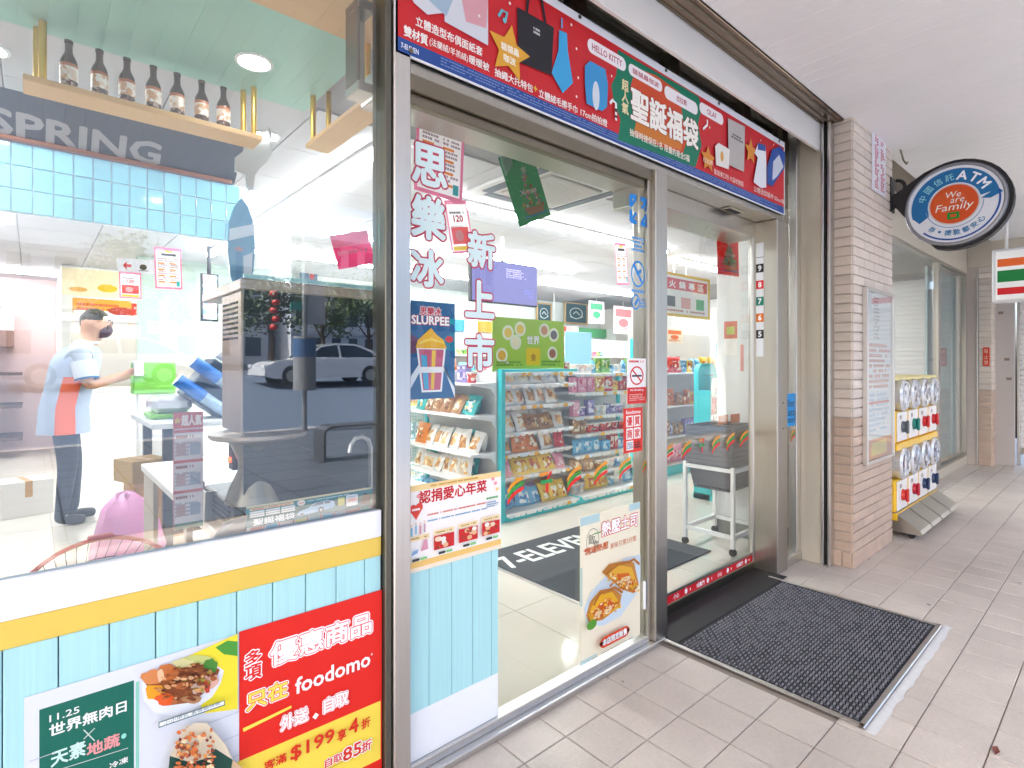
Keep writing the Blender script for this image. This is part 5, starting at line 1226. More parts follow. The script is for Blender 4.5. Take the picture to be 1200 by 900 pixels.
t, A = hang('pink_banner', 'plain pink hanging banner near the steel mullion', (397, 276), (440, 270), (397, 316), 1.0, 'ee6a9e'); A.r(0, .62, 1, 1, 'f6b8d0'); A.dashes(.08, .35, .9, .55, 1, 'fbe0ea', cols=9); A.done(t)
def xmas(A, bg, boat='3a8ac8'):
    rn = random.Random(5)
    for i in range(26): A.e(rn.uniform(.05, .95), rn.uniform(.05, .97), .008, .006, 'cfe8d8')
    A.poly([(.2, .2), (.55, .75), (.88, .2)], '4fae4a')
    for i in range(44):
        v = rn.uniform(.18, .68); hw = (.78 - v) * .58; A.e(.54 + rn.uniform(-hw, hw), v, .035, .02, rn.choice(['d8342f', 'f0c23a', '8fd060', 'e88ab0', 'f0903a', '6ec04a', 'f4e0c0']))
    A.star(.55, .74, A.W * .10, 'f6ece0', n=6); A.poly([(.22, .22), (.86, .2), (.78, .10), (.34, .11)], 'c8792c'); A.line([(.2, .09), (.9, .085)], A.W * .03, boat); A.t(.25, .40, .08, 'Xmas', 'f4e8dc', w=.5, bold=.03)
t, A = hang('festive_sign', 'green hanging sign with decorated Christmas tree', (593, 183), (631, 173), (609, 266), .62, '1a9058', 'sign'); xmas(A, 0); A.poly([(0, .72), (.3, .86), (.35, 1), (0, 1)], '8fb8a4'); A.done(t)
t, A = hang('festive_sign', 'red hanging sign with Christmas tree seen through the sliding door', (841, 265), (866, 271), (841, 321), .42, 'cf2430', 'sign'); xmas(A, 0); A.done(t)
# screen
p, q = atY(552, 300, 2.7), atY(630, 360, 2.7)
tv = thing('wall_screen', 'flat screen showing pale violet picture hung from the ceiling', 'screen', ((p.x + q.x) / 2, 2.7, q.z))
B('case', (p.x, 2.702, q.z), (q.x, 2.75, p.z), BLACK, tv, .006); B('display', (p.x + .012, 2.698, q.z + .012), (q.x - .012, 2.702, p.z - .012), emat('violet_screen', '9a97d6', .22), tv); MB().cyl(((p.x + q.x) / 2, 2.76, p.z - .1), ((p.x + q.x) / 2, 2.76, 2.6), .02, n=10).build('pole', WHITE, tv)
A = Art((p.x, 2.6975, q.z), XP, ZP, q.x - p.x, p.z - q.z); A.dashes(.5, .62, .8, .85, 5, '8a80c4', cols=7); A.dashes(.78, .2, .92, .4, 6, '5a5a9a', cols=4); A.done(tv)
# ================================================================== goods: a few pack shapes, printed in many colours
def mesh_bag(w, h, t, mats, seed=0, clear=False):
    rn = random.Random(seed); nx, ny = 6, 7; mb = MB(); vs = []
    for side in (-1, 1):
        for j in range(ny + 1):
            for i in range(nx + 1):
                u, v = i / nx, j / ny
                k = (max(0.0, math.sin(math.pi * u)) ** .45) * (max(0.0, math.sin(math.pi * min(1, v * 1.02))) ** .5)
                pinch = 1 - .10 * math.sin(math.pi * v)
                vs.append(((u - .5) * w * pinch, side * t / 2 * k * (1 + rn.uniform(-.14, .14)), v * h + rn.uniform(-.003, .003)))
    m = (nx + 1) * (ny + 1); fs, ms = [], []
    for s in (0, 1):
        for j in range(ny):
            for i in range(nx):
                a = s * m + j * (nx + 1) + i; q = (a, a + 1, a + nx + 2, a + nx + 1); fs.append(q if s == 0 else tuple(reversed(q)))
                ms.append(1 if (0 < j < ny - 2 and 0 < i < nx - 1) else 0)
    mb.add(vs, fs); mb.m = ms
    return mb.build('snack_bag', mats, None, True, mesh_only=True)
def mesh_box(w, h, t, mats):
    mb = MB().bbox((-w / 2, -t / 2, 0), (w / 2, t / 2, h), .003, 0); mb.box((-w * .44, -t / 2 - .0012, h * .18), (w * .44, -t / 2 + .001, h * .88), 1)
    return mb.build('carton', mats, None, mesh_only=True)
def mesh_bottle(r, h, mats):
    return MB().lathe([(0, 0), (r, 0), (r, h * .18), (r * 1.005, h * .2), (r * 1.005, h * .58), (r, h * .6), (r * .9, h * .68), (r * .38, h * .82), (r * .38, h * .9), (r * .45, h * .905), (r * .45, h), (0, h)], n=14, mis=[0, 0, 0, 1, 1, 0, 0, 0, 0, 2, 2]).build('bottle', mats, None, True, mesh_only=True)
def mesh_cup(r, h, mats):
    return MB().lathe([(0, 0), (r * .78, 0), (r * .84, h * .2), (r * .97, h * .85), (r * 1.06, h * .87), (r * 1.06, h * .95), (r, h), (0, h)], n=14, mis=[0, 0, 1, 0, 2, 2, 2]).build('tub', mats, None, True, mesh_only=True)
PAL = [('red', 'c8323a', ['c8323a', 'e8d8c8', 'a81f2a', 'e06a4a']), ('orange', 'e2853a', ['e2853a', 'f4e4c8', 'c85f22', 'b8774a']), ('yellow', 'ecc64a', ['ecc64a', 'f8f0d4', 'd89a2a', 'c8623a']),
       ('pink', 'e695ad', ['e695ad', 'f8e4e8', 'd8607f', 'f0b8c4']), ('sky blue', '6cb4dc', ['6cb4dc', 'e8f0f4', '3a86c0', 'bcd8e4']), ('teal', '2fa8a4', ['2fa8a4', 'e0f0ec', 'd8b46a', '1f7f86']),
       ('green', '7ab05a', ['7ab05a', 'eef0d8', '4a8a3a', 'd8c86a']), ('brown', 'a9794e', ['a9794e', 'ecd9b8', 'c8995a', '7a5032']), ('white', 'e9e6e2', ['e9e6e2', 'd8b8b0', 'b9c8d0', 'e8cfa8']), ('violet', '8f82b8', ['8f82b8', 'e4e0ee', '6a5c98', 'c8b0d0']), ('silver', 'b9bcc0', ['b9bcc0', '8a8f96', 'e4e6e8', '55595e'])]
PM = [(n, pmat('pack_' + n.replace(' ', '_'), c, .3, coat=.15), printmat('print_' + n.replace(' ', '_'), cs, 30, .3)) for n, c, cs in PAL]
WRAP = pmat('clear_wrap_pack', 'eeeae4', .12, spec=.6, coat=.4)
_PK = {}
def pack(kind, ci, size):
    k = (kind, ci, size)
    if k not in _PK:
        n, b, p = PM[ci]
        if kind == 'bag': m = mesh_bag(*size, [b, p], ci)
        elif kind == 'bread': m = mesh_bag(*size, [WRAP, printmat('bread_%d' % (ci % 3), [['d9a864', 'e9cfa0', 'c98a44', 'f0e4d0'], ['c8925a', 'e8d8c0', 'b0733e', 'e6b87a'], ['e6c890', 'f2e6cc', 'd8a050', 'c8b49a']][ci % 3], 24, .25)], ci)
        elif kind == 'box': m = mesh_box(*size, [b, p])
        elif kind == 'bottle': m = mesh_bottle(size[0], size[1], [b, p, PM[(ci + 3) % 11][1]])
        else: m = mesh_cup(size[0], size[1], [b, p, PM[8][1]])
        _PK[k] = m
    return _PK[k]
WORD = {'bag': 'snack bag', 'bread': 'clear bread bag', 'box': 'carton', 'bottle': 'bottle', 'tub': 'tub'}
CATS = {'bag': 'snack', 'bread': 'bread', 'box': 'carton', 'bottle': 'bottle', 'tub': 'tub'}
def stock(p0, p1, z, hmax, where, kinds, seed, face=0.0, group='goods', cols=None, lean=10, fill=1.0, rows=1):
    """goods in a row on a shelf from p0 to p1 (front edge); face = turn about z"""
    rn = random.Random(seed); a, b = Vector((*p0, 0)), Vector((*p1, 0)); L = (b - a).length; d = (b - a) / L
    inw = Vector((-d.y, d.x, 0)); s = .012
    while s < L - .05:
        kind = rn.choice(kinds); ci = rn.choice(cols) if cols else rn.randrange(len(PM)); run = rn.choice((1, 1, 2, 2, 3))
        if kind in ('bag', 'bread'): size = (rn.choice((.13, .16, .19)), min(hmax, rn.choice((.15, .18, .2))), .07)
        elif kind == 'box': size = (rn.choice((.06, .09, .12)), min(hmax, rn.choice((.10, .15, .18))), .06)
        elif kind == 'bottle': size = (rn.choice((.024, .03)), min(hmax, rn.choice((.15, .20))), 0)
        else: size = (.045, min(hmax, .09), 0)
        w = size[0] if kind in ('bag', 'bread', 'box') else size[0] * 2
        for _ in range(run):
            if s + w > L: break
            if rn.random() < fill:
                c = a + d * (s + w / 2) + inw * (.05 + rn.uniform(0, .02))
                o = link({'bag': 'snack_bag', 'bread': 'bread_bag', 'box': 'carton', 'bottle': 'bottle', 'tub': 'tub'}[kind], pack(kind, ci, size), None, loc=(c.x, c.y, z), rot=(R(-lean + rn.uniform(-9, 7) if kind in ('bag', 'bread') else 0), R(rn.uniform(-7, 7) if kind in ('bag', 'bread') else 0), face + R(rn.uniform(-12, 12))))
                o.rotation_mode = 'XYZ'
                nm = PM[ci][0]
                tag(o, ('%s with %s tint %s' % (WORD[kind], ('golden', 'toasted', 'pale')[ci % 3], where)) if kind == 'bread' else '%s %s %s' % (nm, WORD[kind], where), CATS[kind], group)
            s += w * (.88 if kind in ('bag', 'bread') else 1) + .004
        s += rn.uniform(.0, .02)
SHW = pmat('shelf_white', 'eceaea', .35)
PERF = pmat('rack_back', 'd9d6d2', .5)
def strip_tags(p0, p1, z, parent, n=None):
    pass
# ------------------------------------------------------------------ long teal display rack: bread bay and sundries bay
gd = thing('display_rack', 'long teal display rack with white shelves facing the entrance', 'shelf rack', (4.2, 2.2, 0))
GX0_, GX1_, GY0_, GYB = 2.90, 4.98, 1.90, 2.36
B('plinth', (GX0_ + .03, GY0_ + .01, 0), (GX1_, GYB, .062), TEAL, gd, .004)
B('back_panel', (GX0_ + .03, GYB, .06), (GX1_, GYB + .02, 1.25), PERF, gd)
for x in (GX0_ - .012, 3.82, 4.94): B('post', (x, GYB - .03, 0), (x + .04, GYB + .03, 1.262), TEAL, gd, .003)
B('end_post', (GX0_ - .012, GY0_ + .02, 0), (GX0_ + .03, GY0_ + .075, 1.262), TEAL, gd, .003)
B('top_rail', (GX0_ + .03, GY0_ + .03, 1.235), (3.82, GY0_ + .055, 1.262), TEAL, gd, .003)
B('end_panel', (GX0_ + .0, GY0_ + .075, .06), (GX0_ + .012, GYB - .03, 1.235), pmat('end_panel', 'c8c6c4', .5), gd)
BAY1 = (1.235, 1.13, .95, .722, .54, .34, .064); BAY2 = (1.215, 1.03, .80, .63, .43, .25, .064)
def shelf(x0, x1, y0, z, nm, par, col='e9ecf0'):
    o = B('shelf', (x0, y0, z - .022), (x1, GYB - .002, z), SHW, par, .003)
    m = MB(); rn = random.Random(int(z * 1000)); x = x0 + .02
    while x < x1 - .05:
        w = rn.uniform(.04, .06); m.box((x, y0 - .0015, z - .034), (x + w, y0 + .001, z - .003), rn.choice((0, 0, 1, 2, 3))); x += w + rn.uniform(.003, .03)
    m.build('price_tag', [ink('f4f2ee'), ink('f0b43a'), ink('e8dcd0'), ink('d8e4ec')], o)
    return o
for k, z in enumerate(BAY1): shelf(GX0_ + .035, 3.815, GY0_ + (.0 if z < .1 else .04 + .01 * k if z < 1.2 else .06), z, k, gd)
for k, z in enumerate(BAY2): shelf(3.865, 4.935, GY0_ + (.0 if z < .1 else .10), z, k, gd)
lv = ('top', 'second', 'third', 'fourth', 'fifth', 'sixth', 'lowest')
GB, GS = 'packs in the bread bay of the teal rack', 'goods in the sundries bay of the teal rack'
for k, z in enumerate(BAY1):
    stock((2.95, GY0_ + .07), (3.81, GY0_ + .07), z, .17 if k not in (0,) else .12, 'on the %s shelf of the bread bay' % lv[k], (['tub', 'bag'], ['bread', 'bag'], ['bread'], ['bag', 'bread'], ['bag', 'bread'], ['bag'], ['bag'])[k], 20 + k, 0, GB, ([4, 8, 0], [8, 3, 0, 2], [1, 7, 8], [0, 5, 7], [0, 1, 7], [3, 2, 1, 0], [3, 4, 8, 6, 2])[k], 24)
    stock((2.97, GY0_ + .20), (3.81, GY0_ + .20), z, .17, 'on the %s shelf of the bread bay' % lv[k], ['bag', 'bread'], 40 + k, 0, GB, None, 12, .8)
for k, z in enumerate(BAY2):
    stock((3.88, GY0_ + .12), (4.93, GY0_ + .12), z, .15, 'on the %s shelf of the sundries bay' % lv[k], (['bottle', 'tub', 'box'], ['box'], ['box', 'tub'], ['tub', 'box'], ['box', 'bag'], ['tub', 'bag'], ['tub', 'bag', 'box'])[k], 60 + k, 0, GS, ([4, 8, 6], [9, 3, 2, 0], [3, 9, 8, 2], [3, 0, 8, 7], [4, 0, 8], [8, 7, 4], [4, 2, 8, 7])[k], 12)
# promotion board on the rack
p, q = atY(577, 416, 1.99), atY(661, 377, 1.99)
t, A = sheet('promo_board', 'lime green promotion board standing on top of the teal rack', 'board', (p.x, 1.99, 1.24), XP, ZP, q.x - p.x, q.z - 1.24, 'a9d24f', th=.006)
for (u, v, c) in ((.12, .3, 'e8b84a'), (.2, .72, 'f0d468'), (.3, .55, 'f6f0d0'), (.36, .8, 'f0d468'), (.7, .8, 'd8a080'), (.82, .35, 'a86a5a'), (.84, .72, '7a7480')): A.e(u, v, .075, .14, 'eef4dc'); A.e(u, v, .05, .09, c)
A.r(.44, .12, .64, .45, 'f0cf2a', rad=.02); A.t(.54, .52, .16, '世界', 'ffffff', al='c', bold=.03, out='6a9a2a', ow=.06); A.t(.54, .2, .14, '食', 'b8862a', al='c', bold=.03); A.dashes(.05, .1, .4, .2, 2, '6f9a3a', cols=9); A.dashes(.66, .1, .95, .22, 2, '6f9a3a', cols=8); A.done(t)
# ------------------------------------------------------------------ end rack with wire side, facing the counter
er = thing('end_rack', 'teal end rack with wire mesh side and white bracket shelves', 'shelf rack', (2.72, 2.45, 0))
EX0, EX1, EY0, EY1 = 2.61, 2.885, 1.97, 2.98
B('post', (EX1 - .04, EY1, 0), (EX1, EY1 + .04, 1.26), TEAL, er, .003); B('back_panel', (EX1 - .012, EY0, .06), (EX1 - .002, EY1, 1.25), pmat('end_panel', 'c8c6c4', .5), er)
EZ = (1.15, .886, .58, .36, .09)
for z in EZ:
    B('shelf', (EX0, EY0, z - .02), (EX1 - .014, EY1, z), SHW, er, .003)
    for yy in (EY0 + .004, EY1 - .012): MB().prism([(EX1 - .014, yy, z - .02), (EX0 + .03, yy, z - .02), (EX1 - .06, yy, z - .05), (EX1 - .014, yy, z - .11)], (0, .006, 0)).build('bracket', SHW, er)
mesh_ = MB()
for i in range(10): x = EX0 + .01 + i * .028; mesh_.tube([(x, EY1 + .015, .05), (x, EY1 + .015, 1.12)], .002, 4)
for j in range(36): mesh_.tube([(EX0, EY1 + .015, .06 + j * .03), (EX1 - .04, EY1 + .015, .06 + j * .03)], .002, 4)
mesh_.build('wire_side', TEAL, er); B('frame_post', (EX0 - .012, EY1 + .004, 0), (EX0 + .008, EY1 + .026, 1.13), TEAL, er, .003)
for k, z in enumerate(EZ):
    stock((EX0 + .02, EY1 - .02), (EX0 + .02, EY0 + .02), z, .19, 'on the %s bracket shelf of the end rack' % lv[k], (['box', 'tub'], ['bag', 'bag', 'bread'], ['bread', 'bag'], ['bag', 'bread'], ['bag'])[k], 90 + k, R(-90), 'packs on the end rack', ([8, 9, 0], [4, 5, 2, 7], [7, 10, 1, 4], [5, 2, 7, 9], [4, 8])[k], 22)
    stock((EX0 + .13, EY1 - .02), (EX0 + .13, EY0 + .02), z, .17, 'on the %s bracket shelf of the end rack' % lv[k], ['bag'], 120 + k, R(-90), 'packs on the end rack', [4, 5, 8], 10, .6)
# narrow teal rack with snacks behind the slush poster
nr = thing('narrow_rack', 'narrow teal rack with hanging snack packs behind the slush poster', 'shelf rack', (2.35, 3.0, 0))
for x in (2.12, 2.46): B('post', (x, 3.1, 0), (x + .05, 3.15, 1.5), TEAL, nr, .003)
for z in (.08, .45, .85, 1.2): B('shelf', (2.13, 2.85, z - .02), (2.5, 3.12, z), SHW, nr, .003); stock((2.14, 2.9), (2.48, 2.9), z, .2, 'on the narrow rack, shelf %s' % {.08: 'at the floor', .45: 'at knee height', .85: 'at hip height', 1.2: 'at chest height'}[z], ['bread', 'bag'], int(z * 100), 0, 'packs on the narrow rack', [2, 1, 8], 10)
# ------------------------------------------------------------------ far shelves, chalkboards, wall shelves
fs_ = thing('far_rack', 'tall white rack of toiletries and drinks beyond the teal rack', 'shelf rack', (5.6, 4.6, 0))
FXa, FXb = 3.9, 9.4
B('back_panel', (FXa, 5.0, 0), (FXb, 5.04, 1.75), PERF, fs_)
for k, z in enumerate((.1, .45, .8, 1.12, 1.44)):
    B('shelf', (FXa, 4.62, z - .02), (FXb, 5.0, z), SHW, fs_, .003)
    stock((FXa + .02, 4.66), (7.6, 4.66), z, .24, 'on the %s shelf of the white toiletries rack' % ('lowest', 'second', 'middle', 'fourth', 'top')[k], ['bottle', 'box', 'bottle', 'tub'], 200 + k, 0, 'goods on the white toiletries rack', [4, 8, 2, 6, 3, 0], 0, .9)
bl_ = thing('blue_screen', 'pale blue blank panel standing on the white toiletries rack', 'panel', (4.2, 4.7, 1.44)); p, q = atY(662, 412, 4.6), atY(693, 390, 4.6)
MB().bbox((p.x, 4.59, 1.30), (q.x, 4.61, q.z), .004).build('panel', ink('8fc4dc'), bl_)
for (tl, br, lab, seed) in (((630, 356), (645, 378), 'small framed chalkboard with round white emblem near the purple screen', 1), ((663, 355), (687, 379), 'framed chalkboard with white drawing above the toiletries rack', 2)):
    t, A = wall_sheet('chalkboard', lab, 'chalkboard', tl, br, 6.4, '2f5a66', 'chalkboards on the inner wall', th=.02)
    A.ring(.5, .5, .32, .3, .12, 'dfe8e6'); A.line([(.35, .45), (.5, .6), (.68, .42)], .02, 'dfe8e6'); A.line([(.2, .3), (.5, .2), (.85, .35)], .015, 'dfe8e6'); A.done(t)
    O = A.O; W_, H_ = A.W, A.H; m = MB()
    for (x0, z0, x1, z1) in ((-.03, -.03, W_ + .03, 0), (-.03, H_, W_ + .03, H_ + .03), (-.03, 0, 0, H_), (W_, 0, W_ + .03, H_)): m.box((O.x + x0, O.y - .012, O.z + z0), (O.x + x1, O.y + .02, O.z + z1))
    m.build('frame', WOOD, t)
tag(B('inner_wall', (2.8, 6.45, 0), (9.6, 6.55, 2.6), pmat('pale_mint_wall', 'dfe6e2', .6)), 'pale inner wall carrying chalkboards behind the toiletries rack', 'wall')
t, A = wall_sheet('picture', 'small framed picture on the pale inner wall seen over the machine', 'picture', (352, 303), (372, 333), 6.3, '4f6a80', th=.03); A.r(.08, .1, .92, .95, '5a7484'); A.e(.65, .55, .2, .25, 'd8d0c8'); A.e(.3, .6, .18, .2, '9ab0bc'); A.r(.55, .2, .8, .4, 'b8423c'); A.r(0, 0, 1, .06, 'b08a4a'); A.done(t)
tag(B('mint_wall', (.95, 6.38, 1.3), (2.78, 6.44, 2.6), pmat('mint_wall', 'bccfc6', .6)), 'pale mint wall panel with framed picture behind the machine', 'wall')
for k, (tl, br, lab) in enumerate((((236, 320), (256, 345), 'lit menu screen showing blue and white pictures beyond the machine'),)):
    p, q = atY(*tl, 5.2), atY(*br, 5.2); t = thing('menu_screen', lab, 'screen', (p.x, 5.2, q.z)); B('case', (p.x, 5.2, q.z - .3), (q.x, 5.25, p.z), BLACK, t); B('display', (p.x + .015, 5.197, q.z - .28), (q.x - .015, 5.2, p.z - .015), printmat('screen_print', ['e8eef4', '7aa4d8', 'f4f4f8', 'c8a0a8', 'dfe8f0'], 22, .2), t); MB().cyl(((p.x + q.x) / 2, 5.24, p.z - .05), ((p.x + q.x) / 2, 5.24, 2.6), .02).build('pole', BLACK, t)
# ------------------------------------------------------------------ beyond the sliding door
cw = thing('white_column', 'square white column inside beside the sliding door', 'column', (4.2, .45, 0))
B('shaft', (4.02, .16, 0), (4.55, .66, 2.6), pmat('column_white', 'e6e8e6', .4), cw, .004); B('skirting', (4.005, .15, 0), (4.56, .67, .12), pmat('skirt_grey', '8e928e', .5), cw, .003)
A = Art((4.0195, .62, 1.25), (0, -1, 0), ZP, .42, .4); A.r(.05, .3, .30, .62, 'f2efe8'); A.r(.05, .62, .30, .95, 'cf6a4a'); A.r(.1, .7, .25, .85, 'b8c45a'); A.r(.36, .0, .42, .5, 'e89a92'); A.done(cw)
mg = thing('magazine_rack', 'teal based rack of toys and packs seen through the sliding door', 'shelf rack', (6.3, 2.3, 0))
RX0, RX1, RY = 5.30, 7.3, 2.10
for x in (RX0, RX1): B('post', (x, RY + .3, 0), (x + .04, RY + .34, 1.6), TEAL, mg, .003)
B('plinth', (RX0, RY, 0), (RX1, RY + .34, .12), TEAL, mg, .004); B('back_panel', (RX0, RY + .34, 0), (RX1, RY + .36, 1.7), PERF, mg)
for k, z in enumerate((.125, .45, .81, 1.2)):
    B('shelf', (RX0, RY, z - .02), (RX1, RY + .34, z), SHW, mg, .003)
    stock((RX0 + .03, RY + .04), (RX1 - .03, RY + .04), z, .26, 'on the %s shelf of the toy rack behind the door' % ('lowest', 'second', 'third', 'top')[k], (['box', 'bag'], ['bag', 'box'], ['box', 'bag'], ['bag', 'box'])[k], 300 + k, 0, 'goods on the toy rack behind the door', ([3, 2, 5, 9], [9, 0, 7], [2, 1, 7], [2, 4, 0, 8])[k], 5)
p, q = atY(777, 369, 2.0), atY(832, 328, 2.0)
t, A = sheet('hotpot_board', 'yellow edged board with red heading above the toy rack', 'board', (p.x, 2.0, p.z), XP, ZP, q.x - p.x, q.z - p.z, 'f2c438', th=.01)
A.r(.03, .06, .95, .94, 'fbf4ec'); A.r(.05, .62, .93, .88, 'd8392f')
for k, ch in enumerate('火鍋專區'): A.t(.12 + .2 * k, .66, .17, ch, 'fbf0e8', w=.13, bold=.03)
A.r(.08, .22, .24, .46, '5a5450'); A.r(.36, .2, .56, .46, 'e8a89a'); A.r(.68, .2, .86, .46, '4fae5a'); A.dashes(.06, .1, .92, .17, 1, 'c87a6a', cols=14); A.done(t)
MB().cyl(((p.x + q.x) / 2, 2.02, q.z - .02), ((p.x + q.x) / 2, 2.02, 2.6), .008).build('hanger', WHITE, t)
# teal carrier stand with hanging packs
ts = thing('teal_stand', 'rounded teal display stand with hanging packs behind the baskets', 'display stand', (5.03, 1.3, 0))
sx, sy = 5.03, 1.30
prof = [(sx - .17, sy, 0), (sx + .17, sy, 0), (sx + .17, sy, 1.22)] + [(sx + .17 - .09 + .09 * math.cos(R(t_)), sy, 1.22 + .09 * math.sin(R(t_))) for t_ in range(15, 91, 15)] + [(sx - .17 + .09 + .09 * math.cos(R(t_)), sy, 1.22 + .09 * math.sin(R(t_))) for t_ in range(90, 181, 15)]
MB().prism(prof, (0, .05, 0)).build('back', TEAL, ts); B('side', (sx - .17, sy - .12, 0), (sx - .14, sy, 1.05), TEAL, ts, .004); B('base', (sx - .17, sy - .16, 0), (sx + .17, sy + .06, .06), TEAL, ts, .004); MB().tube([(sx - .03, sy, 1.2), (sx - .03, sy - .08, 1.19)], .004, 6).build('hook', STEEL, ts)
for k in range(6): tag(link('snack_bag', pack('bag', (10, 8, 0, 7, 8, 10)[k], (.12, .19, .06)), None, loc=(sx - .03 + .07 * (k % 2), sy - .05 - .012 * k, .66 + .16 * (k // 2)), rot=(0, 0, R(8 * (k % 3 - 1)))), '%s snack bag hanging on the rounded teal stand' % PM[(10, 8, 0, 7, 8, 10)[k]][0], 'snack', 'packs on the rounded teal stand')
# shopping baskets on a white wheeled rack
rk = thing('basket_rack', 'white wheeled basket rack just inside the sliding door', 'basket rack', (3.68, .45, 0))
kx0, kx1, ky0, ky1 = 3.57, 3.99, .30, .66
for (x, y) in ((kx0, ky0), (kx1, ky0), (kx0, ky1), (kx1, ky1)):
    B('leg', (x - .013, y - .013, .05), (x + .013, y + .013, .66 if y == ky0 and x == kx1 else .60), WHITE, rk, .003)
    MB().cyl((x - .01, y, .025), (x + .01, y, .025), .025, n=12).build('caster', BLACK, rk)
for z in (.11, .56): 
    mbk = MB().box((kx0, ky0 - .012, z), (kx1, ky0 + .012, z + .03)).box((kx0, ky1 - .012, z), (kx1, ky1 + .012, z + .03)).box((kx0 - .012, ky0 + .013, z + .002), (kx0 + .012, ky1 - .013, z + .028)).box((kx1 - .012, ky0 + .013, z + .002), (kx1 + .012, ky1 - .013, z + .028)); mbk.build('rail', WHITE, rk)
BK = pmat('basket_grey', '64676d', .5)
def basket_mesh():
    mb = MB(); W1, D1, W0, D0, Hb = .205, .165, .17, .13, .21
    def ring(f, z0, z1, o=.0):
        w, d = W0 + (W1 - W0) * f + o, D0 + (D1 - D0) * f + o
        for (a, b) in (((-w, -d), (w, -d)), ((w, -d), (w, d)), ((w, d), (-w, d)), ((-w, d), (-w, -d))):
            a, b = Vector((*a, 0)), Vector((*b, 0)); dr = (b - a).normalized(); n = Vector((dr.y, -dr.x, 0)) * .004
            mb.add([a + n + Vector((0, 0, z0)), b + n + Vector((0, 0, z0)), b - n + Vector((0, 0, z0)), a - n + Vector((0, 0, z0)), a + n + Vector((0, 0, z1)), b + n + Vector((0, 0, z1)), b - n + Vector((0, 0, z1)), a - n + Vector((0, 0, z1))], [(0, 3, 2, 1), (4, 5, 6, 7), (0, 1, 5, 4), (1, 2, 6, 5), (2, 3, 7, 6), (3, 0, 4, 7)])
    for k in range(9): ring(k / 9, Hb * k / 9, Hb * k / 9 + .012)
    ring(1.0, Hb - .03, Hb, .006)
    mb.box((-W0, -D0, 0), (W0, D0, .006))
    for i in range(11):
        for sgn in (-1, 1):
            x0, x1 = -W0 + 2 * W0 * i / 10, -W1 + 2 * W1 * i / 10
            mb.add([(x0 - .004, sgn * D0, 0), (x0 + .004, sgn * D0, 0), (x1 + .004, sgn * D1, Hb), (x1 - .004, sgn * D1, Hb)], [(0, 1, 2, 3)])
            y0, y1 = -D0 + 2 * D0 * i / 10, -D1 + 2 * D1 * i / 10
            mb.add([(sgn * W0, y0 - .004, 0), (sgn * W0, y0 + .004, 0), (sgn * W1, y1 + .004, Hb), (sgn * W1, y1 - .004, Hb)], [(0, 1, 2, 3)])
    return mb.build('basket', BK, None, mesh_only=True)
bm = basket_mesh(); hm = MB().tube([(-.19, -.02, .205), (-.18, -.15, .212), (0, -.165, .214), (.18, -.15, .212), (.19, -.02, .205)], .006, 6).build('handle', BK, mesh_only=True)
for k in range(8):
    t = thing('shopping_basket', ('lowest grey shopping basket hanging in the white rack' if k == 0 else 'top grey shopping basket with orange label in the white rack' if k == 7 else 'grey shopping basket nested in the stack on the white rack'), 'basket', (3.78, .48, .418 + .034 * k), 'grey shopping baskets')
    MPI[t.name] = Matrix.Identity(4)
    link('shell', bm, t); link('handle', hm, t)
    if k == 7:
        for x in (-.12, .06): MB().bbox((x, -.03, .215), (x + .13, -.026, .28), .001).build('label', ink('e8702a'), t)

# ------------------------------------------------------------------ drinks coolers and signs on the inner wall
CG = pmat('cooler_inside', 'dfe8ee', .4)
for k in range(4):
    x0 = 4.3 + k * 1.25; sg_ = ('next to the chalkboards', 'second from the chalkboards', 'third from the chalkboards', 'farthest from the chalkboards')[k]
    t = thing('drinks_cooler', 'tall white drinks cooler with glass door, ' + sg_, 'cooler', (x0 + .6, 6.1, 0), 'drinks coolers along the inner wall')
    B('cabinet', (x0, 6.02, 0), (x0 + 1.2, 6.44, 2.05), CG, t, .01); B('header', (x0, 5.98, 1.86), (x0 + 1.2, 6.02, 2.05), ink(('4a9ad0', 'e8a03a', 'd84a4a', '5ab07a')[k]), t)
    for j in range(5): B('shelf', (x0 + .05, 5.74, .28 + .32 * j), (x0 + 1.15, 6.02, .30 + .32 * j), WHITE, t)
    B('door', (x0 + .01, 5.70, .1), (x0 + 1.19, 5.715, 1.85), GLASS, t); B('handle', (x0 + 1.1, 5.67, .8), (x0 + 1.12, 5.70, 1.3), STEEL, t)
    for s_ in (0, 1): B('side', (x0 + s_ * 1.185, 5.72, 0), (x0 + .015 + s_ * 1.185, 6.02, 2.05), WHITE, t)
    if k < 2:
        for j in range(1, 5): stock((x0 + .06, 5.78), (x0 + 1.14, 5.78), .301 + .32 * j, .24, 'on the %s shelf of the cooler %s' % (('', 'second', 'third', 'fourth', 'top')[j], sg_), ['bottle'], 400 + k * 10 + j, 0, 'bottles in the drinks coolers', [4, 6, 0, 2, 8, 1], 0)
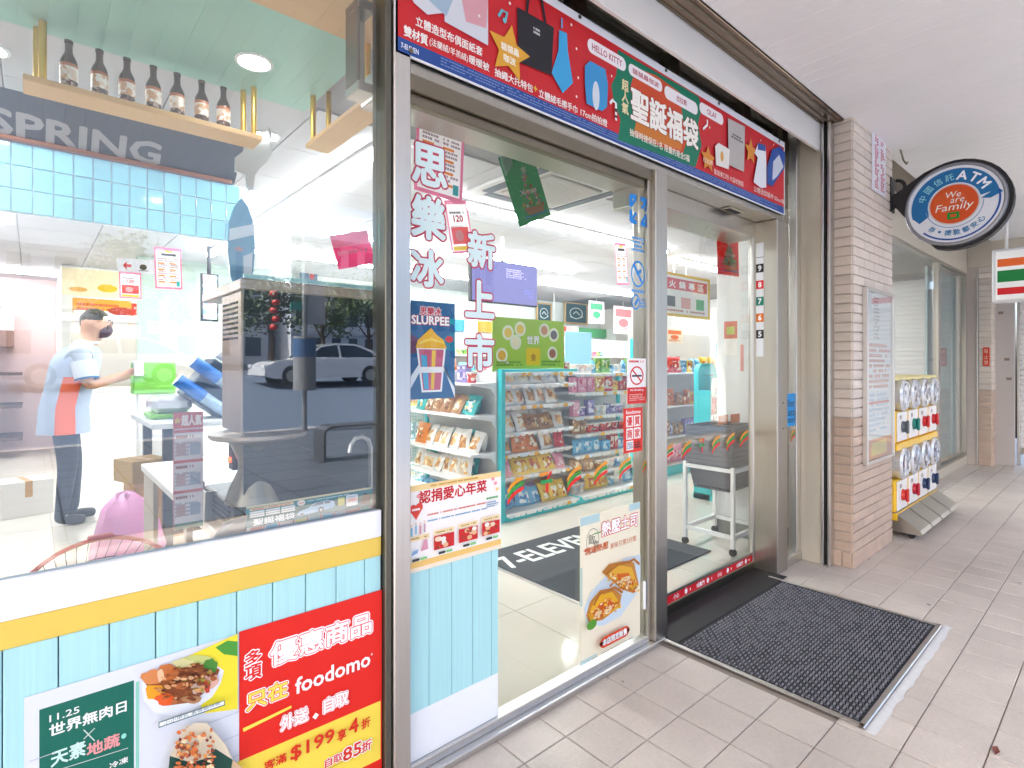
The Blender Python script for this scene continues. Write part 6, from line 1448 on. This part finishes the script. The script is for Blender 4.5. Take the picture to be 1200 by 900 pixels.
for (tl, br, lab, c1, c2) in (((690, 352), (708, 380), 'tall white and green festive poster beside the chalkboard', 'f4f4f0', '2f9a6a'), ((719, 358), (742, 392), 'pink character-free sale poster above the toiletries rack', 'f6dfe0', 'e07a80'), ((781, 385), (800, 402), 'small orange sale card above the toy rack', 'f6ead8', 'e8743a'), ((640, 385), (659, 396), 'small blue and white sign above the lime board', 'eef4f8', '5aa0d0')):
    t, A = wall_sheet('wall_poster', lab.replace('character-free ', ''), 'poster', tl, br, 5.5 if tl[0] < 770 else 2.3, c1, 'posters on the inner wall', th=.004)
    A.r(.1, .62, .9, .9, c2); A.e(.5, .4, .25, .16, c2); A.dashes(.12, .08, .88, .24, 3, c2, cols=8); A.done(t)
    O = A.O; MB().cyl((O.x + A.W / 2, O.y + .01, O.z + A.H - .02), (O.x + A.W / 2, O.y + .01, 2.6), .006, n=8).build('hanger', WHITE, t)

# a second snack rack behind the end rack, and stock on the display tops
sr = thing('snack_rack', 'long teal snack rack standing behind the end rack', 'shelf rack', (3.4, 3.7, 0))
B('plinth', (2.95, 3.5, 0), (3.8, 3.9, .08), TEAL, sr, .004); B('back_panel', (2.95, 3.88, .08), (3.8, 3.9, 1.5), PERF, sr)
for x in (2.95, 3.76): B('post', (x, 3.86, 0), (x + .04, 3.92, 1.52), TEAL, sr, .003)
for k, z in enumerate((.1, .5, .86, 1.2)):
    B('shelf', (2.99, 3.52, z - .02), (3.76, 3.88, z), SHW, sr, .003); stock((3.0, 3.56), (3.75, 3.56), z, .2, 'on the %s shelf of the snack rack behind the end rack' % ('lowest', 'second', 'third', 'top')[k], ['bag', 'box'], 500 + k, 0, 'packs on the snack rack', None, 8)
# ================================================================== the clerk
def skin_body(name, joints, edges, parent, mats, pick, sub=2):
    """one continuous figure grown from a jointed skeleton; pick(bone index) gives each face its cloth"""
    me = bpy.data.meshes.new(name); keys = list(joints)
    me.from_pydata([joints[k][0] for k in keys], [(keys.index(a), keys.index(b)) for a, b in edges], [])
    o = bpy.data.objects.new(name, me); COL.objects.link(o)
    md = o.modifiers.new('skin', 'SKIN'); md.use_smooth_shade = True
    for i, k in enumerate(keys):
        sv = me.skin_vertices[0].data[i]; r = joints[k][1]; sv.radius = r if isinstance(r, tuple) else (r, r); sv.use_root = (i == 0)
    sb = o.modifiers.new('sub', 'SUBSURF'); sb.levels = sb.render_levels = sub
    bpy.context.view_layer.update()
    m2 = bpy.data.meshes.new_from_object(o.evaluated_get(bpy.context.evaluated_depsgraph_get()))
    bpy.data.objects.remove(o); m2.name = name
    m2.materials.clear()
    for m in mats: m2.materials.append(m)
    for p in m2.polygons: p.material_index = pick(p.center); p.use_smooth = True
    return link(name, m2, parent)
cx, cyy = .20, 4.30
V3 = lambda x, y, z: (cx + x + max(0, z - .95) * .16, cyy + y, z)
pe = thing('person', 'masked shop clerk in grey-blue polo and orange apron panel working at the counter', 'person', (cx, cyy, 0))
J = {'pelvis': (V3(0, 0, .93), (.155, .135)), 'waist': (V3(.005, 0, 1.07), (.165, .13)), 'chest': (V3(.02, 0, 1.28), (.18, .14)), 'upper': (V3(.03, 0, 1.41), (.15, .10)), 'neck': (V3(.055, 0, 1.50), .066), 'jaw': (V3(.095, 0, 1.565), (.094, .098)), 'head': (V3(.09, 0, 1.64), (.118, .118)), 'crown': (V3(.082, 0, 1.705), (.100, .098)),
     'hipR': (V3(.0, -.09, .88), .105), 'kneeR': (V3(.02, -.10, .48), .072), 'ankR': (V3(-.02, -.10, .10), .048), 'heelR': (V3(-.04, -.10, .05), .045), 'toeR': (V3(.14, -.11, .035), .04),
     'hipL': (V3(.0, .09, .88), .105), 'kneeL': (V3(.06, .10, .48), .072), 'ankL': (V3(.06, .10, .10), .048), 'heelL': (V3(.04, .10, .05), .045), 'toeL': (V3(.22, .11, .035), .04),
     'shR': (V3(.03, -.17, 1.39), .072), 'elbR': (V3(.12, -.22, 1.12), .05), 'wrR': (V3(.36, -.12, 1.22), .03), 'palmR': (V3(.42, -.10, 1.245), (.038, .02)),
     'shL': (V3(.04, .17, 1.39), .072), 'elbL': (V3(.10, .24, 1.13), .05), 'wrL': (V3(.34, .16, 1.17), .03), 'palmL': (V3(.40, .15, 1.19), (.038, .02))}
E_ = [('pelvis', 'waist'), ('waist', 'chest'), ('chest', 'upper'), ('upper', 'neck'), ('neck', 'jaw'), ('jaw', 'head'), ('head', 'crown')]
for s in 'RL':
    E_ += [('pelvis', 'hip' + s), ('hip' + s, 'knee' + s), ('knee' + s, 'ank' + s), ('ank' + s, 'heel' + s), ('heel' + s, 'toe' + s), ('upper', 'sh' + s), ('sh' + s, 'elb' + s), ('elb' + s, 'wr' + s), ('wr' + s, 'palm' + s)]
    pb = Vector(J['palm' + s][0])
    for fi in range(4):
        off = (fi - 1.5) * .019
        a = pb + Vector((.045, 0, .004 - .006 * fi + off * .6)); b = pb + Vector((.075 - .004 * abs(fi - 1), .012, -.006 + off * .7)); 
        a.y += off * .7; b.y += off * .8
        J['f%s%da' % (s, fi)] = (tuple(a), .0095); J['f%s%db' % (s, fi)] = (tuple(b), .008)
        E_ += [('palm' + s, 'f%s%da' % (s, fi)), ('f%s%da' % (s, fi), 'f%s%db' % (s, fi))]
    a = pb + Vector((.01, -.03 if s == 'R' else .0, .03)); b = pb + Vector((.045, -.035 if s == 'R' else .0, .045))
    J['t%sa' % s] = (tuple(a), .011); J['t%sb' % s] = (tuple(b), .009); E_ += [('palm' + s, 't%sa' % s), ('t%sa' % s, 't%sb' % s)]
def segd(p, a, b):
    a, b = Vector(a), Vector(b); ab = b - a; t = max(0, min(1, (p - a).dot(ab) / max(ab.length_squared, 1e-9))); return (p - a - ab * t).length, t
SKIN_, SHIRT, APRON, TROU, SHOE = range(5)
def pick(p):
    best = min(((segd(p, J[a][0], J[b][0])[0] - .5 * (J[a][1][0] if isinstance(J[a][1], tuple) else J[a][1]), a, b) for a, b in E_), key=lambda q: q[0]); a, b = best[1], best[2]
    t = segd(p, J[a][0], J[b][0])[1]
    if a.startswith(('heel', 'ank')): return SHOE
    if a.startswith(('hip', 'knee')) or (a == 'pelvis' and b.startswith('hip')): return TROU if p.z < .90 else SHIRT
    if a.startswith('sh'): return SHIRT if t < .72 else SKIN_
    if a.startswith(('elb', 'wr', 'palm', 'f', 't')): return SKIN_
    if a in ('neck', 'jaw', 'head') : return SKIN_
    if a == 'upper' and b == 'neck': return SKIN_ if t > .55 else SHIRT
    return SHIRT
mats = [pmat('skin', 'c99a7c', .5, noise=.05), pmat('polo_grey', 'b4bfce', .8, noise=.06, nscale=20), pmat('apron_orange', 'e06a48', .75), pmat('navy_trousers', '2c3648', .8, noise=.1), pmat('black_shoe', '1f2124', .5)]
body = skin_body('body', J, E_, pe, mats, pick)
hd = Vector(V3(.095, 0, 1.655))
HAIR = pmat('hair_dark', '3b342a', .6, noise=.35, nscale=60)
# hair cap with uneven fringe
vs, fs = [], []; n, mrow = 22, 8; rn = random.Random(2)
for j in range(mrow + 1):
    th = R(4 + 116 * j / mrow)
    for i in range(n):
        ph = 2 * math.pi * i / n; c_ = math.cos(ph)
        lim = th if c_ < -.25 else min(th, R(58 if c_ > .5 else 84))
        rr_ = 1.0 + rn.uniform(-.03, .05)
        vs.append((hd.x - .006 + .104 * rr_ * math.sin(lim) * c_, hd.y + .098 * rr_ * math.sin(lim) * math.sin(ph), hd.z + .004 + .110 * rr_ * math.cos(lim)))
for j in range(mrow):
    for i in range(n): fs.append((j * n + i, (j + 1) * n + i, (j + 1) * n + (i + 1) % n, j * n + (i + 1) % n))
fs.append(tuple(range(n)))
MB().add(vs, fs).build('hair', HAIR, pe, True)
for sy in (-1, 1):
    MB().lathe([(.0, -.012), (.018, -.01), (.022, .0), (.016, .008), (.0, .01)], (hd.x - .01, hd.y + sy * .097, hd.z - .03), 12, axis='Y').build('ear', mats[0], pe, True)
    MB().lathe([(.0, -.006), (.009, -.004), (.011, .0), (.009, .004), (.0, .006)], (hd.x + .088, hd.y + sy * .034, hd.z + .0), 10, axis='X').build('eye', pmat('eye_white', 'e8e4de', .2), pe, True)
    MB().tube([(hd.x + .098, hd.y + sy * .018, hd.z + .022), (hd.x + .097, hd.y + sy * .036, hd.z + .026), (hd.x + .085, hd.y + sy * .055, hd.z + .02)], .004, 6).build('eyebrow', HAIR, pe)
    MB().tube([(hd.x + .11 + .0 * t, hd.y + sy * (.034 + .026 * math.cos(R(t))), hd.z + .018 * math.sin(R(t)) - .002) for t in range(0, 360, 30)], .0018, 5, closed=True).tube([(hd.x + .108, hd.y + sy * .06, hd.z + .004), (hd.x + .0, hd.y + sy * .102, hd.z)], .0018, 5).build('glasses', BLACK, pe)
MB().prism([(hd.x + .09, hd.y - .014, hd.z - .03), (hd.x + .09, hd.y + .014, hd.z - .03), (hd.x + .095, hd.y, hd.z + .02)], (.022, 0, -.012)).build('nose', mats[0], pe)
vs, fs = [], []
for j in range(6):
    for i in range(9):
        ph = R(-78 + 156 * i / 8); z_ = hd.z - .02 - .105 * j / 5; k = (.104, .116, .122, .118, .106, .086)[j]
        vs.append((hd.x - .004 + k * math.cos(ph), hd.y + .092 * math.sin(ph) * (1 if j < 4 else .85), z_ - .012 * (1 - math.cos(ph))))
for j in range(5):
    for i in range(8): fs.append((j * 9 + i, j * 9 + i + 1, (j + 1) * 9 + i + 1, (j + 1) * 9 + i))
mk = MB().add(vs, fs).build('face_mask', pmat('mask_plum', '4a2f3a', .8), pe, True)
MB().tube([(cx + .055 + .085 + .075 * math.cos(R(t)) + .01, cyy + .085 * math.sin(R(t)), 1.475 + .012 * math.cos(R(t))) for t in range(0, 360, 20)], .014, 8, closed=True).build('collar', pmat('polo_collar', 'd9dde2', .7), pe, True)
for s in 'RL':
    a, b = Vector(J['sh' + s][0]), Vector(J['elb' + s][0])
    MB().cyl(a + (b - a) * .25, a + (b - a) * .78, .088, .080, 16, caps=False).build('sleeve', pmat('sleeve_pale', 'd3dbe6', .8), pe, True)
    MB().cyl(a + (b - a) * .735, a + (b - a) * .79, .083, .082, 16, caps=False).build('sleeve_trim', pmat('sleeve_trim', '2f6a9a', .8), pe, True)
vs, fs, ms = [], [], []; n = 32; rings = ((.74, .175, .20, 0), (.80, .168, .198, 0), (.95, .158, .188, 0), (1.08, .158, .186, .005), (1.20, .168, .196, .012), (1.32, .168, .200, .02), (1.40, .150, .190, .028), (1.455, .095, .13, .04))
for j, (z_, rx, ry, ox) in enumerate(rings):
    for i in range(n):
        a_ = 2 * math.pi * i / n; k_ = 1 + (.035 * math.sin(6 * a_ + j) if j < 3 else .01 * math.sin(5 * a_ + 2 * j)); vs.append((cx + max(0, z_ - .95) * .16 + ox + rx * k_ * math.cos(a_), cyy + ry * k_ * math.sin(a_), z_))
for j in range(len(rings) - 1):
    for i in range(n):
        fs.append((j * n + i, j * n + (i + 1) % n, (j + 1) * n + (i + 1) % n, (j + 1) * n + i)); a_ = (i + .5) * 360 / n; ms.append(1 if (245 < a_ < 292 and j < 4) else 0)
tm_ = MB().add(vs, fs); tm_.m = ms; tm_.build('tunic', [pmat('tunic_blue', 'a9b6cb', .85, noise=.06, nscale=20), mats[2]], pe, True)
MB().bbox((cx + .46, cyy - .20, 1.20), (cx + .52, cyy + .0, 1.33), .008).build('held_pack', pmat('held_white', 'e4e6ea', .4), thing('held_pack', 'small white pack held in the hand of the clerk', 'pack', (cx + .44, cyy - .1, 1.2)))

B('name_badge', (cx + .09, cyy - .205, 1.30), (cx + .15, cyy - .19, 1.325), WHITE, pe, .002)
# ================================================================== the street behind the viewer, seen in the window
PAV = pmat('pavement_slab', '5a626e', .3, noise=.15, nscale=4, vary=.08)
def rise(y):                                   # the street climbs gently away from the arcade
    return 0.0 if y > -10 else min(.95, (-10 - y) * .093)
pv = struct(B('pavement', (-30, -9.6, -.3), (40, -3.6, -.012), pmat('pavement_joint', '24272c', .8)))
pm_ = MB().bbox((-.29, -.29, -.03), (.29, .29, 0), .006).build('slab', PAV, mesh_only=True)
cells = sorted(((abs(i * .6 - 7) + abs(j * .6), i, j) for i in range(-6, 40) for j in range(10)))
rest = MB()
for k, (_, i, j) in enumerate(cells):
    x, y = -4 + i * .6 + .3, -3.9 - j * .6
    if k < 240: link('slab', pm_, pv, loc=(x, y, 0))
    else: rest.box((x - .29, y - .29, -.03), (x + .29, y + .29, 0))
ro = rest.build('far_slabs', PAV, pv); ro['kind'] = 'stuff'
struct(B('kerb', (-30, -9.9, -.3), (40, -9.62, .0), pmat('kerb_stone', '9a9a9c', .7), None, .02))
mb = MB(); ys = [-9.9, -14, -18, -20, -30, -60]; vs = []
for y in ys: vs += [(-60, y, rise(y) - .10), (90, y, rise(y) - .10)]
mb.add(vs, [(2 * i, 2 * i + 2, 2 * i + 3, 2 * i + 1) for i in range(len(ys) - 1)])
struct(mb.build('road', pmat('asphalt', '566478', .6, noise=.12, nscale=3)))
mb = MB()
for k in range(12): mb.box((-20 + k * 6, -20.1, rise(-20) - .096), (-17 + k * 6, -19.95, rise(-20) - .09))
struct(mb.build('road_marking', pmat('road_paint', 'd8d8d4', .6)))
struct(B('ground', (-200, -300, -1.2), (200, -60, -.45), pmat('far_ground', '6a6a68', .9)))
# cars, driving past
def car(name, x, y, z, col, label, dirn=1, body_l=4.5):
    t = thing(name, label, 'car', (x, y, z), 'cars passing in the street')
    paint = pmat('car_paint_' + col, col, .18, coat=.8, spec=.6); gl = pmat('car_glass', '25323c', .08, coat=.5)
    M = Matrix.Translation((x, y, z)) @ Matrix.Scale(dirn, 4, (1, 0, 0))
    L = body_l / 2
    low = [(-L, .35), (-L + .05, .62), (-L + .35, .80), (-.95, .90), (1.55, .93), (L - .12, .88), (L, .6), (L - .05, .34), (L - .4, .26), (-L + .3, .25)]
    cab = [(-1.05, .88), (-.35, 1.33), (.2, 1.45), (.95, 1.43), (1.6, 1.2), (1.95, .92)]
    def loft(pts, w0, w1, zt):
        mb = MB(); mb.M = M; vs = []
        n = len(pts)
        for s, _ in ((-1, 0), (1, 0)):
            for (a, b) in pts:
                f = max(0, min(1, (b - .3) / (zt - .3))); vs.append((a, s * (w0 + (w1 - w0) * f), b))
        fs = [tuple(range(n - 1, -1, -1)), tuple(range(n, 2 * n))] + [(i, (i + 1) % n, n + (i + 1) % n, n + i) for i in range(n)]
        mb.add(vs, fs); return mb
    loft(low, .90, .86, .93).build('body', paint, t, False); loft(cab, .86, .58, 1.45).build('cabin', paint, t)
    for s in (-1, 1):
        for pts in ([(-.80, .95), (-.28, 1.30), (.25, 1.38), (.30, .95)], [(.38, .95), (.34, 1.385), (.92, 1.37), (1.5, 1.15), (1.72, .97)]):
            mb = MB(); mb.M = M; q = []
            for (a, b) in pts: f = (b - .3) / 1.15; q.append((a, s * ((.86 + (.58 - .86) * f) + .012), b))
            mb.add(q, [tuple(range(len(q)))]); mb.build('side_window', gl, t)
        for wx in (-1.38, 1.38):
            mb = MB(); mb.M = M; mb.lathe([(.0, -.1), (.2, -.1), (.32, -.09), (.335, -.06), (.335, .06), (.32, .09), (.0, .09)], (wx, s * .82, .335), 22, axis='Y'); w = mb.build('wheel', BLACK, t, True)
            mb = MB(); mb.M = M; mb.cyl((wx, s * .915, .335), (wx, s * .925, .335), .2, n=18); mb.build('rim', STEEL_L, w)
        mb = MB(); mb.M = M; mb.bbox((-L - .01, s * .72 - .14, .58), (-L + .16, s * .72 + .14, .70), .02); mb.build('headlight', pmat('lamp_clear', 'e6ecf0', .1), t)
        mb = MB(); mb.M = M; mb.bbox((L - .2, s * .70 - .14, .66), (L - .02, s * .70 + .14, .78), .02); mb.build('tail_light', pmat('lamp_red', 'a01818', .2), t)
    mb = MB(); mb.M = M; mb.add([(-.98, -.66, .93), (-.98, .66, .93), (-.36, .58, 1.325), (-.36, -.58, 1.325)], [(0, 1, 2, 3)]); mb.v = [(v[0] - .012 * dirn, v[1], v[2] + .012) for v in mb.v]; mb.build('windscreen', gl, t)
car('white_car', 7.75, -17.5, rise(-17.5) - .10, 'dfe3e8', 'white saloon car passing in the street opposite the shop')
car('silver_car', 1.55, -18.2, rise(-18.2) - .10, 'c4ccd6', 'silver saloon car following the white car in the street')
# steel bench, post and sign on the pavement
bn = thing('steel_bench', 'low steel bench with rounded ends on the dark pavement', 'bench', (3.7, -5.8, 0))
pth = [(2.92, 0), (2.92, .36), (2.94, .42), (2.98, .455), (3.04, .47), (4.46, .47), (4.52, .455), (4.56, .42), (4.58, .36), (4.58, 0)]
BS = pmat('bench_steel', '8a8d92', .35, .9)
for k in range(len(pth) - 1):
    (a, za), (b, zb) = pth[k], pth[k + 1]; d_ = Vector((b - a, 0, zb - za)); n_ = Vector((-d_.z, 0, d_.x)).normalized() * .03
    MB().prism([(a, -5.98, za), (b, -5.98, zb), (b - n_.x, -5.98, zb - n_.z), (a - n_.x, -5.98, za - n_.z)], (0, .36, 0)).build('seat_plate' if k == 4 else 'leg_plate', BS, bn)
for x in (2.92, 4.58): B('foot', (x - .08, -6.0, 0), (x + .08, -5.6, .012), BS, bn, .003)
MB().tube([(4.0, -5.95, .47), (4.0, -5.95, .60), (4.03, -5.95, .63), (4.2, -5.95, .63), (4.23, -5.95, .60), (4.23, -5.95, .47)], .015, 8).build('arm_hoop', BLACK, bn, True)
po = thing('street_post', 'slim street post with grey drum sleeve and flat sign plate', 'post', (4.0, -9.2, 0))
MB().cyl((4.0, -9.2, 0), (4.0, -9.2, 4.4), .045, n=14).build('pole', pmat('post_grey', '9aa0a4', .4, .6), po, True)
MB().cyl((4.0, -9.2, .80), (4.0, -9.2, 1.84), .21, n=24).build('drum', pmat('drum_grey', '85898e', .5), po, True); MB().cyl((4.0, -9.2, 1.45), (4.0, -9.2, 1.80), .213, n=24).build('drum_band', pmat('drum_blue', '3c5f8a', .5), po, True)
B('sign_plate', (4.06, -9.25, 2.1), (4.42, -9.21, 3.3), pmat('plate_grey', '9aa3ae', .5), po, .01); B('street_sign', (3.75, -9.26, 2.35), (3.97, -9.22, 2.5), ink('1f8a86'), po, .004)
# trees across the street
LEAF = pmat('leaf_green', '56703a', .6, noise=.3, nscale=2, vary=.1); LEAF2 = pmat('leaf_dark', '35522f', .6, noise=.3, nscale=2); BARK = pmat('bark', '5a4a3c', .9, noise=.3)
def tree(x, y, h, r, label, seed, leaf):
    rn = random.Random(seed); z0 = rise(y) - .1
    t = thing('street_tree', label, 'tree', (x, y, z0), 'trees across the street')
    tr = MB(); tr.tube([(x, y, z0), (x + .1, y, z0 + h * .3), (x - .05, y + .1, z0 + h * .55), (x + .05, y, z0 + h * .8)], [.16, .13, .09, .03], 8); tips = []
    for k in range(9):
        a = rn.uniform(0, 6.28); zb = z0 + h * rn.uniform(.35, .6); e_ = (x + r * .8 * math.cos(a) * rn.uniform(.4, 1), y + r * .8 * math.sin(a) * rn.uniform(.4, 1), zb + h * rn.uniform(.12, .4)); tr.tube([(x, y, zb), tuple((Vector((x, y, zb)) + Vector(e_)) / 2 + Vector((0, 0, .15))), e_], [.06, .04, .015], 6); tips.append(e_)
    tr.build('trunk', BARK, t, True)
    cr = MB()
    for k in range(44):
        c = Vector(rn.choice(tips)) + Vector((rn.gauss(0, r * .3), rn.gauss(0, r * .3), rn.gauss(0, h * .09)))
        for q in range(46):
            p = c + Vector((rn.gauss(0, .34), rn.gauss(0, .34), rn.gauss(0, .26))); u = Vector((rn.uniform(-1, 1), rn.uniform(-1, 1), rn.uniform(-.6, .6))).normalized() * rn.uniform(.08, .16); v = u.orthogonal().normalized() * rn.uniform(.05, .09)
            cr.add([p - u, p + v, p + u, p - v], [(0, 1, 2, 3)])
    cr.build('crown', leaf, t)
tree(9.6, -29, 5.6, 2.0, 'dark green street tree with red lanterns behind the white car', 1, LEAF2); tree(13.2, -31, 5.2, 2.2, 'broad olive green street tree across the road', 2, LEAF); tree(16.2, -31, 5.8, 2.0, 'olive green street tree beside the colonnaded building', 3, LEAF); tree(4.0, -30, 6.0, 2.1, 'green street tree behind the silver car', 4, LEAF); tree(20.0, -30, 6.2, 2.2, 'tall green street tree at the far corner', 5, LEAF2)
# buildings across the street
def block(x0, x1, y, h, col, label, nx, nz, bands):
    t = thing('street_building', label, 'building', ((x0 + x1) / 2, y, 0), 'buildings across the street')
    B('wall', (x0, y - 8, -.5), (x1, y, h), pmat('bld_' + col, col, .7, noise=.06), t)
    wm = MB().box((-.5, 0, 0), (.5, .06, 1.0)).build('window', pmat('bld_glass', '4a5866', .2), mesh_only=True); sx_ = (x1 - x0) / nx * .5; sz_ = (h - 1.6) / nz * .6
    for i in range(nx):
        for j in range(nz):
            link('window', wm, t, loc=(x0 + (i + .5) * (x1 - x0) / nx, y, 1.6 + (j + .15) * (h - 1.6) / nz), scl=(sx_, 1, sz_))
    for j in range(bands): B('ledge', (x0 - .1, y, 1.3 + j * (h - 1.6) / bands), (x1 + .1, y + .25, 1.5 + j * (h - 1.6) / bands), pmat('bld_ledge', 'c9ced6', .7), t)
    B('cornice', (x0 - .15, y, h - .3), (x1 + .15, y + .35, h), pmat('bld_ledge', 'c9ced6', .7), t)
block(14.5, 34, -40, 11, 'd5dae2', 'pale colonnaded building across the street', 14, 4, 4)
block(-6, 13.5, -42, 8.5, 'c9ccd2', 'plain white building behind the dark street tree', 9, 3, 2)
block(-30, -7, -41, 12, 'b9afa6', 'tall beige building further along the street', 9, 4, 3)
for k in range(5):
    x = 9.1 + .12 * (k % 2); z = 3.0 + .42 * k
    tag(MB().lathe([(0, 0), (.12, .02), (.2, .13), (.2, .2), (.12, .3), (0, .32)], (x, -27.0, z), 12).build('lantern', pmat('lantern_red', 'd0302a', .5), None, True), 'red paper lantern on a cord in front of the dark street tree', 'lantern', 'red lanterns across the street')
